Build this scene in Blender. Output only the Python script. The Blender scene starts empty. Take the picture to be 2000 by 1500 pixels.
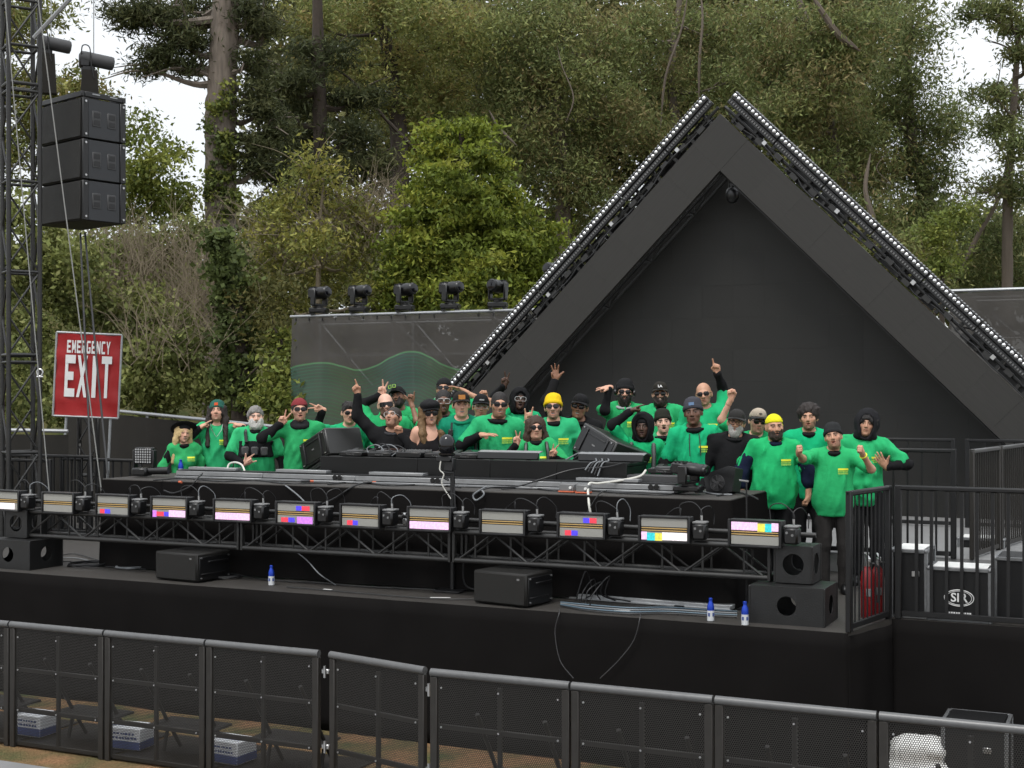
import bpy, bmesh, math, random
import numpy as np
from mathutils import Vector, Matrix, Euler

# ------------------------------------------------------------------ camera, sky, sun, exposure
F_PX, U0, V0 = 2667.0, 1000.0, 770.0          # focal length and principal point (2000 x 1500 photo pixels)
HCAM = 3.38                                   # camera height above the pit ground
DECK = 1.36                                   # stage deck height
AL = math.radians(25.0)                       # the stage front is turned 25 degrees (its right end is nearer)
SA, CA = math.sin(AL), math.cos(AL)

scene = bpy.context.scene
cam_d = bpy.data.cameras.new('camera')
cam = bpy.data.objects.new('camera', cam_d)
scene.collection.objects.link(cam)
cam.location = (0, 0, HCAM)
cam.rotation_euler = (math.radians(90), 0, 0)
cam_d.sensor_width = 36.0
cam_d.lens = 36.0 * F_PX / 2000.0
cam_d.shift_y = 0.01
cam_d.clip_end = 2000
scene.camera = cam

SUN_EL, SUN_AZ = math.radians(62), math.radians(205)
world = bpy.data.worlds.new('World')
scene.world = world
world.use_nodes = True
wn, wl = world.node_tree.nodes, world.node_tree.links
wn.clear()
w_out = wn.new('ShaderNodeOutputWorld')
w_add = wn.new('ShaderNodeAddShader')
w_bg1 = wn.new('ShaderNodeBackground'); w_bg2 = wn.new('ShaderNodeBackground')
w_sky = wn.new('ShaderNodeTexSky'); w_sky.sky_type = 'NISHITA'; w_sky.sun_disc = False
w_sky.sun_elevation = SUN_EL; w_sky.sun_rotation = SUN_AZ
w_hsv = wn.new('ShaderNodeHueSaturation'); w_hsv.inputs['Saturation'].default_value = 0.25
wl.new(w_sky.outputs[0], w_hsv.inputs['Color']); wl.new(w_hsv.outputs[0], w_bg1.inputs['Color'])
w_bg1.inputs['Strength'].default_value = 0.05
# the cloud layer: an even bright grey-white with faint soft mottling
w_tc = wn.new('ShaderNodeTexCoord'); w_no = wn.new('ShaderNodeTexNoise'); w_no.inputs['Scale'].default_value = 2.2
w_no.inputs['Detail'].default_value = 4
wl.new(w_tc.outputs['Generated'], w_no.inputs['Vector'])
w_cr = wn.new('ShaderNodeValToRGB')
w_cr.color_ramp.elements[0].position = 0.3; w_cr.color_ramp.elements[0].color = (0.84, 0.885, 0.925, 1)
w_cr.color_ramp.elements[1].position = 0.75; w_cr.color_ramp.elements[1].color = (0.97, 0.985, 1.0, 1)
wl.new(w_no.outputs['Fac'], w_cr.inputs['Fac']); wl.new(w_cr.outputs[0], w_bg2.inputs['Color'])
# an overcast sky brightens towards the zenith
w_sep = wn.new('ShaderNodeSeparateXYZ'); w_grad = wn.new('ShaderNodeMapRange')
w_grad.inputs['From Min'].default_value = 0.0; w_grad.inputs['From Max'].default_value = 1.0
w_grad.inputs['To Min'].default_value = 0.51; w_grad.inputs['To Max'].default_value = 1.18
wl.new(w_tc.outputs['Generated'], w_sep.inputs[0]); wl.new(w_sep.outputs['Z'], w_grad.inputs['Value']); wl.new(w_grad.outputs[0], w_bg2.inputs['Strength'])
wl.new(w_bg1.outputs[0], w_add.inputs[0]); wl.new(w_bg2.outputs[0], w_add.inputs[1])
wl.new(w_add.outputs[0], w_out.inputs['Surface'])

sun_d = bpy.data.lights.new('sun', 'SUN'); sun_d.energy = 1.4; sun_d.angle = math.radians(18)
sun_d.color = (1.0, 0.97, 0.92)
sun = bpy.data.objects.new('sun', sun_d); scene.collection.objects.link(sun)
_sd = Vector((math.sin(SUN_AZ) * math.cos(SUN_EL), math.cos(SUN_AZ) * math.cos(SUN_EL), math.sin(SUN_EL)))
sun.rotation_euler = _sd.to_track_quat('Z', 'Y').to_euler()

vs = scene.view_settings
vs.view_transform = 'Standard'; vs.look = 'None'; vs.gamma = 1.0; vs.exposure = 0.32; vs.use_curve_mapping = False
scene.cycles.max_bounces = 4
scene.cycles.diffuse_bounces = 2
scene.cycles.glossy_bounces = 2
scene.cycles.transmission_bounces = 2
scene.cycles.adaptive_threshold = 0.03
scene.cycles.transparent_max_bounces = 24
scene.cycles.use_denoising = True

# ------------------------------------------------------------------ helpers
COL = scene.collection
rnd = random.Random(7)

def W(s, D, z=0.0):
    """stage frame (s along the front to the right, D away from the camera, z above the DECK) -> world"""
    return Vector((s * CA + D * SA, -s * SA + D * CA, DECK + z))

def ray(u, v):
    return Vector(((u - U0) / F_PX, 1.0, -(v - V0) / F_PX))

def onD(u, v, D):
    """(s, z above deck) where the sight line through u,v meets the plane D"""
    r = ray(u, v); Y = D / (r.x * SA + CA)
    return (r.x * Y * CA - Y * SA, HCAM + r.z * Y - DECK)

def onZ(u, v, z):
    """(s, D) where the sight line meets the level z above deck"""
    r = ray(u, v); Y = (DECK + z - HCAM) / r.z
    return (r.x * Y * CA - Y * SA, r.x * Y * SA + Y * CA)

def onY(u, v, Y):
    r = ray(u, v)
    return Vector((r.x * Y, Y, HCAM + r.z * Y))

def link(o):
    COL.objects.link(o); return o

def tag(o, label=None, cat=None, group=None, kind=None):
    if label: o['label'] = label
    if cat: o['category'] = cat
    if group: o['group'] = group
    if kind: o['kind'] = kind
    return o

def thing(name, label, cat, loc=(0, 0, 0), rz=0.0, group=None):
    o = bpy.data.objects.new(name, None); link(o)
    o.location = loc; o.rotation_euler = (0, 0, rz); o.empty_display_size = 0.2
    return tag(o, label, cat, group)

def sthing(name, label, cat, s, D, z=0.0, rz=0.0, group=None):
    return thing(name, label, cat, W(s, D, z), -AL + rz, group)

def copy_tree(o, parent=None):
    c = o.copy(); link(c); c.parent = parent
    for ch in o.children: copy_tree(ch, c)
    return c

class MB:
    """collects shapes; build() links them as ONE mesh object"""
    def __init__(self): self.v = []; self.f = []; self.m = []; self.cur = 0
    def mi(self, i): self.cur = i; return self
    def add(self, vs, fs):
        b = len(self.v); self.v.extend([tuple(p) for p in vs])
        for f in fs: self.f.append([b + i for i in f]); self.m.append(self.cur)
        return self
    def box(self, c, d, ch=0.0, rot=None):
        hx, hy, hz = d[0] / 2, d[1] / 2, d[2] / 2
        if ch <= 0:
            vs = [(sx * hx, sy * hy, sz * hz) for sx in (-1, 1) for sy in (-1, 1) for sz in (-1, 1)]
            fs = [(0, 1, 3, 2), (4, 6, 7, 5), (0, 4, 5, 1), (2, 3, 7, 6), (0, 2, 6, 4), (1, 5, 7, 3)]
        else:
            ch = min(ch, hx * .9, hy * .9, hz * .9)
            vs = []; idx = {}
            for sx in (-1, 1):
                for sy in (-1, 1):
                    for sz in (-1, 1):
                        for a in range(3):
                            p = [sx * (hx - ch), sy * (hy - ch), sz * (hz - ch)]
                            p[a] = (sx * hx, sy * hy, sz * hz)[a]
                            idx[(sx, sy, sz, a)] = len(vs); vs.append(tuple(p))
            fs = []
            S = (-1, 1)
            for a in range(3):
                b, c2 = [(1, 2), (2, 0), (0, 1)][a]
                for s in S:
                    q = []
                    for (sb, sc) in ((-1, -1), (1, -1), (1, 1), (-1, 1)):
                        k = [0, 0, 0]; k[a] = s; k[b] = sb; k[c2] = sc
                        q.append(idx[(k[0], k[1], k[2], a)])
                    fs.append(q if s > 0 else q[::-1])
            for a in range(3):
                b, c2 = [(1, 2), (2, 0), (0, 1)][a]
                for sb in S:
                    for sc in S:
                        k1 = [0, 0, 0]; k1[b] = sb; k1[c2] = sc
                        k0 = k1[:]; k0[a] = -1; k1[a] = 1
                        q = [idx[(*k0, b)], idx[(*k1, b)], idx[(*k1, c2)], idx[(*k0, c2)]]
                        fs.append(q if sb * sc > 0 else q[::-1])
            for sx in S:
                for sy in S:
                    for sz in S:
                        q = [idx[(sx, sy, sz, a)] for a in range(3)]
                        fs.append(q if sx * sy * sz > 0 else q[::-1])
        M = rot if rot is not None else None
        c = Vector(c)
        vs = [(M @ Vector(p) + c) if M is not None else (Vector(p) + c) for p in vs]
        return self.add(vs, fs)
    def cyl(self, a, b, r, n=8, r2=None, cap=True):
        a = Vector(a); b = Vector(b); r2 = r if r2 is None else r2
        d = (b - a)
        if d.length < 1e-7: return self
        d.normalize()
        up = Vector((0, 0, 1)) if abs(d.z) < .95 else Vector((1, 0, 0))
        x = d.cross(up).normalized(); y = d.cross(x)
        vs = []
        for (p, rr) in ((a, r), (b, r2)):
            for i in range(n):
                t = 2 * math.pi * i / n
                vs.append(p + x * (math.cos(t) * rr) + y * (math.sin(t) * rr))
        fs = [[i, i + n, (i + 1) % n + n, (i + 1) % n] for i in range(n)]
        if cap: fs += [list(range(n)), [2 * n - 1 - i for i in range(n)]]
        return self.add(vs, fs)
    def tube(self, pts, r, n=6, cap=True, rad=None):
        pts = [Vector(p) for p in pts]; m = len(pts); vs = []; px = None
        for i, p in enumerate(pts):
            d = (pts[min(i + 1, m - 1)] - pts[max(i - 1, 0)])
            d = d.normalized() if d.length > 1e-9 else Vector((0, 0, 1))
            if px is None:
                up = Vector((0, 0, 1)) if abs(d.z) < .9 else Vector((1, 0, 0))
                px = d.cross(up).normalized()
            px = (px - d * px.dot(d)); px = px.normalized() if px.length > 1e-6 else d.orthogonal().normalized()
            y = d.cross(px); rr = r if rad is None else rad[i]
            for k in range(n):
                t = 2 * math.pi * k / n
                vs.append(p + px * (math.cos(t) * rr) + y * (math.sin(t) * rr))
        fs = []
        for i in range(m - 1):
            for k in range(n):
                fs.append([i * n + k, (i + 1) * n + k, (i + 1) * n + (k + 1) % n, i * n + (k + 1) % n])
        if cap: fs += [list(range(n)), [m * n - 1 - k for k in range(n)]]
        return self.add(vs, fs)
    def lathe(self, prof, n=16, M=None, ax=(0, 0, 0)):
        """prof: (radius, z) from bottom to top, round the z axis through ax"""
        vs = []; fs = []; m = len(prof)
        for (r, z) in prof:
            for k in range(n):
                t = 2 * math.pi * k / n
                p = Vector((r * math.cos(t), r * math.sin(t), z))
                vs.append((M @ p if M is not None else p) + Vector(ax))
        for i in range(m - 1):
            for k in range(n):
                fs.append([i * n + k, i * n + (k + 1) % n, (i + 1) * n + (k + 1) % n, (i + 1) * n + k])
        fs += [[n - 1 - k for k in range(n)], [(m - 1) * n + k for k in range(n)]]
        return self.add(vs, fs)
    def prism(self, poly, a0, a1, axis='y'):
        """poly in the plane across axis; extruded from a0 to a1"""
        n = len(poly)
        def P(p, a):
            if axis == 'y': return (p[0], a, p[1])
            if axis == 'x': return (a, p[0], p[1])
            return (p[0], p[1], a)
        vs = [P(p, a0) for p in poly] + [P(p, a1) for p in poly]
        fs = [[i, (i + 1) % n, n + (i + 1) % n, n + i] for i in range(n)]
        fs += [list(range(n))[::-1], [n + i for i in range(n)]]
        return self.add(vs, fs)
    def sphere(self, c, r, n=10, m=6, sc=(1, 1, 1)):
        prof = [(max(1e-4, math.cos(-math.pi / 2 + math.pi * i / m)), math.sin(-math.pi / 2 + math.pi * i / m)) for i in range(m + 1)]
        M = Matrix.Diagonal((r * sc[0], r * sc[1], r * sc[2]))
        return self.lathe(prof, n, M, c)
    def build(self, name, mats, parent=None, smooth=True, ang=38, loc=None, fix=True):
        me = bpy.data.meshes.new(name)
        me.from_pydata(self.v, [], self.f)
        if not isinstance(mats, (list, tuple)): mats = [mats]
        for m in mats: me.materials.append(MAT(m) if isinstance(m, str) else m)
        if len(mats) > 1: me.polygons.foreach_set('material_index', self.m)
        if fix:
            bm = bmesh.new(); bm.from_mesh(me); bmesh.ops.recalc_face_normals(bm, faces=bm.faces[:]); bm.to_mesh(me); bm.free()
        if smooth:
            me.polygons.foreach_set('use_smooth', [True] * len(me.polygons))
            me.set_sharp_from_angle(angle=math.radians(ang))
        me.update()
        o = bpy.data.objects.new(name, me); link(o)
        if parent is not None: o.parent = parent
        if loc is not None: o.location = loc
        return o

def fast_mesh(name, V, Fc, mats, parent=None, smooth=True, col=None, uvless=True):
    """numpy verts (n,3), faces (m,3|4)"""
    V = np.ascontiguousarray(V, dtype=np.float32); Fc = np.ascontiguousarray(Fc, dtype=np.int32)
    me = bpy.data.meshes.new(name); k = Fc.shape[1]
    me.vertices.add(len(V)); me.vertices.foreach_set('co', V.ravel())
    me.loops.add(Fc.size); me.loops.foreach_set('vertex_index', Fc.ravel())
    me.polygons.add(len(Fc)); me.polygons.foreach_set('loop_start', np.arange(0, Fc.size, k, dtype=np.int32))
    if smooth: me.polygons.foreach_set('use_smooth', np.ones(len(Fc), dtype=bool))
    if col is not None:
        a = me.color_attributes.new('Col', 'FLOAT_COLOR', 'POINT')
        c4 = np.ones((len(V), 4), dtype=np.float32); c4[:, :3] = col
        a.data.foreach_set('color', c4.ravel())
    me.update(calc_edges=True); me.validate()
    for m in (mats if isinstance(mats, (list, tuple)) else [mats]): me.materials.append(MAT(m) if isinstance(m, str) else m)
    o = bpy.data.objects.new(name, me); link(o)
    if parent is not None: o.parent = parent
    return o

def catenary(a, b, sag, n=12):
    a = Vector(a); b = Vector(b)
    return [a.lerp(b, i / n) + Vector((0, 0, -sag * 4 * (i / n) * (1 - i / n))) for i in range(n + 1)]

def spline(pts, n=8):
    """Catmull-Rom through pts"""
    P = [Vector(p) for p in pts]; P = [P[0] * 2 - P[1]] + P + [P[-1] * 2 - P[-2]]; out = []
    for i in range(1, len(P) - 2):
        for k in range(n):
            t = k / n; a, b, c, d = P[i - 1], P[i], P[i + 1], P[i + 2]
            out.append(0.5 * ((2 * b) + (c - a) * t + (2 * a - 5 * b + 4 * c - d) * t * t + (3 * b - a - 3 * c + d) * t ** 3))
    out.append(P[-2]); return out

def text_mesh(name, s, size, mat, parent, bold=0.0, extr=.0015, M=None, align='CENTER'):
    cu = bpy.data.curves.new(name, 'FONT'); cu.body = s; cu.size = size; cu.align_x = align; cu.align_y = 'CENTER'; cu.offset = bold; cu.extrude = extr; cu.resolution_u = 3
    tmp = bpy.data.objects.new(name, cu); link(tmp); dg = bpy.context.evaluated_depsgraph_get(); me = bpy.data.meshes.new_from_object(tmp.evaluated_get(dg)); bpy.data.objects.remove(tmp); bpy.data.curves.remove(cu)
    me.materials.clear(); me.materials.append(MAT(mat) if isinstance(mat, str) else mat); o = bpy.data.objects.new(name, me); link(o); o.parent = parent
    if M is not None: o.matrix_local = M
    return o

# ------------------------------------------------------------------ materials
_M = {}
_RECIPE = {}
def MAT(name):
    if name not in _M: _M[name] = _make(name, **_RECIPE[name])
    return _M[name]

def _make(name, color=(.5, .5, .5), rough=.6, metal=0.0, var=.12, vscale=6.0, bump=0.0, bscale=40.0, spec=.5, attr=False,
          emit=None, estr=0.0, trans=0.0, sheen=0.0, detail=4, coat=0.0, stretch=None, rvar=.1, orand=0.0, enoise=0.0):
    m = bpy.data.materials.new(name); m.use_nodes = True
    nt = m.node_tree; n, l = nt.nodes, nt.links
    b = n['Principled BSDF']
    b.inputs['Roughness'].default_value = rough; b.inputs['Metallic'].default_value = metal
    b.inputs['Specular IOR Level'].default_value = spec
    b.inputs['Coat Weight'].default_value = coat
    if sheen: b.inputs['Sheen Weight'].default_value = sheen
    tc = n.new('ShaderNodeTexCoord'); vec = tc.outputs['Object']
    if stretch:
        mp = n.new('ShaderNodeMapping'); mp.inputs['Scale'].default_value = stretch
        l.new(vec, mp.inputs['Vector']); vec = mp.outputs[0]
    no = n.new('ShaderNodeTexNoise'); no.inputs['Scale'].default_value = vscale; no.inputs['Detail'].default_value = detail
    l.new(vec, no.inputs['Vector'])
    mx = n.new('ShaderNodeMix'); mx.data_type = 'RGBA'
    if attr:
        at = n.new('ShaderNodeAttribute'); at.attribute_name = 'Col'
        hs1 = n.new('ShaderNodeHueSaturation'); hs1.inputs['Value'].default_value = 1 - var
        hs2 = n.new('ShaderNodeHueSaturation'); hs2.inputs['Value'].default_value = 1 + var
        l.new(at.outputs['Color'], hs1.inputs['Color']); l.new(at.outputs['Color'], hs2.inputs['Color'])
        l.new(hs1.outputs[0], mx.inputs['A']); l.new(hs2.outputs[0], mx.inputs['B'])
    else:
        mx.inputs['A'].default_value = (*[c * (1 - var) for c in color], 1)
        mx.inputs['B'].default_value = (*[min(1, c * (1 + var)) for c in color], 1)
    l.new(no.outputs['Fac'], mx.inputs['Factor']); l.new(mx.outputs['Result'], b.inputs['Base Color'])
    if orand:                                   # pieces of one batch differ slightly
        oi = n.new('ShaderNodeObjectInfo'); ov = n.new('ShaderNodeMapRange'); ov.inputs['To Min'].default_value = 1 - orand; ov.inputs['To Max'].default_value = 1 + orand
        oh = n.new('ShaderNodeHueSaturation'); l.new(oi.outputs['Random'], ov.inputs['Value']); l.new(ov.outputs[0], oh.inputs['Value']); l.new(mx.outputs['Result'], oh.inputs['Color']); l.new(oh.outputs[0], b.inputs['Base Color'])
    if rvar:
        mr = n.new('ShaderNodeMapRange'); mr.inputs['To Min'].default_value = max(0.02, rough - rvar); mr.inputs['To Max'].default_value = min(1, rough + rvar)
        l.new(no.outputs['Fac'], mr.inputs['Value']); l.new(mr.outputs[0], b.inputs['Roughness'])
    if bump:
        n2 = n.new('ShaderNodeTexNoise'); n2.inputs['Scale'].default_value = bscale; n2.inputs['Detail'].default_value = 3
        l.new(vec, n2.inputs['Vector'])
        bp = n.new('ShaderNodeBump'); bp.inputs['Strength'].default_value = bump; bp.inputs['Distance'].default_value = .01
        l.new(n2.outputs['Fac'], bp.inputs['Height']); l.new(bp.outputs[0], b.inputs['Normal'])
    if emit:
        b.inputs['Emission Color'].default_value = (*emit, 1); b.inputs['Emission Strength'].default_value = estr
        en = n.new('ShaderNodeTexNoise'); en.inputs['Scale'].default_value = 55; en.inputs['Detail'].default_value = 2; l.new(tc.outputs['Object'], en.inputs['Vector'])
        er = n.new('ShaderNodeMapRange'); er.inputs['From Min'].default_value = .3; er.inputs['From Max'].default_value = .7; er.inputs['To Min'].default_value = estr * .78; er.inputs['To Max'].default_value = estr * 1.15; l.new(en.outputs['Fac'], er.inputs['Value']); l.new(er.outputs[0], b.inputs['Emission Strength'])
    if trans: b.inputs['Transmission Weight'].default_value = trans
    return m

def recipe(name, **k): _RECIPE[name] = k
recipe('black_paint', color=(.010, .010, .0105), rough=.5, spec=.35, bump=.1, bscale=120)
recipe('black_metal', color=(.012, .012, .013), rough=.42, var=.3)
recipe('truss_black', color=(.017, .0165, .016), rough=.45, var=.35, vscale=14)
recipe('black_plastic', color=(.0065, .0065, .007), rough=.35, var=.2)
recipe('grey_plastic', color=(.16, .16, .16), rough=.5)
recipe('dark_grey', color=(.05, .05, .052), rough=.55, var=.2)
recipe('speaker_paint', color=(.0105, .0098, .0088), rough=.6, spec=.35, bump=.3, bscale=260, var=.15)
recipe('grille', color=(.012, .011, .0096), rough=.6, spec=.35, bump=.5, bscale=420, var=.15)
recipe('base_steel', color=(.010, .010, .010), rough=.45, bump=.2, bscale=90, var=.3)
recipe('aluminium', color=(.5, .51, .52), rough=.38, metal=.85, var=.15, vscale=20)
recipe('galvanised', color=(.36, .37, .38), rough=.45, metal=.6, var=.25, vscale=30)
recipe('bright_steel', color=(.5, .5, .5), rough=.3, metal=.9, var=.1)
recipe('alu_sheet', color=(.30, .305, .31), rough=.42, metal=.55, var=.18, vscale=12)
recipe('skirt_cloth', color=(.0112, .0104, .0102), rough=1.0, bump=.3, bscale=300, var=.25, vscale=2, spec=.0)
recipe('mesh_cloth', color=(.028, .026, .023), rough=.9, bump=.3, bscale=200, var=.2, spec=.2)
recipe('deck_black', color=(.034, .030, .026), rough=.7, bump=.3, bscale=60, var=.35, vscale=5)
recipe('ramp_grey', color=(.2, .2, .2), rough=.65, bump=.2, bscale=50, var=.2, vscale=4)
recipe('led_tile', color=(.0205, .020, .0185), orand=.06, rough=.55, spec=.3, var=.12, vscale=300, bump=.15, bscale=500, stretch=(1, 1, .05))
recipe('led_band', color=(.034, .0325, .030), orand=.03, rough=.6, spec=.3, var=.3, vscale=60, stretch=(.02, 1, 1), bump=.1, bscale=200)
recipe('desk_panel', color=(.0065, .0065, .0065), rough=.5, spec=.3, var=.1)
recipe('lens_chrome', color=(.82, .82, .83), rough=.16, metal=1.0, var=.02, rvar=.02)
recipe('lens_dark', color=(.006, .006, .008), rough=.12, spec=.5, rvar=.02)
recipe('white_paint', color=(.72, .72, .7), rough=.5, var=.08)
recipe('case_black', color=(.009, .009, .0095), rough=.5, spec=.3, bump=.15, bscale=200, var=.2)
recipe('extinguisher_red', color=(.2, .008, .010), rough=.3, var=.1)
recipe('sign_red', color=(.34, .008, .009), rough=.5, var=.15, vscale=3, bump=.15, bscale=5)
recipe('sign_white', color=(.75, .75, .74), rough=.55, var=.06)
recipe('rope', color=(.2, .2, .19), rough=.8, var=.2, vscale=60)
recipe('cable_black', color=(.014, .014, .015), rough=.5)
recipe('cable_grey', color=(.18, .19, .2), rough=.5)
recipe('cable_white', color=(.6, .59, .54), rough=.5)
recipe('cable_blue', color=(.09, .14, .18), rough=.5)
recipe('bottle_blue', color=(.012, .05, .42), rough=.3, metal=.4)
recipe('bottle_white', color=(.66, .68, .7), rough=.35, metal=.2)
recipe('orange_tape', color=(.55, .12, .05), rough=.5)
recipe('led_off', color=(.30, .295, .27), rough=.6, var=.35, vscale=260, detail=2)
recipe('led_off_amber', color=(.5, .33, .12), rough=.5, var=.2, vscale=100)
for nm, c, e in (('led_pink', (1, .62, .95), 1.0), ('led_white', (1, .93, .95), 1.0), ('led_red', (1, .05, .09), .9), ('led_blue', (.09, .06, 1), .85),
                 ('led_cyan', (.03, .75, .8), .85), ('led_yellow', (.95, .85, .1), .9), ('led_magenta', (.75, .25, 1), .9), ('led_orange', (1, .35, .1), .9)):
    recipe(nm, color=(.015, .015, .015), rough=.5, emit=c, estr=e)
recipe('carton', color=(.85, .86, .88), rough=.7, var=.08)
recipe('carton_blue', color=(.06, .09, .25), rough=.7)
recipe('bark', color=(.145, .12, .098), rough=.95, var=.6, vscale=16, bump=1.6, bscale=22, stretch=(1, 1, .13), detail=9)
recipe('bark_pale', color=(.115, .092, .072), rough=.9, var=.35, vscale=4, bump=.5, bscale=10, stretch=(1, 1, .3))
recipe('bark_dark', color=(.045, .034, .026), rough=.95, var=.4, vscale=8, bump=.8, bscale=14)
recipe('twig', color=(.19, .155, .105), rough=.9, var=.3)
recipe('leaf', attr=True, rough=.75, var=.25, vscale=1.2, spec=.12)
recipe('skin', attr=True, rough=.45, var=.09, vscale=30, spec=.4)
recipe('hairmat', attr=True, rough=.6, var=.45, vscale=70, spec=.4, bump=.6, bscale=150)
recipe('cloth', attr=True, rough=.9, var=.1, vscale=14, spec=.12, bump=.5, bscale=22)
recipe('hat', attr=True, rough=.85, var=.12, vscale=60, spec=.2, bump=.4, bscale=160)
recipe('glass_lens', color=(.008, .008, .01), rough=.16, spec=.45, rvar=.03)
recipe('clear_frame', color=(.5, .5, .5), rough=.25)
recipe('print_yellow', color=(.75, .78, .04), rough=.6, var=.05)
recipe('print_lime', color=(.36, .62, .08), rough=.6, var=.05)
recipe('print_white', color=(.8, .8, .8), rough=.6)
recipe('barrier_alu', color=(.13, .13, .13), rough=.42, metal=.55, var=.2, vscale=18)
recipe('barrier_frame', color=(.028, .025, .022), rough=.5, metal=.3, var=.25, vscale=14)
recipe('sub_side_lit', color=(.028, .030, .034), rough=.55, var=.2, vscale=8)  # cabinet paint made lighter: the light on this side is in the colour
recipe('speaker_satin', color=(.02, .02, .019), rough=.32, bump=.2, bscale=260, var=.15, spec=.6)
recipe('case_edge', color=(.2, .205, .21), rough=.45, metal=.6, var=.3, vscale=25)
# ------------------------------------------------------------------ ground
def ground_mat():
    m = bpy.data.materials.new('pit_grass'); m.use_nodes = True; n, l = m.node_tree.nodes, m.node_tree.links
    b = n['Principled BSDF']; b.inputs['Roughness'].default_value = .95; b.inputs['Specular IOR Level'].default_value = .1
    tc = n.new('ShaderNodeTexCoord')
    n1 = n.new('ShaderNodeTexNoise'); n1.inputs['Scale'].default_value = 1.7; n1.inputs['Detail'].default_value = 6
    n2 = n.new('ShaderNodeTexNoise'); n2.inputs['Scale'].default_value = 45; n2.inputs['Detail'].default_value = 5
    for k in (n1, n2): l.new(tc.outputs['Object'], k.inputs['Vector'])
    r1 = n.new('ShaderNodeValToRGB'); e = r1.color_ramp.elements
    e[0].position = .35; e[0].color = (.085, .105, .045, 1); e[1].position = .62; e[1].color = (.30, .17, .09, 1)
    l.new(n1.outputs['Fac'], r1.inputs['Fac'])
    sx = n.new('ShaderNodeSeparateXYZ'); l.new(tc.outputs['Object'], sx.inputs[0]); mr = n.new('ShaderNodeMapRange'); mr.inputs['From Min'].default_value = 18; mr.inputs['From Max'].default_value = 24; l.new(sx.outputs['Y'], mr.inputs['Value'])
    r2 = n.new('ShaderNodeValToRGB'); e = r2.color_ramp.elements; e[0].position = .35; e[0].color = (.05, .065, .02, 1); e[1].position = .66; e[1].color = (.115, .10, .04, 1); l.new(n1.outputs['Fac'], r2.inputs['Fac'])
    bank = n.new('ShaderNodeMix'); bank.data_type = 'RGBA'; l.new(mr.outputs[0], bank.inputs['Factor']); l.new(r1.outputs[0], bank.inputs['A']); l.new(r2.outputs[0], bank.inputs['B'])
    mx = n.new('ShaderNodeMix'); mx.data_type = 'RGBA'; mx.blend_type = 'OVERLAY'; mx.inputs['Factor'].default_value = .9
    l.new(bank.outputs['Result'], mx.inputs['A']); l.new(n2.outputs['Color'], mx.inputs['B'])
    hs = n.new('ShaderNodeRGBToBW'); l.new(n2.outputs['Color'], hs.inputs[0]); l.new(hs.outputs[0], mx.inputs['B'])
    l.new(mx.outputs['Result'], b.inputs['Base Color'])
    bp = n.new('ShaderNodeBump'); bp.inputs['Strength'].default_value = 1; bp.inputs['Distance'].default_value = .05
    l.new(n2.outputs['Fac'], bp.inputs['Height']); l.new(bp.outputs[0], b.inputs['Normal'])
    return m
def hill(x, y):
    """terrain height: level round the stage, a bank rising behind, higher on the left"""
    t = np.clip((y - 27) / 22.0, 0, 1.6)
    side = np.clip((6 - x) / 22.0, 0.12, 1.0)
    return 7.0 * t * t * (3 - 2 * np.clip(t, 0, 1)) * side * np.where(t > 1, 1 / np.maximum(t, 1e-6) ** 1.2, 1)
def make_ground():
    xs = np.concatenate([np.linspace(-900, -80, 8), np.linspace(-70, 60, 66), np.linspace(70, 900, 8)])
    ys = np.concatenate([np.linspace(-400, -10, 6), np.linspace(-4, 90, 60), np.linspace(100, 1200, 10)])
    X, Y = np.meshgrid(xs, ys, indexing='ij')
    rg = np.random.default_rng(3)
    Z = hill(X, Y) + rg.normal(0, .05, X.shape) * (Y > 28)
    V = np.stack([X, Y, Z], -1).reshape(-1, 3); nx, ny = X.shape
    i, j = np.meshgrid(np.arange(nx - 1), np.arange(ny - 1), indexing='ij'); a = (i * ny + j).ravel()
    o = fast_mesh('ground', V, np.stack([a, a + ny, a + ny + 1, a + 1], 1), ground_mat())
    tag(o, kind='structure')
make_ground()

def st_poly(name, poly, z0, z1, mat, kind='structure'):
    """closed slab from stage-frame polygon (s, D)"""
    b = MB(); n = len(poly)
    vs = [W(s, D, z0) for s, D in poly] + [W(s, D, z1) for s, D in poly]
    b.add(vs, [[i, (i + 1) % n, n + (i + 1) % n, n + i] for i in range(n)] + [list(range(n)), [n + i for i in range(n)]])
    o = b.build(name, mat, smooth=False)
    if kind: tag(o, kind=kind)
    return o
st_poly('audience_floor', [(-30, -6), (12, -6), (12, 9.35), (-30, 9.35)], -DECK + .004, -DECK + .03, 'ramp_grey')

FR = 11.66                                     # stage front edge
SC = -2.312                                    # right front corner
WING = (-2.096, 12.61)
deck_poly = [(-17, FR), (SC, FR), WING, (7, WING[1]), (7, 24), (-17, 24)]
st_poly('stage_deck', deck_poly, -.12, 0.0, 'deck_black')
RISER = .22
st_poly('rear_riser', [(-13, 15.62), (5.5, 15.62), (5.5, 23.6), (-13, 23.6)], .004, RISER, 'ramp_grey')

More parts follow.
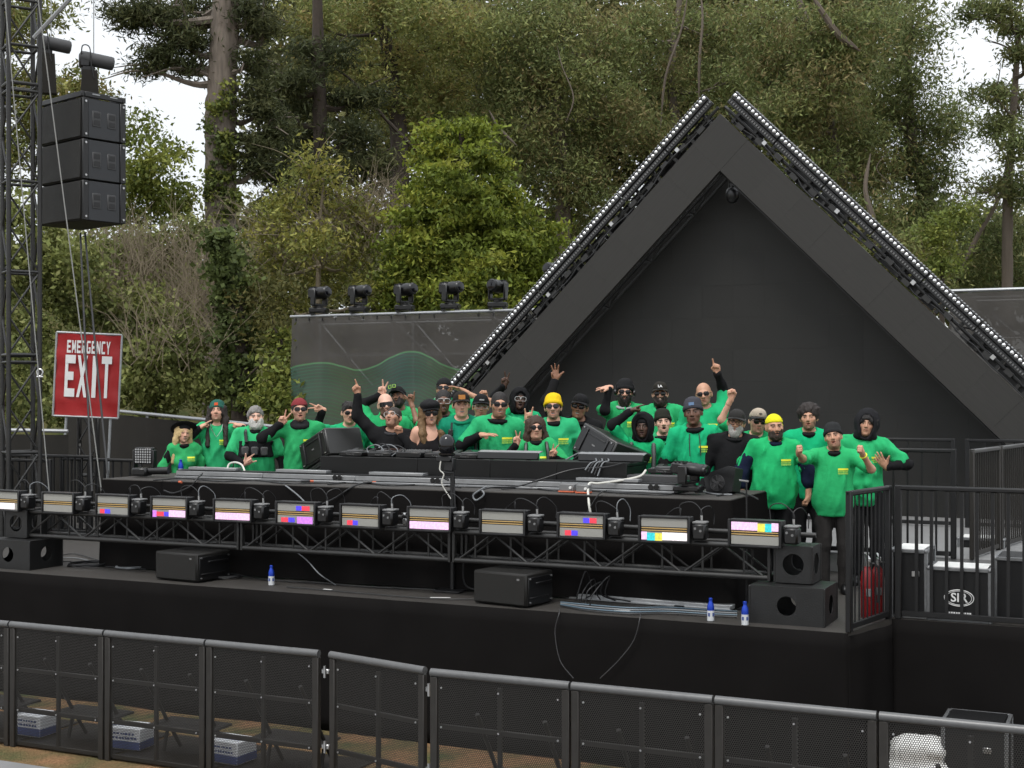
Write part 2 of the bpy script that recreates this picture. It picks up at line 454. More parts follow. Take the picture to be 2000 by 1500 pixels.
# black cloth skirt round the stage front
def drape(name, path, z0, z1, amp, label, cat, seed=1, wl=.55, mat='skirt_cloth', group=None, nz=10, bottom_amp=1.0, dip=0.0):
    r = random.Random(seed); pts = []
    for k in range(len(path) - 1):
        a, b = path[k], path[k + 1]; L = math.hypot(b[0] - a[0], b[1] - a[1]); n = max(2, int(L / .05))
        nx, ny = (b[1] - a[1]) / L, -(b[0] - a[0]) / L
        for i in range(n + (k == len(path) - 2)):
            t = i / n; pts.append((a[0] + (b[0] - a[0]) * t, a[1] + (b[1] - a[1]) * t, nx, ny))
    ph = [(r.uniform(0, 6.28), r.uniform(.6, 1.5), r.uniform(.4, 1)) for _ in range(5)]
    V = []; s = 0
    for i, (x, y, nx, ny) in enumerate(pts):
        s = i * .05
        w = sum(a2 * math.sin(s / wl * f * 2.2 + p) for p, f, a2 in ph) / 2.2
        env = .35 + .65 * (0.5 + .5 * math.sin(s * .45 + ph[0][0]))
        for j in range(nz + 1):
            t = j / nz; A = amp * env * (.25 + bottom_amp * t)
            z = z1 + (z0 - z1) * t - dip * (.5 + .5 * math.sin(s * 1.3)) * (1 - t)
            sh = .35 * A * math.sin(7 * t + s * 2.0)
            p = W(x + nx * (w * A + A), y + ny * (w * A + A), z); V.append(p + Vector((sh * .2, 0, 0)))
    b = MB(); m = nz + 1
    b.add(V, [[i * m + j, (i + 1) * m + j, (i + 1) * m + j + 1, i * m + j + 1] for i in range(len(pts) - 1) for j in range(nz)])
    o = b.build(name, mat, ang=80, fix=False)
    o.modifiers.new('thick', 'SOLIDIFY').thickness = .004
    return tag(o, label, cat, group)
drape('stage_skirt', [(-17, FR), (SC + .01, FR)], -DECK, -.002, .03, 'long flat black cloth skirt hanging from the stage front edge', 'stage skirt', 2, .9, group='black stage skirts')
drape('stage_skirt', [(SC, FR), WING], -DECK, -.002, .075, 'creased black cloth skirt on the angled return below the short railing', 'stage skirt', 5, .24, bottom_amp=.8, dip=.05, group='black stage skirts')
drape('stage_skirt', [WING, (7, WING[1])], -DECK, -.002, .03, 'black cloth skirt below the long railing at the right', 'stage skirt', 8, .7, group='black stage skirts')

# ------------------------------------------------------------------ A-frame arch of LED panels
DA = 20.0
ap_s, ap_z = onD(1406, 222, DA)
R2 = math.sqrt(.5); BW = .607; LEG = (ap_z - RISER) / R2
arch = sthing('led_arch', 'tall black triangular arch of LED panels with a truss behind them', 'stage arch', ap_s, DA, RISER)
AZ = ap_z - RISER                             # apex height in the arch's own frame
rotL = Matrix.Rotation(math.radians(-45), 3, 'Y')   # local x runs up along the left leg
def leg_pt(side, along, off, y):
    """side -1 left, +1 right; along metres down from the apex, off outward from the outer edge"""
    return Vector((side * (along * R2 + off * R2), y, AZ - along * R2 + off * R2))
def leg_rot(side):
    # columns: along (down the leg), y, outward
    a = Vector((side * R2, 0, -R2)); o = Vector((side * R2, 0, R2)); y = Vector((0, 1, 0))
    return Matrix((a, y, o)).transposed()
tile_me = None
for side in (-1, 1):
    start = 0.0 if side < 0 else BW
    L = LEG - start - .02; n = 14 if side < 0 else 13; tl = L / n
    mb = MB(); mb.box((0, 0, 0), (tl - .0005, .09, BW - .002), .0006)
    proto = None
    for i in range(n):
        along = start + (i + .5) * tl
        if proto is None: o = proto = mb.build('led_panel', 'led_band', arch, smooth=False)
        else: o = proto.copy(); link(o); o.parent = arch
        M = leg_rot(side).to_4x4(); M.translation = leg_pt(side, along, -BW / 2, .045 + rnd.uniform(-.0015, .0015)); o.matrix_local = M
    # truss behind the band: four chords and lattice
    t = MB()
    for off in (-.62, -.22):
        for y in (.16, .5): t.cyl(leg_pt(side, .3, off, y), leg_pt(side, LEG - .1, off, y), .025, 8)
    k = 0; a = .4
    while a < LEG - .7:
        for y in (.16, .5):
            p, q = ((-.62, -.22), (-.22, -.62))[k % 2]
            t.cyl(leg_pt(side, a, p, y), leg_pt(side, a + .5, q, y), .012, 6)
        for off in (-.62, -.22):
            t.cyl(leg_pt(side, a, off, .16), leg_pt(side, a + (.5 if k % 2 else 0), off, .5), .012, 6)
        k += 1; a += .5
    t.build('truss', 'truss_black', arch)
    # flat inner cheek plates along the inner truss
    t = MB(); t.box((0, 0, 0), (LEG - 1.3, .05, .012)); pl = t.build('edge_rail', 'black_metal', arch)
    M = leg_rot(side).to_4x4(); M.translation = leg_pt(side, LEG / 2 + .2, -.635, .12); pl.matrix_local = M
    # outer carrier pipe with brackets and clamps
    t = MB(); t.cyl(leg_pt(side, -.05, .12, .10), leg_pt(side, LEG - .2, .12, .10), .026, 8)
    t.cyl(leg_pt(side, -.02, .30, .16), leg_pt(side, LEG - .2, .30, .16), .022, 8)
    a = .2; k = 0
    while a < LEG - .4:
        t.box(leg_pt(side, a, .2, .11), (.05, .05, .34), 0, leg_rot(side))
        t.box(leg_pt(side, a + .17, .06 + .03 * (k % 3), .06), (.13, .1, .07), 0, leg_rot(side))
        t.cyl(leg_pt(side, a, .12, .1), leg_pt(side, a + .3, .30, .16), .01, 5)
        if k % 4 == 1: t.mi(1).box(leg_pt(side, a + .25, .13, .02), (.06, .04, .06), 0, leg_rot(side)).mi(0)
        k += 1; a += .38
    t.build('carrier_rail', ['truss_black', 'bright_steel'], arch)['kind'] = 'stuff'
    # dark backing plates between panels and battens
    a = .15; k = 0
    while a < LEG - .6:
        if side < 0 or k % 3 != 1:
            t = MB(); t.box((0, 0, 0), (.56, .012, .21), .002); pl = t.build('backing_plate', 'black_metal', arch); M = leg_rot(side).to_4x4(); M.translation = leg_pt(side, a + .28, .115, .20); pl.matrix_local = M
        a += .6; k += 1
    t = MB(); a = .1
    pts = []
    while a < LEG - .3:
        pts.append(leg_pt(side, a, .05 + rnd.uniform(-.03, .05), .02 + rnd.uniform(-.03, .03))); a += .28
    t.tube(spline(pts, 4), .011, 5); t.build('loom', 'cable_black', arch)
# hanging head at the inner apex
h = MB(); h.cyl((.12, .25, AZ - .95), (.12, .25, AZ - 1.1), .06, 10); h.sphere((.12, .25, AZ - 1.2), .105, 14, 10, (1, 1, 1.25))
h.build('hanging_lamp', 'black_plastic', arch)

# light battens along both slopes
def make_batten():
    t = thing('light_batten', '', 'stage light')
    b = MB(); b.box((0, .05, 0), (.985, .1, .10), .008); b.box((0, .055, -.105), (.985, .07, .09), .006); b.build('housing', 'black_metal', t)
    b = MB()
    for i in range(13):
        x = -.453 + i * .0755
        b.lathe([(.031, 0), (.029, .009), (.022, .016), (.012, .020), (.002, .022)], 12, Matrix.Rotation(math.radians(90), 3, 'X'), (x, .0, .004))
    b.build('lens_row', 'lens_chrome', t)
    b = MB()
    for i in range(22):
        x = -.4725 + i * .045
        b.box((x, .012, -.105), (.02, .02, .03))
    b.build('small_lens_row', 'grey_plastic', t)
    b = MB()
    for i in range(18): b.box((-.47 + i * .0553, .05, .056), (.030, .1, .014), .002)
    b.build('heat_sink', 'galvanised', t)
    return t
bat0 = make_batten(); first = True
ORD = ['first', 'second', 'third', 'fourth', 'fifth', 'sixth', 'seventh', 'eighth', 'ninth', 'tenth', 'eleventh', 'twelfth']
for side in (-1, 1):
    for i in range(8):
        o = bat0 if first else copy_tree(bat0); first = False
        M = leg_rot(side).to_4x4()
        M = Matrix.Rotation(-AL, 4, 'Z') @ M
        p = Matrix.Rotation(-AL, 3, 'Z') @ leg_pt(side, -.05 + i * 1.0 + .5, .345, -.02) + W(ap_s, DA, RISER)
        M.translation = p; o.matrix_world = M
        o['label'] = 'light batten with round reflectors, %s slope of the arch, %s from the apex' % ('left' if side < 0 else 'right', ORD[i])
        o['group'] = 'light battens along the arch'

# ------------------------------------------------------------------ LED wall filling the arch
def clip(poly, a, b, c):
    """keep a*x + b*z + c >= 0"""
    out = []
    for i in range(len(poly)):
        p, q = poly[i], poly[(i + 1) % len(poly)]; dp = a * p[0] + b * p[1] + c; dq = a * q[0] + b * q[1] + c
        if dp >= 0: out.append(p)
        if dp * dq < 0:
            t = dp / (dp - dq); out.append((p[0] + (q[0] - p[0]) * t, p[1] + (q[1] - p[1]) * t))
    return out
wall = sthing('led_wall', 'wide dark triangular LED wall inside the arch behind the people', 'led wall', ap_s, DA + .72, RISER)
WA = AZ - .35; TS = .5
nx = int(WA / TS) + 1
sq = None
for ix in range(-nx, nx):
    for iz in range(int(WA / TS) + 1):
        x0, z0 = ix * TS, iz * TS
        poly = [(x0, z0), (x0 + TS, z0), (x0 + TS, z0 + TS), (x0, z0 + TS)]
        poly = clip(poly, -1, -1, WA); poly = clip(poly, 1, -1, WA) if poly else poly
        if len(poly) < 3: continue
        cx, cz = x0 + TS / 2, z0 + TS / 2; g = .999
        full = len(poly) == 4 and abs(poly[2][0] - poly[0][0] - TS) < 1e-6 and abs(poly[2][1] - poly[0][1] - TS) < 1e-6
        if full and sq is not None: o = sq.copy(); link(o); o.parent = wall
        else:
            b = MB(); b.prism([((p[0] - cx) * g, (p[1] - cz) * g) for p in poly], 0, .08); o = b.build('led_panel', 'led_tile', wall, smooth=False)
            if full: sq = o
        o.location = (cx, rnd.uniform(-.002, .002), cz)
b = MB(); b.prism([(-WA, 0), (WA, 0), (0, WA)], .09, .14); b.build('wall_frame', 'black_paint', wall, smooth=False)

# ------------------------------------------------------------------ printed scrim on scaffold at the left, plain one at the right
def scrim_mat(name, curve=None, clear=.10, x0=0, x1=1, z0=0, z1=1):
    m = bpy.data.materials.new(name); m.use_nodes = True; n, l = m.node_tree.nodes, m.node_tree.links
    b = n['Principled BSDF']; b.inputs['Roughness'].default_value = .85; b.inputs['Specular IOR Level'].default_value = .2
    tc = n.new('ShaderNodeTexCoord'); sx = n.new('ShaderNodeSeparateXYZ'); l.new(tc.outputs['Object'], sx.inputs[0])
    no = n.new('ShaderNodeTexNoise'); no.inputs['Scale'].default_value = 1.3; l.new(tc.outputs['Object'], no.inputs['Vector'])
    base = n.new('ShaderNodeMix'); base.data_type = 'RGBA'; base.inputs['A'].default_value = (.060, .056, .051, 1); base.inputs['B'].default_value = (.086, .080, .073, 1)
    l.new(no.outputs['Fac'], base.inputs['Factor'])
    last = base.outputs['Result']
    def math_(op, a, c=None, d=None):
        k = n.new('ShaderNodeMath'); k.operation = op
        for i, q in enumerate((a, c, d)):
            if q is None: continue
            if isinstance(q, (int, float)): k.inputs[i].default_value = q
            else: l.new(q, k.inputs[i])
        return k.outputs[0]
    if curve:
        xn = n.new('ShaderNodeMapRange'); xn.inputs['From Min'].default_value = x0; xn.inputs['From Max'].default_value = x1
        l.new(sx.outputs['X'], xn.inputs['Value'])
        fc = n.new('ShaderNodeFloatCurve'); cm = fc.mapping.curves[0]
        pts = sorted(curve)
        while len(cm.points) < len(pts): cm.points.new(.5, .5)
        for q, (cx, cy) in zip(cm.points, pts): q.location = (cx, cy)
        fc.mapping.update(); l.new(xn.outputs[0], fc.inputs['Value'])
        top = math_('MULTIPLY_ADD', fc.outputs[0], z1 - z0, z0)
        dz = math_('SUBTRACT', top, sx.outputs['Z'])                      # depth below the wave crest
        inside = math_('GREATER_THAN', dz, 0.0)
        # contour lines, denser further down; line shape bends with the crest
        lin = math_('SINE', math_('MULTIPLY', math_('POWER', math_('MAXIMUM', dz, 0.0), .92), 95.0))
        lines = math_('MULTIPLY', math_('MAXIMUM', math_('ADD', lin, -.35), 0.0), .5)
        edge = math_('MAXIMUM', math_('SUBTRACT', 1.0, math_('MULTIPLY', math_('ABSOLUTE', dz), 42.0)), 0.0)
        hum = n.new('ShaderNodeValToRGB'); e = hum.color_ramp.elements
        e[0].position = 0; e[0].color = (.06, .17, .12, 1); e[1].position = 1; e[1].color = (.055, .165, .13, 1)
        for p_, c_ in ((.2, (.055, .11, .05, 1)), (.38, (.045, .125, .1, 1)), (.62, (.085, .15, .035, 1)), (.8, (.05, .12, .08, 1))):
            k = e.new(p_); k.color = c_
        l.new(xn.outputs[0], hum.inputs['Fac'])
        f = math_('MULTIPLY', inside, math_('ADD', .36, math_('MULTIPLY', lines, 1.6)))
        mx = n.new('ShaderNodeMix'); mx.data_type = 'RGBA'; l.new(f, mx.inputs['Factor']); l.new(last, mx.inputs['A']); l.new(hum.outputs[0], mx.inputs['B'])
        ed = n.new('ShaderNodeMix'); ed.data_type = 'RGBA'; l.new(math_('MULTIPLY', edge, .6), ed.inputs['Factor'])
        l.new(mx.outputs['Result'], ed.inputs['A']); ed.inputs['B'].default_value = (.14, .36, .16, 1); last = ed.outputs['Result']
    l.new(last, b.inputs['Base Color'])
    tr = n.new('ShaderNodeBsdfTransparent'); ms = n.new('ShaderNodeMixShader'); ms.inputs[0].default_value = clear
    l.new(b.outputs[0], ms.inputs[1]); l.new(tr.outputs[0], ms.inputs[2]); l.new(ms.outputs[0], n['Material Output'].inputs['Surface'])
    return m
def scaffold(parent, x0, x1, z0, z1, y, seed):
    r = random.Random(seed); b = MB(); n = max(1, round((x1 - x0) / 1.9)); dx = (x1 - x0) / n
    for i in range(n + 1):
        for yy in (y, y + .8): b.cyl((x0 + i * dx, yy, z0), (x0 + i * dx, yy, z1), .028, 8)
    zz = z1 - .12; levels = []
    while zz > z0: levels.append(zz); zz -= .62
    for z in levels:
        b.cyl((x0, y + .03, z), (x1, y + .03, z), .022, 6)
        b.cyl((x0, y + .83, z), (x1, y + .83, z), .022, 6)
    for i in range(n):
        b.cyl((x0 + i * dx, y - .03, z1 - .1), (x0 + (i + 1) * dx, y - .03, z1 - 1.9), .022, 6)
        b.cyl((x0 + i * dx, y + .86, z1 - .1), (x0 + (i + 1) * dx, y + .86, z1 - 2.3), .022, 6)
    return b.build('scaffold_frame', 'galvanised', parent)
D_SC = 22.0
s0, zt = onD(573, 622, D_SC); s1 = onD(1180, 600, D_SC)[0]
scr = sthing('scrim_fence', 'brown mesh banner printed with green waves on a scaffold below the row of spotlights', 'banner', s0, D_SC)
crv = []
xw = s1 - s0; z1c, z0c = zt, zt - 1.8
for (u, v) in ((560, 723), (573, 720), (600, 712), (640, 709), (672, 716), (705, 723), (735, 716), (770, 697), (806, 687), (840, 697), (870, 713), (900, 722), (935, 722), (1000, 716), (1100, 720)):
    s, z = onD(u, v, D_SC); crv.append((min(1, max(0, (s - s0) / xw)), (z - z0c) / (z1c - z0c)))
scm = scrim_mat('scrim_print', crv, .11, 0, xw, z0c, z1c)
def scrim_sheet(parent, w, z0, z1, mat, seed):
    r = random.Random(seed); nxs = int(w / .12); nzs = 22; V = []
    for i in range(nxs + 1):
        for j in range(nzs + 1):
            x = w * i / nxs; z = z0 + (z1 - z0) * j / nzs
            y = -.06 + .018 * math.sin(x * 3.1 + z * 2) + .012 * math.sin(x * 7.7 - z * 3) + .02 * math.sin(z * 9 + math.sin(x)) * .6
            V.append((x, y, z))
    b = MB(); m = nzs + 1
    b.add(V, [[i * m + j, (i + 1) * m + j, (i + 1) * m + j + 1, i * m + j + 1] for i in range(nxs) for j in range(nzs)])
    return b.build('banner', mat, parent, fix=False, ang=80)
scrim_sheet(scr, xw, -.6, zt, scm, 1)
scaffold(scr, .05, xw - .05, -DECK, zt + .04, .05, 2)
b = MB(); b.cyl((-.05, -.02, zt + .035), (xw + .05, -.02, zt + .035), .028, 8); b.build('top_rail', 'galvanised', scr)
b = MB()
for i in range(int(xw / .3)): b.box((.1 + i * .3, -.07, zt - .03), (.02, .02, .06))
b.build('ties', 'black_plastic', scr)['kind'] = 'stuff'

s2, zt2 = onD(1855, 573, 23.0)
scr2 = sthing('scrim_fence', 'plain dark mesh banner on a scaffold beyond the right slope of the arch', 'banner', s2, 23.0)
scrim_sheet(scr2, 5.0, -.6, zt2, scrim_mat('scrim_plain', None, .04), 4); scaffold(scr2, .3, 5.0, -DECK, zt2 + .04, .05, 5)
b = MB(); b.cyl((-.05, -.02, zt2 + .035), (5.0, -.02, zt2 + .035), .028, 8); b.build('top_rail', 'galvanised', scr2)

# moving-head spotlights on the scrim
def moving_head(name, label, group, yaw_head=0.0, tilt=0.0):
    t = thing(name, label, 'spotlight', group=group)
    b = MB(); b.box((0, 0, .06), (.34, .26, .10), .02); b.box((-.13, 0, .0), (.05, .2, .04)); b.box((.13, 0, .0), (.05, .2, .04)); b.lathe([(.09, .11), (.09, .145)], 14); b.build('base', 'black_plastic', t)
    y = bpy.data.objects.new('yoke', None)
    b = MB(); b.box((0, 0, .165), (.34, .12, .05), .015)
    for sx in (-1, 1): b.box((sx * .155, 0, .31), (.045, .13, .30), .015)
    yk = b.build('yoke', 'black_plastic', t); yk.rotation_euler = (0, 0, yaw_head)
    b = MB()
    b.box((0, .10, 0), (.25, .22, .22), .04)
    b.lathe([(.115, -.02), (.118, .10), (.108, .12), (.112, .22), (.095, .24), (.092, .26)], 18, Matrix.Rotation(math.radians(90), 3, 'X'))
    for k in range(3): b.box((0, .03 + .06 * k, .113), (.2, .03, .012))
    hd = b.build('head', 'black_plastic', t)
    b2 = MB(); b2.lathe([(.085, .2605), (.05, .268), (.005, .271)], 16, Matrix.Rotation(math.radians(90), 3, 'X')); ln = b2.build('lens', 'lens_dark', hd)
    hd.location = (0, 0, .40); hd.rotation_euler = Euler((tilt, 0, yaw_head), 'XYZ')
    return t
for i, (u, yw, wd) in enumerate(((620, 62, 'leftmost spotlight on the scrim scaffold'), (698, 60, 'second spotlight from the left on the scrim scaffold'),
                            (788, 58, 'third spotlight from the left on the scrim scaffold'), (877, 60, 'fourth spotlight from the left on the scrim scaffold'),
                            (970, -18, 'fifth spotlight on the scrim scaffold, aimed to the left'), (1083, -30, 'spotlight half hidden behind the left slope of the arch'))):
    s, z = onD(u, 609, D_SC)
    t = moving_head('moving_head_light', 'black moving head, ' + wd, 'moving heads on the scrim scaffold', math.radians(yw) , math.radians(-3))
    t.location = W(s, D_SC + .05, zt + .085 + (.25 if i == 5 else 0)); t.rotation_euler = (0, 0, -AL * .4); t.scale = (1.0, 1.0, .98)
# ------------------------------------------------------------------ trees and undergrowth
def leaf_mat():
    m = bpy.data.materials.new('leaf'); m.use_nodes = True; n, l = m.node_tree.nodes, m.node_tree.links
    b = n['Principled BSDF']; b.inputs['Roughness'].default_value = .65; b.inputs['Specular IOR Level'].default_value = .18
    at = n.new('ShaderNodeAttribute'); at.attribute_name = 'Col'; l.new(at.outputs['Color'], b.inputs['Base Color'])
    tr = n.new('ShaderNodeBsdfTranslucent'); hs = n.new('ShaderNodeHueSaturation'); hs.inputs['Value'].default_value = 1.1; hs.inputs['Saturation'].default_value = 1.05
    l.new(at.outputs['Color'], hs.inputs['Color']); l.new(hs.outputs[0], tr.inputs['Color'])
    ms = n.new('ShaderNodeMixShader'); ms.inputs[0].default_value = .28; l.new(b.outputs[0], ms.inputs[1]); l.new(tr.outputs[0], ms.inputs[2]); l.new(ms.outputs[0], n['Material Output'].inputs['Surface'])
    return m
_M['leaf'] = leaf_mat()
RG = np.random.default_rng(11)
def leaves(C, ax, n_cl, n_lf, clump, L, Wd, cols, droop=0.0, flat=0.0, rg=RG, shell=.55, spread=1.0):
    """leaf faces gathered in clumps inside an ellipsoid; returns verts, faces, colours"""
    C = np.array(C, float); ax = np.array(ax, float)
    u = rg.normal(0, 1, (n_cl, 3)); u /= np.linalg.norm(u, axis=1, keepdims=True)
    r = (shell + (1 - shell) * rg.random(n_cl)) ** (1.0) * np.where(rg.random(n_cl) < .25, rg.random(n_cl), 1.0)
    cc = C + u * ax * r[:, None]
    csz = clump * rg.uniform(.6, 1.35, n_cl)
    ci = np.repeat(np.arange(n_cl), n_lf); N = len(ci)
    d = rg.normal(0, 1, (N, 3)) * np.array([1, 1, .62 if flat == 0 else flat]); P = cc[ci] + d * csz[ci][:, None] * .55 * spread
    a = rg.normal(0, 1, (N, 3)); a[:, 2] = a[:, 2] * (1 - droop) - droop * 1.6; a /= np.linalg.norm(a, axis=1, keepdims=True)
    b = np.cross(a, rg.normal(0, 1, (N, 3))); b /= np.maximum(np.linalg.norm(b, axis=1, keepdims=True), 1e-6)
    s = rg.uniform(.5, 1.5, N)[:, None]
    V = np.empty((N, 4, 3)); V[:, 0] = P - a * L * .5 * s; V[:, 1] = P + b * Wd * .5 * s; V[:, 2] = P + a * L * .5 * s; V[:, 3] = P - b * Wd * .5 * s
    cols = np.array(cols, float); k = rg.integers(0, len(cols), n_cl); base = cols[k][ci]
    alt = cols[rg.integers(0, len(cols), N)]; m = rg.random(N)[:, None] * .45
    c = (base * (1 - m) + alt * m) * rg.uniform(.68, 1.35, (N, 1)) * rg.uniform(.85, 1.15, n_cl)[ci][:, None]
    return V.reshape(-1, 3), np.arange(N * 4).reshape(-1, 4), np.repeat(c, 4, 0)
def join(parts):
    n = 0; VV, FF, CC = [], [], []
    for V, F, c in parts: VV.append(V); FF.append(F + n); CC.append(c); n += len(V)
    return np.concatenate(VV), np.concatenate(FF), np.concatenate(CC)
def tree(name, lab, base, trunk, blobs, bark, leafspec, group='trees behind the stage', cat='tree', limbs=True, extra_limbs=(), lr=.05):
    """trunk: [(point, radius)...] in world; blobs: [(centre, radii, n_clumps)]; leafspec: dict for leaves()"""
    base = Vector(base); t = thing(name, lab, cat, base, 0, group); b = MB()
    pts = [Vector(p) - base for p, r in trunk]; rad = [r for p, r in trunk]
    sp_ = spline(pts, 5); rr = np.interp(np.linspace(0, len(rad) - 1, len(sp_)), range(len(rad)), rad)
    sp_f = spline(pts, 14); rf = np.interp(np.linspace(0, len(rad) - 1, len(sp_f)), range(len(rad)), rad); nn = 26
    b.tube(sp_f, .1, nn, rad=list(rf)); q = np.array(b.v); k_ = np.arange(len(q)); ctr = np.repeat(np.array([tuple(p) for p in sp_f]), nn, 0); ang_ = (k_ % nn) * 2 * math.pi / nn
    rid = .05 * np.sin(ang_ * 7 + q[:, 2] * 1.3) + .05 * np.sin(ang_ * 11 - q[:, 2] * 2.1) + RG.normal(0, .035, len(q)); b.v = [tuple(x) for x in ctr + (q - ctr) * (1 + rid)[:, None]]; b.build('trunk', bark, t, ang=80)
    if limbs or extra_limbs:
        b = MB(); lim = [(Vector(c) - base) for c, a, n in blobs] if limbs else []
        for q in lim:
            # leave the trunk somewhere below the blob
            best = min(sp_, key=lambda p: (p - q).length + max(0, (p.z - q.z)) * 2); mid = best.lerp(q, .5) + Vector((rnd.uniform(-.3, .3), rnd.uniform(-.2, .2), -.25))
            ps = spline([best, mid, q], 5); b.tube(ps, .1, 6, rad=list(np.linspace(lr * 1.6, lr * .3, len(ps))))
            for k in range(4):
                e = q + Vector((rnd.uniform(-1.2, 1.2), rnd.uniform(-.8, .8), rnd.uniform(-.5, .9))); ps = spline([mid.lerp(q, .4 + .15 * k), (mid.lerp(q, .6) + e) / 2 + Vector((0, 0, .15)), e], 4); b.tube(ps, .1, 4, rad=list(np.linspace(lr * .55, lr * .12, len(ps))))
        if b.v: b.build('limbs', bark, t)['kind'] = 'stuff'
        for (ps, r0, r1) in extra_limbs:
            b = MB(); ps = spline([Vector(p) - base for p in ps], 5); b.tube(ps, .1, 7, rad=list(np.linspace(r0, r1, len(ps)) * .62 * np.minimum(1, .15 + 4 * np.minimum(np.linspace(0, 1, len(ps)), 1.05 - np.linspace(0, 1, len(ps)))))); b.build('limb', bark, t)
    pr = []
    ls = dict(leafspec)
    for c, a, n in blobs: pr.append(leaves(c, a, n, ls['n'], ls['clump'], ls['L'], ls['W'], ls['cols'], ls.get('droop', 0), ls.get('flat', 0), shell=ls.get('shell', .5)))
    V, F, c = join(pr); o = fast_mesh('crown', V - np.array(base), F, 'leaf', t, smooth=False, col=c); o['kind'] = 'stuff'
    return t
def PT(u, v, Y): p = onY(u, v, Y); return (p.x, p.y, p.z)
def GB(u, Y): x = (u - U0) / F_PX * Y; return (x, Y, float(hill(np.array(x), np.array(float(Y)))) - .1)
def blob(u, v, Y, ru, rv, n, ry=None):
    """ellipsoid crown part given by picture centre and half sizes at distance Y"""
    k = Y / F_PX; return (PT(u, v, Y), (ru * k, (ry if ry else ru * k * .8), rv * k), n)
PINE = dict(n=130, clump=.46, L=.17, W=.034, cols=[(0.0562, 0.0676, 0.0287), (0.0688, 0.078, 0.0338), (0.045, 0.0546, 0.025), (0.0875, 0.091, 0.0375)], flat=.5)
OLIVE = dict(n=115, clump=.8, L=.17, W=.055, cols=[(0.2348, 0.1867, 0.0735), (0.2181, 0.2301, 0.0745), (0.169, 0.1906, 0.0625), (0.2561, 0.2498, 0.0816), (0.1473, 0.1774, 0.0601)], droop=.3)
EUC = dict(n=125, clump=.9, L=.18, W=.052, cols=[(0.2075, 0.1684, 0.0771), (0.1796, 0.2046, 0.0743), (0.1415, 0.1731, 0.0639), (0.2232, 0.2319, 0.087), (0.1252, 0.1568, 0.0601)], droop=.5)
EUCD = dict(n=125, clump=.9, L=.18, W=.052, cols=[(0.1311, 0.1605, 0.0605), (0.1049, 0.1366, 0.0529), (0.1627, 0.1847, 0.0706), (0.1785, 0.174, 0.073)], droop=.5)
BRIGHT = dict(n=105, clump=.40, L=.125, W=.052, cols=[(0.1938, 0.2363, 0.0378), (0.1428, 0.1837, 0.0324), (0.2499, 0.2625, 0.045), (0.102, 0.1365, 0.027)], flat=.36, shell=.75)
OCHRE = dict(n=60, clump=.45, L=.12, W=.045, cols=[(0.2423, 0.2339, 0.0612), (0.1982, 0.2093, 0.0546), (0.2753, 0.2523, 0.0655), (0.1542, 0.1784, 0.0503)])
BUSH = dict(n=80, clump=.42, L=.115, W=.062, cols=[(0.2023, 0.2238, 0.0707), (0.1572, 0.1816, 0.0593), (0.2472, 0.2558, 0.0935), (0.1291, 0.1535, 0.0524)])
GREENB = dict(n=75, clump=.45, L=.12, W=.06, cols=[(0.167, 0.2012, 0.0462), (0.1366, 0.1725, 0.0462), (0.2024, 0.2185, 0.0506)])
IVY = dict(n=70, clump=.22, L=.10, W=.085, cols=[(0.096, 0.125, 0.0408), (0.12, 0.15, 0.0456), (0.072, 0.0938, 0.0336)])

# tall pine with the bare grey trunk
Y1 = 34.0
tree('pine_tree', 'tall pine with a thick grey bare trunk left of centre', GB(432, Y1), [(GB(430, Y1), .42), (PT(430, 400, Y1), .37), (PT(430, 250, Y1), .36), (PT(438, 100, Y1), .34), (PT(446, -60, Y1), .33)],
     [blob(300, 30, Y1, 75, 32, 26), blob(360, 75, Y1, 60, 26, 20), blob(250, 20, Y1, 45, 28, 14), blob(320, 112, Y1, 45, 18, 13), blob(285, 132, Y1, 22, 16, 6), blob(395, 20, Y1 + 1, 50, 40, 16), blob(372, 132, Y1, 20, 22, 5),
      blob(490, 30, Y1, 50, 28, 16), blob(515, 60, Y1, 35, 20, 9), blob(500, 120, Y1, 32, 26, 9), blob(520, 215, Y1, 44, 24, 12), blob(505, 275, Y1, 40, 24, 12), blob(500, 325, Y1, 36, 16, 9), blob(545, 250, Y1, 30, 20, 8), blob(500, 180, Y1, 26, 14, 6)], 'bark', PINE, lr=.08)
# ivy up its lower trunk
V, F, c = join([leaves(PT(430 + RG.uniform(-12, 12), v, Y1 - .32), (.34, .2, .5), 4 + (v - 180) // 25, 50, .2, .10, .07, GREENB['cols'] + IVY['cols']) for v in range(180, 400, 24)])
ob = fast_mesh('trunk_ivy', V, F, 'leaf', None, smooth=False, col=c); ob.parent = None; tag(ob, 'ivy climbing the lower part of the bare pine trunk', 'ivy', kind='stuff')
Y2 = 43.0
tree('pine_tree', 'dark layered pine right of the bare trunk', GB(625, Y2), [(GB(625, Y2), .28), (PT(625, 300, Y2), .22), (PT(622, 130, Y2), .2), (PT(620, 0, Y2), .15)],
     [blob(u, v, Y2 + RG.uniform(-1, 1), ru, rv, n) for u, v, ru, rv, n in ((560, 160, 65, 30, 16), (640, 110, 70, 34, 18), (700, 190, 60, 26, 14), (570, 215, 60, 18, 11), (520, 330, 45, 28, 12), (590, 270, 45, 14, 8), (690, 260, 55, 20, 12), (560, 300, 50, 16, 9), (640, 330, 60, 22, 13), (720, 320, 50, 26, 12), (600, 390, 60, 30, 14), (680, 400, 50, 30, 13), (540, 400, 40, 26, 10))], 'bark_dark', dict(PINE, clump=.58, L=.22, W=.045), lr=.08)
Y3 = 47.0
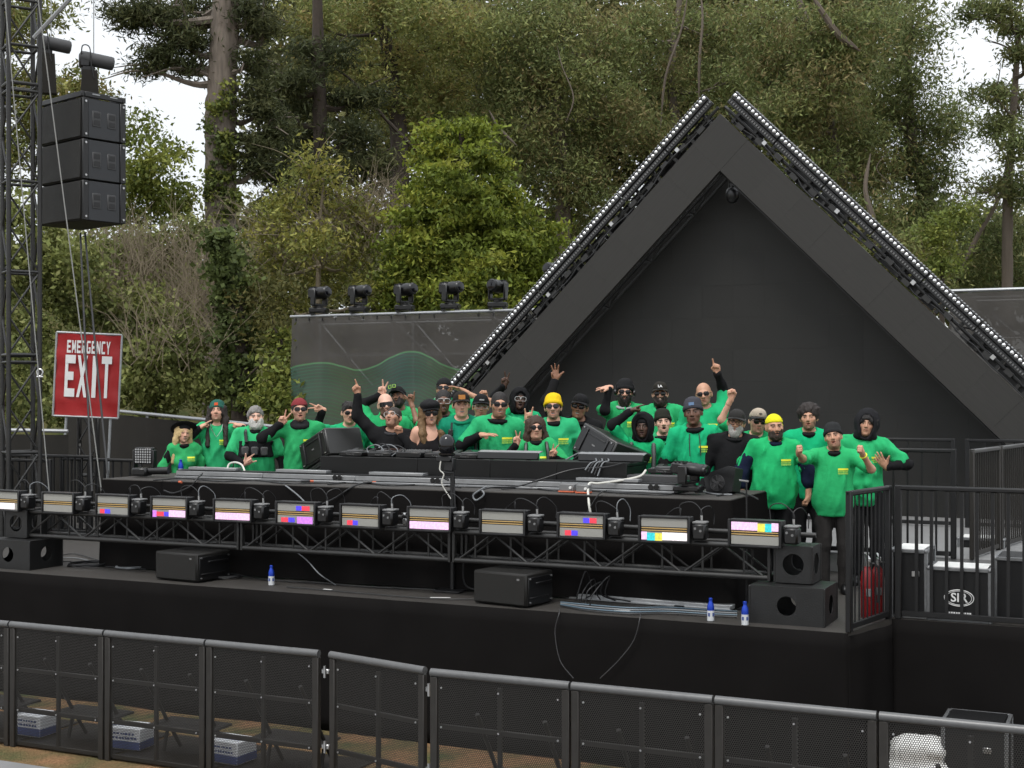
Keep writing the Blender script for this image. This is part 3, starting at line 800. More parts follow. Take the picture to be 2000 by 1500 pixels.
tree('cypress_tree', 'broad olive-green tree above the bright tree at the top centre', GB(760, Y3), [(GB(770, Y3), .4), (PT(780, 320, Y3), .3), (PT(760, 120, Y3), .22), (PT(740, 0, Y3), .14)],
     [blob(u, v, Y3 + RG.uniform(-2, 2), ru, rv, n) for u, v, ru, rv, n in ((600, 40, 80, 45, 22), (700, 60, 80, 55, 26), (640, 120, 60, 34, 14), (800, 110, 80, 60, 28), (760, 200, 70, 50, 22), (860, 180, 80, 60, 28), (800, 280, 60, 45, 18), (700, 150, 60, 40, 16), (830, 30, 80, 45, 22), (740, 5, 70, 40, 18), (900, 80, 70, 50, 22))], 'bark_dark', OLIVE,
     extra_limbs=[([PT(850, 330, Y3 - 2), PT(760, 240, Y3 - 2.5), PT(690, 160, Y3 - 3), PT(640, 125, Y3 - 3)], .13, .04)])
# bright conical tree
Y4 = 30.0
bl = []
for v in range(250, 620, 22):
    half = (16 + (v - 240) * .52 if v < 430 else 114 + (v - 430) * .34) * RG.uniform(.88, 1.12)
    cx = 890 + (v - 240) * .09
    nb_ = max(2, int(half / 18))
    for i in range(nb_): bl.append(blob(cx + (i / (nb_ - 1) - .5) * 2 * half * .88 + RG.uniform(-13, 13), v + RG.uniform(-12, 12), Y4 + RG.uniform(-.9, .6) - (1 - abs(i / (nb_ - 1) - .5) * 2) * 1.1, 24, 17, 5))
bl += [blob(820, 520, Y4 - .6, 38, 26, 12), blob(1075, 470, Y4, 30, 34, 10)]
tree('evergreen_tree', 'bright yellow-green conical evergreen behind the spotlights', GB(925, Y4), [(GB(925, Y4), .2), (PT(925, 480, Y4), .14), (PT(900, 260, Y4), .05)], bl, 'bark_dark', BRIGHT, limbs=False)
# eucalyptus wall across the right two thirds
for (u0, Y5, lab, bl_, spec, trk, ex) in (
    (1090, 50, 'broad feathery gum tree left of the arch apex', [(960, 60, 85, 60, 34), (1060, 40, 90, 60, 34), (1000, 150, 90, 60, 36), (1110, 140, 90, 60, 36), (1020, 240, 85, 60, 34), (1120, 250, 85, 65, 36), (1060, 330, 90, 60, 36), (1150, 360, 80, 60, 32), (1180, 90, 80, 60, 30), (1190, 220, 70, 70, 30), (1110, 430, 70, 60, 26), (960, 200, 60, 50, 20)], EUC,
     [(0, 0, .34), (1100, 380, .28), (1085, 200, .2), (1100, 30, .12)], [([PT(1105, 240, 47), PT(1120, 190, 47), PT(1098, 130, 47.2), PT(1088, 90, 47.5)], .05, .02), ([PT(1010, 285, 46.5), PT(975, 250, 46.6), PT(955, 215, 46.8)], .10, .05)]),
    (1320, 54, 'pale-stemmed gum tree directly behind the arch apex', [(1250, 50, 80, 60, 30), (1340, 40, 85, 55, 32), (1270, 150, 80, 60, 28), (1360, 130, 80, 60, 30), (1260, 270, 70, 60, 24), (1340, 230, 80, 60, 28), (1430, 60, 80, 60, 30), (1430, 160, 70, 50, 24)], EUC,
     [(0, 0, .3), (1325, 330, .22), (1310, 150, .15), (1330, -20, .09)], [([PT(1365, 200, 50), PT(1366, 120, 50), PT(1372, 40, 50.2), PT(1368, -20, 50.4)], .10, .06), ([PT(1480, 190, 49), PT(1520, 140, 49), PT(1545, 100, 49.2), PT(1570, 30, 49.5)], .15, .06), ([PT(1290, 250, 50), PT(1300, 150, 50), PT(1330, 60, 50), PT(1345, -20, 50)], .09, .05)]),
    (1560, 47, 'tall gum tree behind the upper right slope of the arch', [(1500, 40, 80, 60, 30), (1590, 70, 80, 60, 30), (1520, 130, 80, 55, 30), (1600, 170, 85, 60, 32), (1540, 230, 80, 50, 28), (1640, 260, 85, 60, 32), (1600, 330, 80, 50, 28), (1690, 340, 80, 60, 30), (1680, 420, 80, 60, 30), (1740, 480, 75, 60, 28), (1660, 60, 70, 60, 26), (1800, 540, 60, 50, 20)], EUC,
     [(0, 0, .3), (1640, 420, .22), (1625, 260, .17), (1600, 120, .13), (1560, 0, .1)], [([PT(1720, 520, 44.5), PT(1705, 430, 44.5), PT(1690, 370, 44.6), PT(1700, 300, 44.8)], .2, .09), ([PT(1680, 100, 44), PT(1640, 70, 44), PT(1610, 30, 44), PT(1585, -10, 44)], .22, .12), ([PT(1730, 300, 44), PT(1712, 330, 44), PT(1740, 360, 44), PT(1700, 345, 44)], .03, .01)]),
    (1800, 50, 'dense gum tree at the right above the scrim', [(1730, 60, 80, 60, 28), (1770, 140, 70, 60, 26), (1740, 210, 80, 60, 30), (1810, 250, 80, 60, 30), (1790, 50, 50, 40, 12), (1770, 330, 75, 55, 28), (1830, 360, 60, 50, 20), (1850, 450, 60, 50, 22), (1800, 430, 60, 50, 22), (1900, 520, 70, 50, 24), (1860, 240, 50, 45, 14), (1960, 470, 60, 60, 22), (1980, 560, 60, 50, 18)], EUCD,
     [(0, 0, .36), (1810, 420, .3), (1780, 280, .22), (1770, 60, .12)], [([PT(1880, 520, 47), PT(1910, 460, 47), PT(1945, 400, 47), PT(1975, 320, 47)], .16, .08), ([PT(1800, 430, 46.5), PT(1840, 445, 46.5), PT(1870, 455, 46.5)], .07, .04)]),
    (1965, 45, 'layered dark tree in the upper right corner', [(1975, 50, 50, 20, 10), (1990, 100, 36, 22, 8), (1930, 175, 50, 14, 6), (1975, 200, 45, 34, 12), (1990, 280, 40, 40, 12), (1950, 250, 40, 24, 8), (1985, 370, 40, 40, 12), (1930, 370, 35, 14, 6), (1975, 15, 50, 26, 10), (1905, 20, 40, 26, 8)], dict(EUCD, clump=.55),
     [(0, 0, .2), (1968, 420, .16), (1975, 280, .12), (1990, 60, .08)], [])):
    trunk_ = [(GB(u0, Y5), trk[0][2])] + [(PT(a, b_, Y5), c_) for a, b_, c_ in trk[1:]]
    tree('gum_tree', lab, GB(u0, Y5), trunk_, [blob(a, b_, Y5 + RG.uniform(-2.5, 2), c_, d_, e_) for a, b_, c_, d_, e_ in bl_], 'bark_pale', spec, extra_limbs=ex, lr=.06)
tree('lime_tree', 'small lime-green tree glimpsed under the right gum tree', GB(1840, 40), [(GB(1840, 40), .12), (PT(1840, 500, 40), .06)], [blob(1830, 450, 40, 42, 36, 16), blob(1870, 420, 40, 28, 26, 9), blob(1840, 510, 40, 40, 30, 12)], 'bark_dark', dict(GREENB, clump=.4), limbs=False)
# loose ochre willow-like tree and the ivy-covered stump
Y6 = 30.0
tree('willow_tree', 'loose yellowish twiggy tree between the pine and the bright evergreen', GB(620, Y6), [(GB(620, Y6), .07), (PT(622, 520, Y6), .05), (PT(632, 350, Y6), .02)],
     [blob(u, v, Y6 + RG.uniform(-1, 1), ru, rv, n) for u, v, ru, rv, n in ((610, 330, 45, 40, 14), (560, 400, 45, 40, 14), (670, 400, 50, 45, 17), (600, 470, 60, 45, 20), (690, 490, 50, 45, 17), (540, 510, 50, 45, 17), (740, 560, 45, 40, 14), (630, 550, 60, 40, 20), (560, 580, 50, 40, 15), (520, 450, 35, 40, 10), (720, 430, 30, 30, 7))], 'twig', OCHRE, lr=.03)
Y7 = 27.0
st_ = [blob(430 + (v - 440) * .12 + RG.uniform(-9, 9), v, Y7, 34 + 12 * math.sin(v * .05), 26, 12) for v in range(470, 800, 28)]
tree('ivy_stump', 'leaning dead trunk wrapped in dark ivy', GB(470, Y7), [(GB(475, Y7), .22), (PT(465, 640, Y7), .18), (PT(430, 470, Y7), .1)], st_, 'bark_dark', IVY, limbs=False, extra_limbs=[([PT(480, 740, Y7 - .4), PT(520, 700, Y7 - .5), PT(550, 672, Y7 - .5), PT(535, 640, Y7 - .5), PT(530, 610, Y7 - .5)], .07, .02)])
# shrubs and bushes on the bank at the left
for (lab, u, Y, bls, spec) in (
    ('green broad-leaved bush beside the hanging subwoofers', 290, 33, [(270, 260, 40, 40, 12), (300, 320, 45, 40, 15), (260, 360, 55, 45, 20), (330, 300, 28, 26, 6), (310, 400, 55, 35, 17), (240, 430, 50, 30, 14), (350, 390, 40, 36, 12)], GREENB),
    ('feathery tree behind the top of the lattice tower', 60, 34, [(20, 60, 55, 50, 16), (60, 20, 50, 34, 12), (10, 170, 50, 60, 16), (60, 190, 40, 50, 12), (110, 190, 34, 40, 10), (150, 170, 40, 34, 10), (90, 260, 50, 50, 16), (20, 300, 50, 60, 18), (200, 190, 30, 22, 6), (110, 30, 30, 16, 4)], dict(OLIVE, clump=.5, L=.15, W=.05)),
    ('thick grey-green bush left of the exit sign', 60, 28, [(20, 420, 55, 60, 22), (90, 470, 60, 50, 22), (30, 540, 60, 60, 24), (110, 570, 60, 55, 24), (40, 660, 60, 60, 24), (90, 720, 60, 50, 20), (180, 620, 45, 40, 15), (150, 520, 50, 40, 16), (20, 760, 60, 50, 18)], BUSH),
    ('mottled bush half hidden in the leafless brush', 300, 30.5, [(250, 480, 50, 45, 14), (320, 500, 55, 45, 15), (370, 470, 45, 45, 12), (290, 560, 60, 45, 17), (200, 500, 45, 40, 11), (360, 560, 50, 40, 13)], BUSH),
    ('thick bush right of the exit sign', 300, 28, [(250, 590, 55, 40, 18), (300, 640, 60, 50, 24), (260, 700, 60, 50, 24), (340, 700, 60, 55, 26), (300, 770, 60, 40, 20), (390, 750, 55, 45, 20), (370, 640, 45, 45, 15), (230, 760, 50, 45, 18), (440, 790, 45, 36, 12)], BUSH),
    ('low green undergrowth on the bank beside the banner', 550, 26, [(545, 730, 30, 30, 9), (560, 790, 30, 30, 9), (520, 790, 34, 26, 9), (550, 670, 26, 30, 6)], dict(GREENB, clump=.3)),
    ('bush at the left edge behind the lattice tower', 10, 26, [(0, 700, 50, 50, 14), (40, 790, 50, 40, 12), (-20, 780, 40, 40, 8), (110, 800, 40, 26, 9)], BUSH),
    ('low bush on the bank right of the ivy trunk', 520, 27, [(520, 640, 34, 40, 9), (540, 560, 34, 40, 9), (500, 580, 30, 40, 8)], dict(OCHRE, cols=[(.11, .105, .035), (.09, .095, .032), (.14, .12, .04)]))):
    tree('shrub', lab, GB(u, Y), [(GB(u, Y), .03), (PT(u + 6, bls[0][1] + 60, Y), .012)], [blob(a, b_, Y + RG.uniform(-.8, .8), c_, d_, e_) for a, b_, c_, d_, e_ in bls], 'bark_dark', spec, group='shrubs on the bank', cat='shrub', limbs=False)
# leafless brush: fans of thin twigs
def brush(lab, u, v, Y, n, ru, rv, seed):
    r = random.Random(seed); base = Vector(GB(u, Y)); t = thing('leafless_shrub', lab, 'shrub', base, 0, 'shrubs on the bank'); b = MB(); k = Y / F_PX
    for i in range(n):
        p = Vector(PT(u + r.uniform(-ru, ru), v + rv * r.uniform(.2, 1), Y + r.uniform(-1, 1))) - base; a = r.uniform(-1.0, 1.0); L = r.uniform(.5, 1.6); q = p + Vector((math.sin(a) * L, r.uniform(-.3, .3), math.cos(a) * L * .9)); m = (p + q) / 2 + Vector((r.uniform(-.15, .15), 0, r.uniform(-.05, .2)))
        b.tube([p, m, q], .01, 3, cap=False, rad=[.009, .007, .003])
        for j in range(2): s_ = m.lerp(q, r.random()); e = s_ + Vector((r.uniform(-.4, .4), r.uniform(-.2, .2), r.uniform(.05, .45))); b.tube([s_, e], .01, 3, cap=False, rad=[.005, .002])
    o = b.build('twigs', 'twig', t, fix=False); o['kind'] = 'stuff'
brush('pale leafless brush right of the hanging subwoofers', 290, 480, 30, 300, 110, 110, 1); brush('leafless brush above the exit sign', 200, 520, 29.5, 170, 90, 90, 2); brush('leafless brush left of the ivy trunk', 390, 560, 29, 160, 60, 110, 3)
brush('brown leafless brush below the yellowish tree', 600, 430, 31, 260, 110, 120, 4); brush('brown leafless twigs left of the bright evergreen', 745, 400, 31, 150, 45, 90, 5); brush('leafless brush low on the bank before the bush', 340, 640, 27.4, 120, 90, 90, 6)
# far wood closing the view
pr = []
for (u, v, ru, rv, n) in [(u, v, 110, 90, 26) for u in range(480, 2100, 120) for v in (15, 120, 210, 300, 470) if not (u < 560 and v < 350) and not (u > 1760 and v < 450)] + [(u, 560, 130, 90, 30) for u in range(0, 2100, 140)] + [(u, 680, 130, 70, 24) for u in range(-40, 1200, 140)]:
    Yw = 64 if v < 500 else 57; c, a, k = blob(u + RG.uniform(-30, 30), v + RG.uniform(-20, 20), Yw + RG.uniform(-3, 3), ru, rv, n); pr.append(leaves(c, a, int(k * 1.15), 60, 1.4, .40, .19, [(.15, .155, .066), (.128, .135, .06), (.175, .17, .075)], .3, shell=.3))
V, F, c = join(pr); tag(fast_mesh('distant_wood', V, F, 'leaf', None, smooth=False, col=c), 'dim wood behind all the single trees', 'wood', kind='stuff')
# ------------------------------------------------------------------ table (covered riser) with the DJ desk
TZ = 1.03
ts0 = onD(200, 937, 12.5)[0]; ts1 = onD(1426, 978, 12.5)[0]; TL = ts1 - ts0; TD = 1.32
tbl = sthing('covered_table', 'long table riser under black cloth carrying the desk and lights', 'table', ts0, 12.5)
b = MB(); b.box((TL / 2, TD / 2, TZ - .03), (TL, TD, .06), .006); b.build('tabletop', 'deck_black', tbl, smooth=False)
for i in range(6):
    for y in (.12, TD - .12):
        b = MB(); b.cyl((.2 + i * (TL - .4) / 5, y, 0), (.2 + i * (TL - .4) / 5, y, TZ - .06), .024, 8); b.build('leg', 'galvanised', tbl)
def skirt_part(parent, path, z0, z1, amp, seed, out=.02, name='skirt'):
    r = random.Random(seed); pts = []
    for k in range(len(path) - 1):
        a, c = path[k], path[k + 1]; L = math.hypot(c[0] - a[0], c[1] - a[1]); n = max(2, int(L / .04)); nx, ny = (c[1] - a[1]) / L, -(c[0] - a[0]) / L
        for i in range(n + (k == len(path) - 2)): t = i / n; pts.append((a[0] + (c[0] - a[0]) * t, a[1] + (c[1] - a[1]) * t, nx, ny))
    ph = [(r.uniform(0, 6.28), r.uniform(.5, 1.6)) for _ in range(5)]; V = []; nz = 14
    for i, (x, y, nx, ny) in enumerate(pts):
        s = i * .04; w = sum(math.sin(s * 4.2 * f + p_) for p_, f in ph) / 3
        sw = sum(math.sin(s * 1.1 * f + p_ * 2) for p_, f in ph[:3]) / 3
        for j in range(nz + 1):
            t = j / nz; A_ = amp * (.15 + t * .95); sag = .035 * math.sin(9 * t + 2.5 * sw) * amp * 8
            o_ = out * (.3 + t) + A_ * w + sag * .35 * (1 - t) + A_; V.append((x + nx * o_, y + ny * o_, z1 + (z0 - z1) * t))
    b = MB(); m = nz + 1; b.add(V, [[i * m + j, (i + 1) * m + j, (i + 1) * m + j + 1, i * m + j + 1] for i in range(len(pts) - 1) for j in range(nz)])
    o = b.build(name, 'skirt_cloth', parent, fix=False, ang=80); return o
skirt_part(tbl, [(0, TD), (0, 0), (TL, 0), (TL, TD)], .012, TZ - .012, .035, 4)
# aluminium edging rails lying along the table
rail_s0 = onD(342, 930, 12.95)[0]; rail_s1 = onD(1318, 950, 12.95)[0]; nseg = 5; sl = (rail_s1 - rail_s0) / nseg
for i in range(nseg):
    t = sthing('aluminium_rail', 'grooved aluminium rail on the covered table, %s from the left' % ORD[i], 'rail', rail_s0 + i * sl, 12.92, TZ + .004, group='aluminium rails on the table')
    b = MB(); b.box((sl / 2, .115, .012), (sl - .004, .20, .022), .004); b.box((sl / 2, .13, .056), (sl - .004, .17, .05), .004); b.build('extrusion', 'alu_sheet', t)
    b = MB(); b.box((sl / 2, .15, .03), (sl - .004, .19, .016)); b.box((sl / 2, .15, .088), (sl - .004, .17, .014)); b.build('dark_channel', 'black_metal', t)
    b = MB(); b.cyl((sl - .25, .03, .058), (sl - .25, .018, .058), .028, 14); b.cyl((sl - .19, .03, .058), (sl - .19, .018, .058), .028, 14)
    if i in (1, 2, 4): b.build('sockets', 'black_plastic', t)
    if i in (0, 1, 2, 4):
        b = MB(); b.box((sl * .4, .14, .112), (sl * .55, .12, .032), .004); b.build('cover_plate', 'alu_sheet', t)
# desk
ds0 = onD(625, 895, 13.2)[0]; ds1 = onD(1224, 910, 13.2)[0]; DL = ds1 - ds0; DZ = .28
desk = sthing('dj_desk', 'low flat black desk with plain front panels standing on the covered table', 'desk', ds0, 13.2, TZ + .004)
cut = [0, .34, .58, .79, 1.0]
for i in range(4):
    a, c = cut[i] * DL, cut[i + 1] * DL; b = MB(); b.box(((a + c) / 2, .015, DZ / 2), (c - a - .004, .03, DZ), .004); b.build('front_panel', 'desk_panel', desk)
b = MB(); b.box((DL / 2, .33, DZ - .025), (DL, .59, .03), .004); b.box((.02, .33, DZ / 2 - .02), (.03, .59, DZ - .05)); b.box((DL - .02, .33, DZ / 2 - .02), (.03, .59, DZ - .05)); b.build('desk_top', 'desk_panel', desk)
b = MB(); b.box((DL + .32, .12, .08), (.62, .30, .16), .006); b.build('side_shelf', 'dark_grey', desk)
DTZ = TZ + .004 + DZ - .008
def player(u, lab, text=True, zz=None):
    s = onD(u, 890, 13.35)[0]; t = sthing('media_player', lab, 'dj player', s, 13.36, DTZ if zz is None else zz, group='decks on the dj desk')
    b = MB(); b.box((0, .20, .03), (.30, .38, .05), .008); b.box((0, .31, .062), (.30, .14, .025), .005, Matrix.Rotation(.2, 3, 'X')); b.build('case', 'black_plastic', t)
    b = MB(); b.lathe([(.10, .055), (.10, .067), (.09, .074), (.03, .074)], 20, None, (0, .13, 0)); b.build('jog_wheel', 'dark_grey', t)
    b = MB(); b.box((0, .32, .079), (.16, .085, .004), 0, Matrix.Rotation(.2, 3, 'X')); b.build('screen', 'lens_dark', t)
    b = MB()
    for k in range(4): b.cyl((-.12, .05 + k * .035, .055), (-.12, .05 + k * .035, .062), .009, 8)
    b.build('buttons', 'grey_plastic', t)
    if text: text_mesh('lettering', 'Pioneer DJ', .024, 'grey_plastic', t, 0, .0006, Matrix.Translation((0, .0085, .03)) @ Matrix.Rotation(math.radians(90), 4, 'X'))
# ------------------------------------------------------------------ tilted screens, cable clutter
def flat_screen(u0, u1, v, lab):
    s_a = onD(u0, v, 13.28)[0]; s_b = onD(u1, v, 13.28)[0]; w = s_b - s_a
    t = sthing('desk_monitor', lab, 'monitor', (s_a + s_b) / 2, 13.26, DTZ + .002)
    R = Matrix.Rotation(math.radians(-14), 3, 'X')
    b = MB(); b.box((0, .05, .048), (w, .035, .075), .006, R); b.build('panel', 'black_plastic', t)
    b = MB(); b.box((0, .10, .090), (w + .01, .10, .012), .003, Matrix.Rotation(math.radians(10), 3, 'X')); b.build('hood', 'alu_sheet', t)
    b = MB(); b.box((-w * .3, .11, .045), (.04, .05, .085)); b.box((w * .3, .11, .045), (.04, .05, .085)); b.build('foot', 'black_metal', t)
flat_screen(931, 1050, 893, 'slanted black monitor on the desk in front of the round sunglasses')
flat_screen(1128, 1255, 900, 'slanted black monitor at the right end of the desk')
def cable(name, lab, pts, r=.006, mat='cable_black', n=6, group=None, seg=8):
    p0 = Vector(pts[0]); b = MB(); b.tube(spline([Vector(q) - p0 for q in pts], seg), r, n); o = b.build(name, mat); o.location = p0; return tag(o, lab, 'cable', group)
def SP(u, v, D): s, z = onD(u, v, D); return W(s, D, z)
def FZ(u, v, z=.012): s, D = onZ(u, v, z); return W(s, D, z)

# ------------------------------------------------------------------ monitor speakers
def speaker_box(parent, w, d, h, back=True):
    b = MB(); b.box((0, 0, h / 2), (w, d, h), .015); b.build('cabinet', 'speaker_paint', parent)
    b = MB(); b.box((0, -d / 2 - .004, h / 2), (w - .05, .012, h - .05), .004)
    if back:
        b.box((-w * .32, -d / 2 - .016, h / 2), (.03, .02, h - .09), .004); b.box((w * .32, -d / 2 - .016, h / 2), (.03, .02, h - .09), .004)
    b.build('rear_panel' if back else 'grille', 'black_plastic' if back else 'grille', parent)
    b = MB(); b.box((0, -d / 2 - .0125, h * .52), (.045, .006, .012)); b.build('badge', 'grey_plastic', parent)
    b = MB()
    for x in (-1, 1):
        for z in (.1, .9): b.cyl((x * (w / 2 - .035), -d / 2 - .008, h * z), (x * (w / 2 - .035), -d / 2 - .02, h * z), .008, 8)
    b.build('screws', 'bright_steel', parent)
def speaker_axes(yaw, pitch, roll):
    a0 = Vector((math.cos(yaw), math.sin(yaw), 0)); b0 = Vector((-math.sin(yaw), math.cos(yaw), 0)); z = Vector((0, 0, 1))
    a = a0 * math.cos(roll) - z * math.sin(roll); z1 = z * math.cos(roll) + a0 * math.sin(roll)
    bb = b0 * math.cos(pitch) - z1 * math.sin(pitch); u_ = z1 * math.cos(pitch) + b0 * math.sin(pitch); return Matrix((a, bb, u_)).transposed().to_4x4()
def tilted_speaker(lab, u, v, D_, yaw, pitch, roll, w, d, hs, lift=0.0):
    '''near vertical edge of the cabinet passes through u,v'''
    s, z = onD(u, v, D_); t = sthing('monitor_speaker', lab, 'speaker', s, D_, z); M = speaker_axes(yaw, pitch, roll); M.translation = W(s, D_, z) + (M.to_3x3() @ Vector((0, 0, lift))); t.matrix_world = M
    h = hs - .008
    b = MB(); b.box((w / 2, d / 2, h / 2), (w, d, h), .014); b.build('cabinet', 'speaker_satin', t)
    b = MB(); b.box((-.003, d / 2, h / 2), (.012, d - .05, h - .05), .004); b.build('rear_panel', 'black_plastic', t)
    b = MB(); b.box((-.014, d * .2, h / 2), (.02, .03, h - .07), .004); b.box((-.014, d * .8, h / 2), (.02, .03, h - .07), .004); b.box((-.012, d / 2, h * .78), (.016, d * .5, .015), .003); b.build('handles', 'black_metal', t)
    b = MB(); b.box((-.0105, d / 2, h * .5), (.005, .05, .014)); b.build('badge', 'grey_plastic', t)
    b = MB()
    for y in (.06, d - .06):
        for zz in (.12, .88): b.cyl((-.006, y, h * zz), (-.018, y, h * zz), .008, 8)
    b.build('screws', 'bright_steel', t)
tilted_speaker('lower black monitor speaker of the tilted pair left of the desk', 651, 932, 13.66, math.radians(38), math.radians(20), 0, .50, .66, .28)
tilted_speaker('upper black monitor speaker of the tilted pair left of the desk', 651, 932, 13.66, math.radians(38), math.radians(20), 0, .50, .66, .34, .284)
tilted_speaker('tilted black monitor speaker behind the right end of the desk', 1180, 918, 13.66, math.radians(40), math.radians(-20), math.radians(16), .56, .62, .34)
for (u, lab) in ((640, 'black speaker stand holding the pair of monitor speakers left of the desk'), (1168, 'black speaker stand holding the right monitor speaker')):
    s = onD(u, 890, 14.0)[0]; zt_ = TZ - .2 if u < 1000 else TZ - .05
    t = sthing('speaker_stand', lab, 'stand', s, 14.02); b = MB(); b.cyl((0, 0, .02), (0, 0, zt_), .03, 10); b.build('pole', 'black_metal', t); b = MB(); b.box((0, 0, zt_ + .005), (.4, .4, .02), .004); b.build('plate', 'black_metal', t); b = MB(); b.box((0, 0, .012), (.4, .4, .02), .004); b.build('base', 'black_metal', t)
for (u, v, w, d, h, rz, lab) in ((372, 1136, .62, .52, .30, -6, 'low black speaker on the stage floor near the left bottle'), (1010, 1184, .62, .46, .31, -10, 'low black speaker on the stage edge at the centre')):
    s, D_ = onZ(u, v, 0); t = sthing('stage_speaker', lab, 'speaker', s - .12, D_ + d / 2 - .06, 0.0, math.radians(rz))
    b = MB(); b.box((0, 0, h / 2 + .012), (w, d, h), .014); b.build('cabinet', 'speaker_paint', t)
    b = MB(); b.box((0, -d / 2 - .003, h / 2 + .012), (w - .03, .012, h - .03), .006); b.build('grille', 'grille', t)
    b = MB(); b.box((w * .36, -d / 2 - .0105, h * .86), (.03, .005, .018)); b.build('badge', 'grey_plastic', t)
    b = MB(); b.box((w / 2 + .004, 0, h * .5), (.01, d - .06, h - .05), .003); b.box((w / 2 + .014, .05, h * .72), (.02, d * .6, .02), .004); b.box((w / 2 + .014, -.03, h * .3), (.02, d * .7, .012), .003); b.build('side_plate', 'black_plastic', t)
    b = MB()
    for y in (-1, 1):
        for z in (.16, .88): b.cyl((w / 2 + .008, y * (d / 2 - .05), h * z), (w / 2 + .02, y * (d / 2 - .05), h * z), .009, 8)
    b.build('screws', 'bright_steel', t)

# ------------------------------------------------------------------ box truss with strobes along the front
TF, TB = 12.08, 12.36; Z0, Z1 = .37, .65
us = [45, 470, 883, 1508]
def truss_section(sa, sb, lab):
    t = sthing('box_truss', lab, 'truss', sa, TF, group='truss sections along the stage front'); L = sb - sa
    for y in (0, TB - TF):
        for z in (Z0, Z1): b = MB(); b.cyl((.01, y, z), (L - .01, y, z), .0255, 10); b.build('chord', 'truss_black', t)
    n = max(3, round(L / .42)); dx = (L - .12) / n
    for i in range(n):
        x0, x1 = .06 + i * dx, .06 + (i + 1) * dx; zz = (Z0, Z1) if i % 2 == 0 else (Z1, Z0)
        for y in (0, TB - TF): b = MB(); b.cyl((x0, y, zz[0]), (x1, y, zz[1]), .0125, 6); b.build('brace', 'truss_black', t)
        for z in (Z0, Z1): b = MB(); b.cyl((x0, 0, z), (x1, TB - TF, z) if i % 2 else (x0, TB - TF, z), .0125, 6); b.build('brace', 'truss_black', t)
        for y in (0, TB - TF): b = MB(); b.cyl((x0 + dx / 2, y, Z0), (x0 + dx / 2, y, Z1), .011, 6); b.build('brace', 'truss_black', t)
    for x in (.02, L - .02):
        b = MB()
        for y in (0, TB - TF): b.box((x, y, (Z0 + Z1) / 2), (.03, .05, Z1 - Z0 + .05), .004)
        for z in (Z0, Z1): b.box((x, (TB - TF) / 2, z), (.03, TB - TF - .05, .05), .004)
        b.build('end_frame', 'truss_black', t)
ss = [onD(u, 1040, TF)[0] for u in us]
for i, lab in enumerate(('black box truss section at the left end of the stage front', 'black box truss section in the middle, shortest of the three', 'long black box truss section at the right ending at the steel base boxes')): truss_section(ss[i] + .004, ss[i + 1] - .004, lab)
t = sthing('light_pipe', 'long black pipe above the truss that carries the strobes', 'pipe', onD(-60, 960, 12.24)[0], 12.24)
pe = onD(1594, 1052, 12.24)[0] - onD(-60, 960, 12.24)[0]
b = MB(); b.cyl((0, 0, .755), (pe, 0, .755), .0242, 12); b.build('tube', 'truss_black', t)
for i in range(6):
    x = .8 + i * (pe - 1.5) / 5; b = MB(); b.box((x, 0, .715), (.05, .06, .075), .01); b.cyl((x - .02, -.03, .77), (x + .02, -.06, .80), .012, 8); b.box((x, -.03, .80), (.05, .02, .02)); b.build('clamp', 'bright_steel', t)
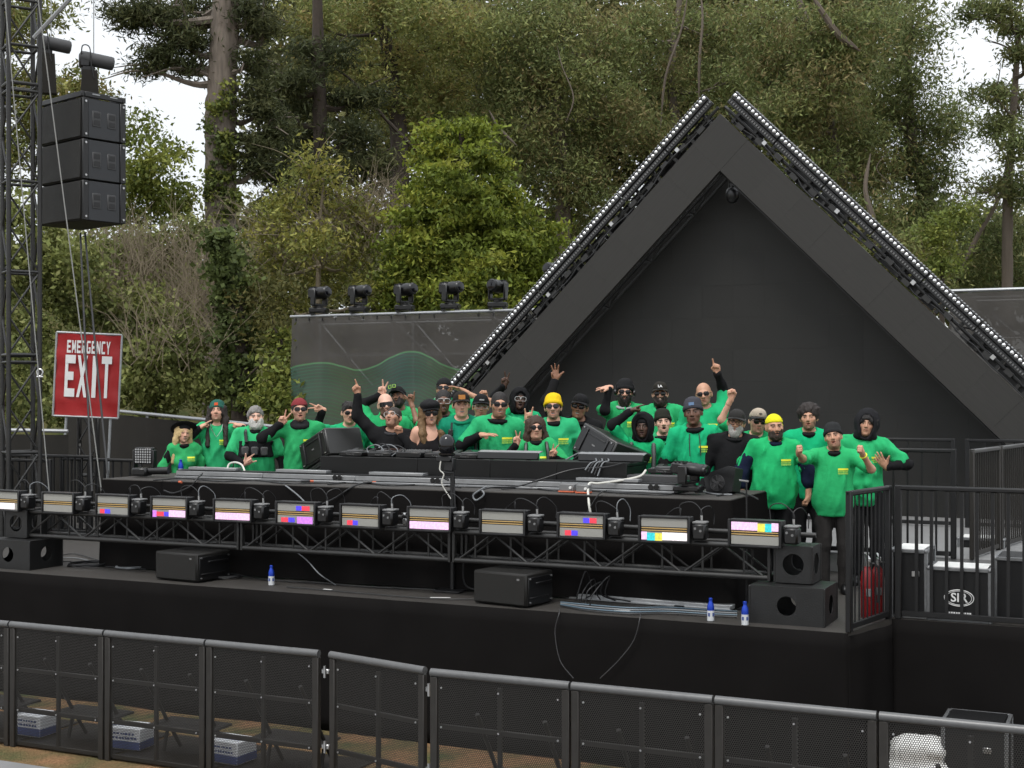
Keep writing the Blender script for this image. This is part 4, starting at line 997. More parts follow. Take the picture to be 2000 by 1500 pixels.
# steel base boxes
def hole_box(parent, w, d, h, z, rh):
    """hollow steel box with round openings in front and right side"""
    th = .006; n = 24; b = MB()
    def plate(cx, cy, cz, W_, H_, axis, r):
        ring = []; outer = []
        for i in range(n):
            a = 2 * math.pi * i / n; ca, sa_ = math.cos(a), math.sin(a); k = min(W_ / 2 / max(abs(ca), 1e-6), H_ / 2 / max(abs(sa_), 1e-6)); ring.append((r * ca, r * sa_)); outer.append((k * ca, k * sa_))
        # put true corners in
        vs = []; fs = []
        P = (lambda q, o: (cx + q[0], cy + o, cz + q[1])) if axis == 'y' else (lambda q, o: (cx + o, cy + q[0], cz + q[1]))
        ang = [2 * math.pi * i / n for i in range(n)]
        for o in (-th / 2, th / 2):
            vs += [P(q, o) for q in ring] + [P(q, o) for q in outer] + [P((sx * W_ / 2, sz * H_ / 2), o) for sx, sz in ((1, 1), (-1, 1), (-1, -1), (1, -1))]
        m = 2 * n + 4
        for k, o in ((0, 0), (1, m)):
            for i in range(n):
                j = (i + 1) % n; q = [o + i, o + n + i, o + n + j, o + j]
                e = [outer[i], outer[j]]
                if abs(abs(e[0][0]) - W_ / 2) < 1e-6 and abs(abs(e[1][1]) - H_ / 2) < 1e-6 and abs(abs(e[0][1]) - H_ / 2) > 1e-6 or abs(abs(e[0][1]) - H_ / 2) < 1e-6 and abs(abs(e[1][0]) - W_ / 2) < 1e-6 and abs(abs(e[0][0]) - W_ / 2) > 1e-6:
                    mx_ = (e[0][0] + e[1][0]) / 2; mz_ = (e[0][1] + e[1][1]) / 2; c = {(1, 1): 0, (-1, 1): 1, (-1, -1): 2, (1, -1): 3}[(1 if mx_ > 0 else -1, 1 if mz_ > 0 else -1)]
                    q = [o + i, o + n + i, o + 2 * n + c, o + n + j, o + j]
                fs.append(q)
        for i in range(n): j = (i + 1) % n; fs.append([i, j, m + j, m + i])
        b.add(vs, fs)
    plate(0, -d / 2, z + h / 2, w, h, 'y', rh); plate(0, d / 2, z + h / 2, w, h, 'y', rh); plate(w / 2, 0, z + h / 2, d, h, 'x', rh); plate(-w / 2, 0, z + h / 2, d, h, 'x', rh)
    b.box((0, 0, z + .006), (w, d, .012), .003); b.box((0, 0, z + h - .006), (w + .004, d + .004, .012), .004)
    for sx in (-1, 1):
        for sy in (-1, 1): b.box((sx * w / 2, sy * d / 2, z + h / 2), (.02, .02, h - .004), .006)
    o = b.build('box_shell', 'base_steel', parent, ang=30)
    b = MB()
    for a in range(4):
        x, zz = rh * 1.25 * math.cos(a * math.pi / 2 + .785), rh * 1.25 * math.sin(a * math.pi / 2 + .785)
        b.cyl((x, -d / 2 - .002, z + h / 2 + zz), (x, -d / 2 - .0045, z + h / 2 + zz), .010, 10); b.cyl((w / 2 + .002, x, z + h / 2 + zz), (w / 2 + .0045, x, z + h / 2 + zz), .010, 10)
    b.build('bolt_holes', 'cable_black', parent)
s = onD(1464, 1218, 11.84)[0]; t = sthing('ballast_box', 'wide black steel base box with round holes at the right stage corner', 'base box', s + .33, 11.84 + .26); hole_box(t, .66, .52, .335, .0, .085)
s = onD(1512, 1140, 12.02)[0]; t = sthing('ballast_box', 'small black steel cube with round holes on top of the wide base box', 'base box', s + .17, 12.02 + .17, .345); hole_box(t, .335, .335, .33, 0, .095)
s = onD(110, 1060, 12.02)[0]; t = sthing('ballast_box', 'small black steel cube at the left end of the truss', 'base box', s - .62, 12.02 + .17, .345); hole_box(t, .335, .335, .33, 0, .095)
t = sthing('ballast_box', 'wide black steel base box below the left end of the truss', 'base box', s - .56, 11.84 + .26); hole_box(t, .66, .52, .335, .0, .085)

# strobes: (u of face centre, v, lit segments (row 0 upper / 1 lower, from, to, colour))
STROBES = [(8, 967, [(1, 0, .9, 'led_white')]), (113, 980, []), (220, 985, [(1, .08, .24, 'led_red'), (1, .24, .42, 'led_blue')]),
           (330, 990, [(1, 0, .12, 'led_magenta'), (1, .12, .35, 'led_red'), (1, .35, .5, 'led_blue'), (1, .5, 1, 'led_pink')]),
           (454, 994, [(1, 0, 1, 'led_pink'), (0, 0, .0, 'led_pink')]),
           (577, 1002, [(0, .52, .68, 'led_blue'), (0, .68, .9, 'led_red'), (1, .1, .3, 'led_red'), (1, .3, .48, 'led_blue'), (1, .55, .98, 'led_magenta')]),
           (703, 1008, [(1, .14, .3, 'led_red'), (1, .3, .44, 'led_blue')]), (838, 1010, [(1, 0, 1, 'led_pink')]), (981, 1018, []),
           (1135, 1027, [(0, .55, .7, 'led_blue'), (0, .7, .86, 'led_red'), (1, .12, .27, 'led_red'), (1, .27, .42, 'led_blue')]),
           (1297, 1036, [(1, 0, .12, 'led_pink'), (1, .12, .3, 'led_cyan'), (1, .3, .46, 'led_yellow'), (1, .46, 1, 'led_white')]),
           (1474, 1038, [(0, 0, .56, 'led_pink'), (0, .56, .72, 'led_yellow'), (0, .72, .86, 'led_cyan'), (0, .86, 1, 'led_pink')])]
SLAB = ['with a white lower strip, cut off at the left edge', 'unlit, second from the left', 'with small red and blue marks low at its left, third from the left', 'with red, blue and pink along the bottom, fourth from the left',
        'with a pink lower strip, fifth from the left', 'with red and blue marks in both rows, sixth from the left', 'with small red and blue marks, seventh from the left', 'with a full pink lower strip, in front of the camera post',
        'unlit, fourth from the right', 'with red and blue marks in both rows, third from the right', 'with a cyan and yellow lower strip, second from the right', 'with a pink, yellow and cyan upper strip, at the right end']
for i, ((u, v, lit), lab) in enumerate(zip(STROBES, SLAB)):
    s, z = onD(u, v, 11.98)
    z = .775
    t = sthing('strobe_light', 'truss strobe ' + lab, 'stage light', s, 11.98, z, math.radians(rnd.uniform(-2.5, 2.5)), 'strobes along the truss')
    fw, fh = .44, .205
    b = MB()
    b.box((0, .07, 0), (fw + .05, .13, fh + .035), .006); b.build('housing', 'black_metal', t)
    b = MB()
    for sx in (-1, 1): b.box((sx * (fw / 2 + .016), 0, 0), (.022, .03, fh + .04), .004)
    for sz in (-1, 1): b.box((0, 0, sz * (fh / 2 + .012)), (fw + .01, .03, .020), .004)
    b.build('bezel', 'black_metal', t)
    rows = [(.062, .076), (-.062, .076)]
    for k, (zc, hh) in enumerate(rows):
        b = MB(); b.box((0, .003, zc), (fw - .004, .006, hh)); b.build('led_plate', 'led_off', t)
    b = MB(); b.box((0, .001, 0.010), (fw - .006, .006, .010), .002); b.box((0, .001, -.012), (fw - .006, .006, .010), .002); b.build('xenon_strip', 'led_off_amber', t)
    for (row, a, c, m) in lit:
        if c <= a: continue
        zc, hh = rows[row]; b = MB(); nrow = 3
        x0, x1 = -fw / 2 + .004 + a * (fw - .008), -fw / 2 + .004 + c * (fw - .008)
        b.box(((x0 + x1) / 2, -.0025, zc - (.008 if m not in ('led_pink', 'led_white') else 0)), (x1 - x0, .003, hh * (.62 if m in ('led_red', 'led_blue') else .94))); b.build('lit_segment', m, t)
    b = MB(); b.box((fw / 2 + .105, .06, -.01), (.13, .14, .15), .018); b.build('driver_box', 'black_plastic', t)
    b = MB(); b.box((fw / 2 + .105, .07, .072), (.125, .13, .02), .006); b.build('driver_cap', 'grey_plastic', t)
    for kx, kz in ((.075, .02), (.125, .0)): b = MB(); b.cyl((fw / 2 + kx, -.012, kz), (fw / 2 + kx, -.016, kz), .012, 10); b.build('knob', 'grey_plastic', t)
    b = MB(); b.box((0, .16, -.06), (.28, .05, .04)); b.box((0, .2, -.03), (.06, .16, .06)); b.build('yoke', 'black_metal', t)
    r_ = random.Random(i)
    k0 = (fw / 2 - .1 + r_.uniform(-.05, .05), .10, fh / 2 + .02); k1 = (fw / 2 + .11, .09, .08); k2 = (fw / 2 + .14 + r_.uniform(0, .1), .26, .04)
    for k, (a, c, hgt, m) in enumerate(((k0, k1, .12 + r_.random() * .05, 'cable_black'), (k1, k2, .14 + r_.random() * .06, ('cable_black', 'cable_grey')[i % 3 == 0]), (k0, (k0[0] - .2, .25, .02), .10, 'cable_black'))):
        if k == 2 and i % 2: continue
        mid = (Vector(a) + Vector(c)) / 2 + Vector((r_.uniform(-.03, .03), 0, hgt)); b = MB(); b.tube(spline([a, Vector(a) + Vector((0, 0, hgt * .7)), mid, Vector(c) + Vector((0, 0, hgt * .6)), c], 5), .0048, 5); b.build('power_cable', m, t)
    b = MB(); b.cyl((k1[0], k1[1], .085), (k1[0], k1[1], .135), .012, 8); b.build('plug', 'bright_steel', t)

# ------------------------------------------------------------------ camera on a post in front of the table
s, D_ = onD(884, 1000, 12.44)[0], 12.44
t = sthing('camera_post', 'round black robotic camera on a tall pole before the desk', 'camera', s, D_)
b = MB(); b.cyl((0, 0, .01), (0, 0, 1.33), .026, 10); b.build('pole', 'black_metal', t); b = MB(); b.box((0, 0, .012), (.3, .3, .02), .004); b.build('base', 'black_metal', t)
b = MB(); b.box((-.02, -.02, 1.30), (.11, .08, .14), .01); b.box((-.06, -.03, 1.36), (.17, .12, .06), .01); b.cyl((-.09, -.05, 1.17), (-.02, -.05, 1.14), .012, 8); b.cyl((-.1, -.05, 1.22), (.03, -.05, 1.22), .009, 8); b.build('mount', 'black_metal', t)
b = MB(); b.lathe([(.065, 1.385), (.085, 1.40), (.085, 1.415), (.07, 1.42)], 18, None, (-.05, -.03, 0)); b.lathe([(.055, 1.41), (.082, 1.44), (.086, 1.49), (.082, 1.54), (.066, 1.58), (.035, 1.603), (.004, 1.61)], 22, None, (-.05, -.03, 0)); b.build('camera_head', 'lens_dark', t)
b = MB(); b.tube(spline([(-.09, -.08, 1.36), (-.1, -.09, 1.25), (-.06, -.08, 1.2), (-.08, -.08, 1.1), (.0, -.04, .95)], 6), .007, 5); b.build('camera_cable', 'cable_white', t)
b = MB(); b.tube(spline([(.03, -.03, 1.1), (.06, -.04, .8), (.15, -.06, .45), (.16, -.05, .1), (.3, .02, .02)], 6), .009, 5); b.build('power_cable', 'cable_black', t)

# ------------------------------------------------------------------ lights and fan lying on the table
t = moving_head('moving_head_light', 'black moving head lying low on the right end of the table', None, math.radians(78), math.radians(6)); s = onD(1345, 965, 12.95)[0]
t.location = W(s, 12.95, TZ + .03); t.rotation_euler = (0, 0, -AL); t.scale = (.8, .8, .56)
t = sthing('stage_fan', 'tilted black fan with round grille beside the moving head on the table', 'fan', onD(1408, 960, 13.15)[0], 13.15, TZ + .002); t.rotation_euler = Euler((math.radians(-8), math.radians(-12), -AL + math.radians(-16)), 'XYZ'); t.scale = (.78, .78, .74)
b = MB(); b.prism([(-.2, .0), (.18, .0), (.27, .30), (.16, .35), (-.22, .30)], -.02, .16); b.build('casing', 'black_plastic', t)
b = MB()
for r_ in (.105, .085, .065, .045, .02): b.tube([(math.cos(a) * r_ - .02, -.028, .15 + math.sin(a) * r_) for a in [2 * math.pi * k / 20 for k in range(21)]], .0035, 4, cap=False)
for k in range(8): a = math.pi * k / 4; b.cyl((-.02, -.028, .15), (-.02 + .105 * math.cos(a), -.028, .15 + .105 * math.sin(a)), .003, 4)
b.build('fan_grille', 'dark_grey', t)
b = MB()
for k in range(5): a = 2 * math.pi * k / 5; b.box((-.02 + .05 * math.cos(a), -.0235, .15 + .05 * math.sin(a)), (.08, .004, .03), 0, Matrix.Rotation(-a, 3, 'Y') @ Matrix.Rotation(.4, 3, 'X'))
b.build('fan_blades', 'black_plastic', t)
t = sthing('led_blinder', 'square LED blinder lamp on the left end of the table', 'stage light', onD(275, 930, 12.95)[0], 12.95, TZ + .004, math.radians(8))
b = MB(); b.box((.02, 0, .06), (.20, .18, .10), .02); b.cyl((.1, .0, .07), (.36, .03, .075), .045, 12); b.build('base', 'black_plastic', t)
for x in (-.09, .17): b = MB(); b.box((x, .02, .19), (.03, .08, .26), .008); b.build('yoke_arm', 'black_plastic', t)
b = MB(); b.box((.04, .03, .25), (.24, .09, .20), .012); hd = b.build('head', 'black_plastic', t)
b = MB()
for i in range(7):
    for j in range(6): b.cyl((-.055 + i * .032, -.0155, .175 + j * .03), (-.055 + i * .032, -.022, .175 + j * .03), .011, 8)
b.build('led_cells', 'aluminium', hd)
t = sthing('mic_stand', 'thin black stand with a small clip beside the right end of the table', 'stand', onD(1477, 960, 12.9)[0], 12.55)
b = MB(); b.cyl((0, 0, .01), (0, 0, 1.2), .008, 8); b.build('rod', 'black_metal', t); b = MB(); b.cyl((-.07, 0, 1.21), (.02, 0, 1.2), .010, 8); b.build('clip', 'grey_plastic', t); b = MB(); b.lathe([(.10, 0), (.1, .012), (.01, .02)], 16); b.build('base', 'black_metal', t)
for (u, v, w, lab) in ((1108, 962, .16, 'grey power box with orange edge on the table, left of two'), (1139, 964, .13, 'grey power box with orange edge on the table, right of two')):
    s, D2 = onZ(u, v, TZ); t = sthing('power_box', lab, 'power box', s, D2 + .02, TZ + .002); b = MB(); b.box((0, 0, .05), (w, .1, .07), .006); b.build('case', 'grey_plastic', t); b = MB(); b.box((0, -.006, .009), (w + .012, .11, .014), .003); b.build('edge', 'orange_tape', t); b = MB(); b.cyl((w * .3, -.05, .05), (w * .3, -.065, .05), .014, 10); b.build('knob', 'white_paint', t)

# ------------------------------------------------------------------ bottles
def bottle(u, v, lab, z=0.0, sc=1.0):
    s, D_ = onZ(u, v, z); t = sthing('aluminium_bottle', lab, 'bottle', s, D_, z + .001, rnd.uniform(0, 6), 'blue aluminium bottles'); t.scale = (sc, sc, sc)
    b = MB(); b.lathe([(.026, 0), (.0315, .004), (.0315, .095)], 18); b.build('lower_body', 'bottle_white', t)
    b = MB(); b.lathe([(.0316, .095), (.0316, .125), (.028, .145), (.019, .168), (.0155, .178), (.0155, .185)], 18); b.build('upper_body', 'bottle_blue', t)
    b = MB(); b.lathe([(.0175, .185), (.0175, .203), (.015, .206)], 16); b.build('cap', 'bottle_blue', t)
    b = MB()
    for k in range(5): a = k * 1.257; b.box((.032 * math.cos(a), .032 * math.sin(a), .06), (.003, .018, .03), 0, Matrix.Rotation(a, 3, 'Z'))
    b.build('label_marks', 'carton_blue', t)
bottle(530, 1143, 'blue and white bottle standing alone on the stage floor at the left', sc=1.02)
bottle(1388, 1213, 'blue and white bottle near the right stage corner, left of two', sc=1.0)
bottle(1455, 1221, 'blue and white bottle right against the wide steel base box', sc=1.0)
bottle(1787, 1203, 'blue and white bottle behind the railing beside the flight case')
bottle(353, 931, 'blue bottle on the table in front of the wide black hat', TZ + .0)
# ------------------------------------------------------------------ aluminium channel and cables on the stage floor
a, c = onZ(1098, 1158, .04), onZ(1432, 1184, .04); L = math.hypot(c[0] - a[0], c[1] - a[1]); rz_ = math.atan2(c[1] - a[1], c[0] - a[0])
t = sthing('aluminium_channel', 'long aluminium channel lying on the stage floor behind the right bottles', 'rail', a[0], a[1], .002, rz_)
b = MB(); b.box((L / 2, 0, .03), (L, .16, .05), .006); b.box((L / 2, -.055, .012), (L, .08, .02), .004); b.build('extrusion', 'aluminium', t); b = MB(); b.box((L * .72, -.1, .014), (.09, .03, .018)); b.build('latch', 'black_plastic', t)
def floor_cable(lab, pix, mat='cable_black', r=.006, jit=.0, z=.014, closed=False): return cable('cable', lab, [FZ(u, v, z) for u, v in pix], r, mat)
floor_cable('black cable along the stage floor past the left bottle', [(250, 1093), (330, 1100), (440, 1118), (520, 1132), (620, 1138), (720, 1146), (860, 1152)])
floor_cable('second black cable along the stage floor below the table skirt', [(430, 1112), (560, 1126), (680, 1134), (780, 1142), (930, 1150)])
floor_cable('black cable on the front edge of the stage ending at the centre speaker', [(560, 1146), (700, 1158), (800, 1166), (870, 1170), (930, 1170)])
for k, (mt, dv) in enumerate((('cable_blue', 0), ('cable_grey', 4), ('cable_blue', 8), ('cable_black', 12))):
    floor_cable('%s cable of the bunch running right from the centre speaker' % ('topmost', 'second', 'third', 'lowest')[k], [(1095, 1176 + dv * .6), (1150, 1181 + dv), (1230, 1187 + dv), (1300, 1186 + dv), (1370, 1190 + dv), (1440, 1194 + dv * .9)], mt, .0075)
for k in range(4):
    r_ = random.Random(k + 40); q = FZ(1125 + k * 9, 1176 + k * 2); cable('cable', '%s black cable loop rising behind the centre speaker' % ORD[k], [q, q + Vector((.03, 0, .1 + .05 * r_.random())), q + Vector((.10 + .03 * k, .05, .2 + .1 * r_.random())), q + Vector((.16, .1, .08)), q + Vector((.1 + .1 * k, .16, .01))], .007)
for (pix, lab) in (([(1092, 1198), (1084, 1235), (1094, 1290), (1120, 1325)], 'thin cable hanging over the stage front, left of two'), ([(1250, 1206), (1238, 1250), (1208, 1290), (1172, 1325)], 'thin cable hanging over the stage front, right of two')):
    pts = [FZ(pix[0][0], pix[0][1] - 9)] + [SP(u, v, FR - .06) for u, v in pix]; cable('cable', lab, pts, .0045, 'dark_grey')
# coil by the left speaker, tangle at the far left
def coil(lab, u, v, r, n=4, mat='cable_black'):
    c = FZ(u, v, .01); pts = []; r_ = random.Random(int(u))
    for i in range(n * 12 + 1): a = 2 * math.pi * i / 12; rr = r * (1 + r_.uniform(-.08, .08)); pts.append(c + Vector((rr * math.cos(a), rr * .9 * math.sin(a), .006 * (i / 12) + r_.random() * .006)))
    cable('cable_coil', lab, pts, .0065, mat, seg=3)
coil('coil of black cable right of the left stage speaker', 440, 1128, .16)
coil('coil of black cable at the foot of the left base box', 175, 1104, .24, 5)
coil('flat coil of grey cable left of the left stage speaker', 262, 1108, .2, 3, 'cable_grey')
for k in range(3): floor_cable('%s loose cable trailing from the left base box' % ORD[k], [(110 + 5 * k, 1096 - 6 * k), (150, 1098 - 8 * k), (205, 1106 - 5 * k), (285, 1112 - 6 * k)], ('cable_black', 'cable_grey', 'cable_black')[k])
# cables on and hanging off the table
cable('cable', 'black cable crossing the desk front down to the table edge', [SP(1215, 905, 13.1), SP(1185, 912, 13.15), SP(1120, 917, 13.15), SP(1060, 935, 13.0), SP(1010, 950, 12.8), SP(960, 952, 12.6), SP(930, 962, 12.46)], .009)
cable('cable_coil', 'grey cable loop hanging from the table edge at the centre', [SP(950, 950, 12.46), SP(925, 966, 12.44), SP(930, 977, 12.44), SP(945, 966, 12.44), SP(940, 955, 12.46)], .009, 'cable_grey')
cable('cable', 'white cable lying across the table at the right', [SP(1262, 918, 13.1), SP(1250, 930, 13.05), SP(1215, 938, 13.0), SP(1170, 944, 12.8), SP(1150, 946, 12.7), SP(1150, 980, 12.46), SP(1155, 1012, 12.44)], .012, 'cable_white')
cable('cable', 'black cable hanging from the table to the eighth strobe', [SP(1185, 958, 12.6), SP(1170, 965, 12.46), SP(1148, 1000, 12.44), SP(1140, 1025, 12.44)], .007)
cable('cable', 'black cable looping off the table towards the sixth strobe', [SP(720, 942, 12.8), SP(690, 950, 12.5), SP(650, 975, 12.44), SP(600, 996, 12.3)], .009)
cable('cable', 'black cable dropping from the table to the fourth strobe', [SP(545, 942, 12.8), SP(560, 950, 12.48), SP(590, 975, 12.42), SP(605, 998, 12.3)], .008, 'cable_grey')
cable('cable', 'thick cable with a plug hanging at the left table end', [SP(395, 925, 12.9), SP(385, 935, 12.5), SP(372, 950, 12.46), SP(340, 963, 12.44), SP(320, 958, 12.44)], .010)
cable('cable', 'white curved cable on the table before the black chest rig', [SP(443, 918, 13.05), SP(448, 906, 13.1), SP(460, 903, 13.1), SP(472, 908, 13.1), SP(478, 920, 13.05)], .011, 'cable_white')
cable('cable', 'red-tipped thin cable hanging under the left truss to the floor', [SP(575, 1075, 12.4), SP(600, 1095, 12.2), SP(625, 1122, 12.1), FZ(655, 1142)], .006, 'cable_grey')
for k in range(5):
    r_ = random.Random(k + 9); u = 1165 + 6 * k; cable('cable', '%s grey cable of the knot on the right end of the desk' % ORD[k], [SP(u - 60 + 8 * k, 898, 13.4), SP(u - 30, 886 - 5 * r_.random(), 13.4), SP(u - 8, 888 + 6 * r_.random(), 13.35), SP(u, 900, 13.25), SP(u - 12, 905, 13.18), SP(u - 22, 918 + 3 * k, 13.14)], .008, ('cable_grey', 'cable_black')[k % 2])
for k in range(4): r_ = random.Random(k + 77); u = 725 + 14 * k; cable('cable', '%s cable of the tangle beside the decks' % ORD[k], [SP(u, 892, 13.4), SP(u - 8, 872 + 5 * r_.random(), 13.45), SP(u + 10, 866 + 8 * r_.random(), 13.45), SP(u + 24, 880, 13.42), SP(u + 12, 891, 13.4)], .006, ('cable_grey', 'cable_black')[k % 2])

for k, (pix, lab, mt) in enumerate((([(300, 938), (360, 934), (430, 940), (500, 938), (560, 944), (640, 943)], 'black cable lying along the left table edge', 'cable_black'), ([(640, 946), (700, 941), (760, 948), (840, 946), (900, 952)], 'black cable lying along the table edge before the desk', 'cable_black'),
        ([(980, 955), (1030, 952), (1080, 958), (1130, 956), (1200, 962), (1290, 966), (1330, 962)], 'black cable lying along the right table edge', 'cable_black'), ([(1180, 958), (1230, 952), (1290, 960), (1330, 950), (1390, 964), (1430, 966)], 'grey cable beside the moving head on the table', 'cable_grey'),
        ([(1400, 968), (1440, 962), (1465, 968), (1480, 975)], 'black cable at the right table end', 'cable_black'))):
    cable('cable', lab, [FZ(u, v, TZ + .012) for u, v in pix], .009, mt)
for k, (u, v, lab) in enumerate(((345, 945, 'orange-taped cable plug on the left table edge'), (722, 946, 'orange-taped cable plug before the desk'), (600, 944, 'orange-taped cable plug behind the sixth strobe'))):
    s, D2 = onZ(u, v, TZ); t = sthing('cable_plug', lab, 'plug', s, D2, TZ + .014, .4 * k); b = MB(); b.cyl((-.07, 0, .008), (.03, 0, .008), .016, 10); b.build('body', 'black_plastic', t); b = MB(); b.cyl((.03, 0, .008), (.07, 0, .008), .013, 10); b.build('tape', 'orange_tape', t)
for k, (u, v, lab) in enumerate(((640, 1152, 'small strip of pale tape on the stage floor left of centre'), (1215, 1194, 'small strip of pale tape on the stage floor right of centre'), (860, 1168, 'long strip of pale tape near the stage edge'))):
    s, D2 = onZ(u, v, 0); t = sthing('floor_tape', lab, 'tape', s, D2, .0042, .2 * k); b = MB(); b.box((0, 0, .001), (.10 + .05 * k, .035, .002)); b.build('strip', 'white_paint', t)
# ------------------------------------------------------------------ people: smooth implicit bodies meshed with surface nets
def RM(rx=0, ry=0, rz=0):
    return np.array(Euler((rx, ry, rz), 'XYZ').to_matrix())
class Sdf:
    """list of shapes blended smoothly; evaluated only near each shape"""
    def __init__(self): self.p = []
    def cone(self, a, b, r1, r2=None, k=.02, sub=False):
        self.p.append(('c', np.array(a, float), np.array(b, float), r1, r1 if r2 is None else r2, k, sub)); return self
    def ell(self, c, r, R=None, k=.02, sub=False):
        self.p.append(('e', np.array(c, float), np.array(r, float), np.eye(3) if R is None else R, 0, k, sub)); return self
    def plane(self, p, nrm):                  # cut away the side nrm points to
        nrm = np.array(nrm, float); self.p.append(('p', np.array(p, float), nrm / np.linalg.norm(nrm), 0, 0, 0, False)); return self
    def moved(self, R, t, sc=1.0):
        o = Sdf()
        for q in (self.p if sc == 1.0 else self.scaled(sc).p):
            if q[0] == 'c': o.p.append(('c', R @ q[1] + t, R @ q[2] + t) + q[3:])
            elif q[0] == 'e': o.p.append(('e', R @ q[1] + t, q[2], R @ q[3]) + q[4:])
            else: o.p.append(('p', R @ q[1] + t, R @ q[2]) + q[3:])
        return o
    def scaled(self, k):
        o = Sdf()
        for q in self.p:
            if q[0] == 'c': o.p.append(('c', q[1] * k, q[2] * k, q[3] * k, q[4] * k) + q[5:])
            elif q[0] == 'e': o.p.append(('e', q[1] * k, q[2] * k, q[3]) + q[4:])
            else: o.p.append(('p', q[1] * k, q[2]) + q[3:])
        return o
    def grow(self, d):
        o = Sdf()
        for q in self.p:
            if q[0] == 'c': o.p.append(('c', q[1], q[2], q[3] + d, q[4] + d) + q[5:])
            elif q[0] == 'e': o.p.append(('e', q[1], q[2] + d, q[3]) + q[4:])
            else: o.p.append(q)
        return o
    def __add__(self, b): o = Sdf(); o.p = self.p + b.p; return o
    @staticmethod
    def box(q):
        if q[0] == 'c': return np.minimum(q[1] - q[3], q[2] - q[4]), np.maximum(q[1] + q[3], q[2] + q[4])
        e = np.sqrt(((q[3] * q[2]) ** 2).sum(1)); return q[1] - e, q[1] + e
    @staticmethod
    def dist(q, X, Y, Z):
        if q[0] == 'c':
            d = q[2] - q[1]; L = float(d @ d) + 1e-12
            ax, ay, az = X - q[1][0], Y - q[1][1], Z - q[1][2]
            t = np.clip((ax * d[0] + ay * d[1] + az * d[2]) / L, 0, 1)
            return np.sqrt((ax - t * d[0]) ** 2 + (ay - t * d[1]) ** 2 + (az - t * d[2]) ** 2) - (q[3] + (q[4] - q[3]) * t)
        if q[0] == 'e':
            ax, ay, az = X - q[1][0], Y - q[1][1], Z - q[1][2]; R = q[3]; r = q[2]
            a = (R[0, 0] * ax + R[1, 0] * ay + R[2, 0] * az) / r[0]
            b = (R[0, 1] * ax + R[1, 1] * ay + R[2, 1] * az) / r[1]
            c = (R[0, 2] * ax + R[1, 2] * ay + R[2, 2] * az) / r[2]
            k0 = np.sqrt(a * a + b * b + c * c); k1 = np.sqrt((a / r[0]) ** 2 + (b / r[1]) ** 2 + (c / r[2]) ** 2)
            return k0 * (k0 - 1) / np.maximum(k1, 1e-6)
        return (X - q[1][0]) * q[2][0] + (Y - q[1][1]) * q[2][1] + (Z - q[1][2]) * q[2][2]
    @staticmethod
    def mix(f, d, k, sub):
        if sub:
            h = np.maximum(k - np.abs(f + d), 0) / k; return np.maximum(f, -d) + h * h * k * .25
        h = np.maximum(k - np.abs(f - d), 0) / k; return np.minimum(f, d) - h * h * k * .25
    def at(self, P):
        X, Y, Z = P[:, 0], P[:, 1], P[:, 2]; f = np.full(len(P), 1.0)
        for q in self.p:
            d = self.dist(q, X, Y, Z); f = np.maximum(f, d) if q[0] == 'p' else self.mix(f, d, q[5], q[6])
        return f
    def grid(self, h, lo=None, hi=None):
        bx = [self.box(q) for q in self.p if q[0] != 'p' and not q[6]]
        l0 = np.min([b[0] for b in bx], 0) - 2 * h; h0 = np.max([b[1] for b in bx], 0) + 2 * h
        lo = l0 if lo is None else np.maximum(lo, l0); hi = h0 if hi is None else np.minimum(hi, h0)
        n = np.maximum(np.ceil((hi - lo) / h).astype(int) + 1, 3)
        ax = [lo[i] + h * np.arange(n[i]) for i in range(3)]
        f = np.full(n, 1.0, dtype=np.float32)
        for q in self.p:
            if q[0] == 'p':
                d = self.dist(q, ax[0][:, None, None], ax[1][None, :, None], ax[2][None, None, :]); f = np.maximum(f, d); continue
            b0, b1 = self.box(q); mg = q[5] + h * 1.5
            sl = []
            for i in range(3):
                a = max(0, int(math.floor((b0[i] - mg - lo[i]) / h))); b = min(n[i], int(math.ceil((b1[i] + mg - lo[i]) / h)) + 1)
                if b <= a: break
                sl.append(slice(a, b))
            if len(sl) < 3: continue
            d = self.dist(q, ax[0][sl[0]][:, None, None], ax[1][sl[1]][None, :, None], ax[2][sl[2]][None, None, :])
            f[tuple(sl)] = self.mix(f[tuple(sl)], d, q[5], q[6])
        return f, lo
_E = [(0, 1), (2, 3), (4, 5), (6, 7), (0, 2), (1, 3), (4, 6), (5, 7), (0, 4), (1, 5), (2, 6), (3, 7)]
_C = np.array([[i & 1, (i >> 1) & 1, (i >> 2) & 1] for i in range(8)], float)
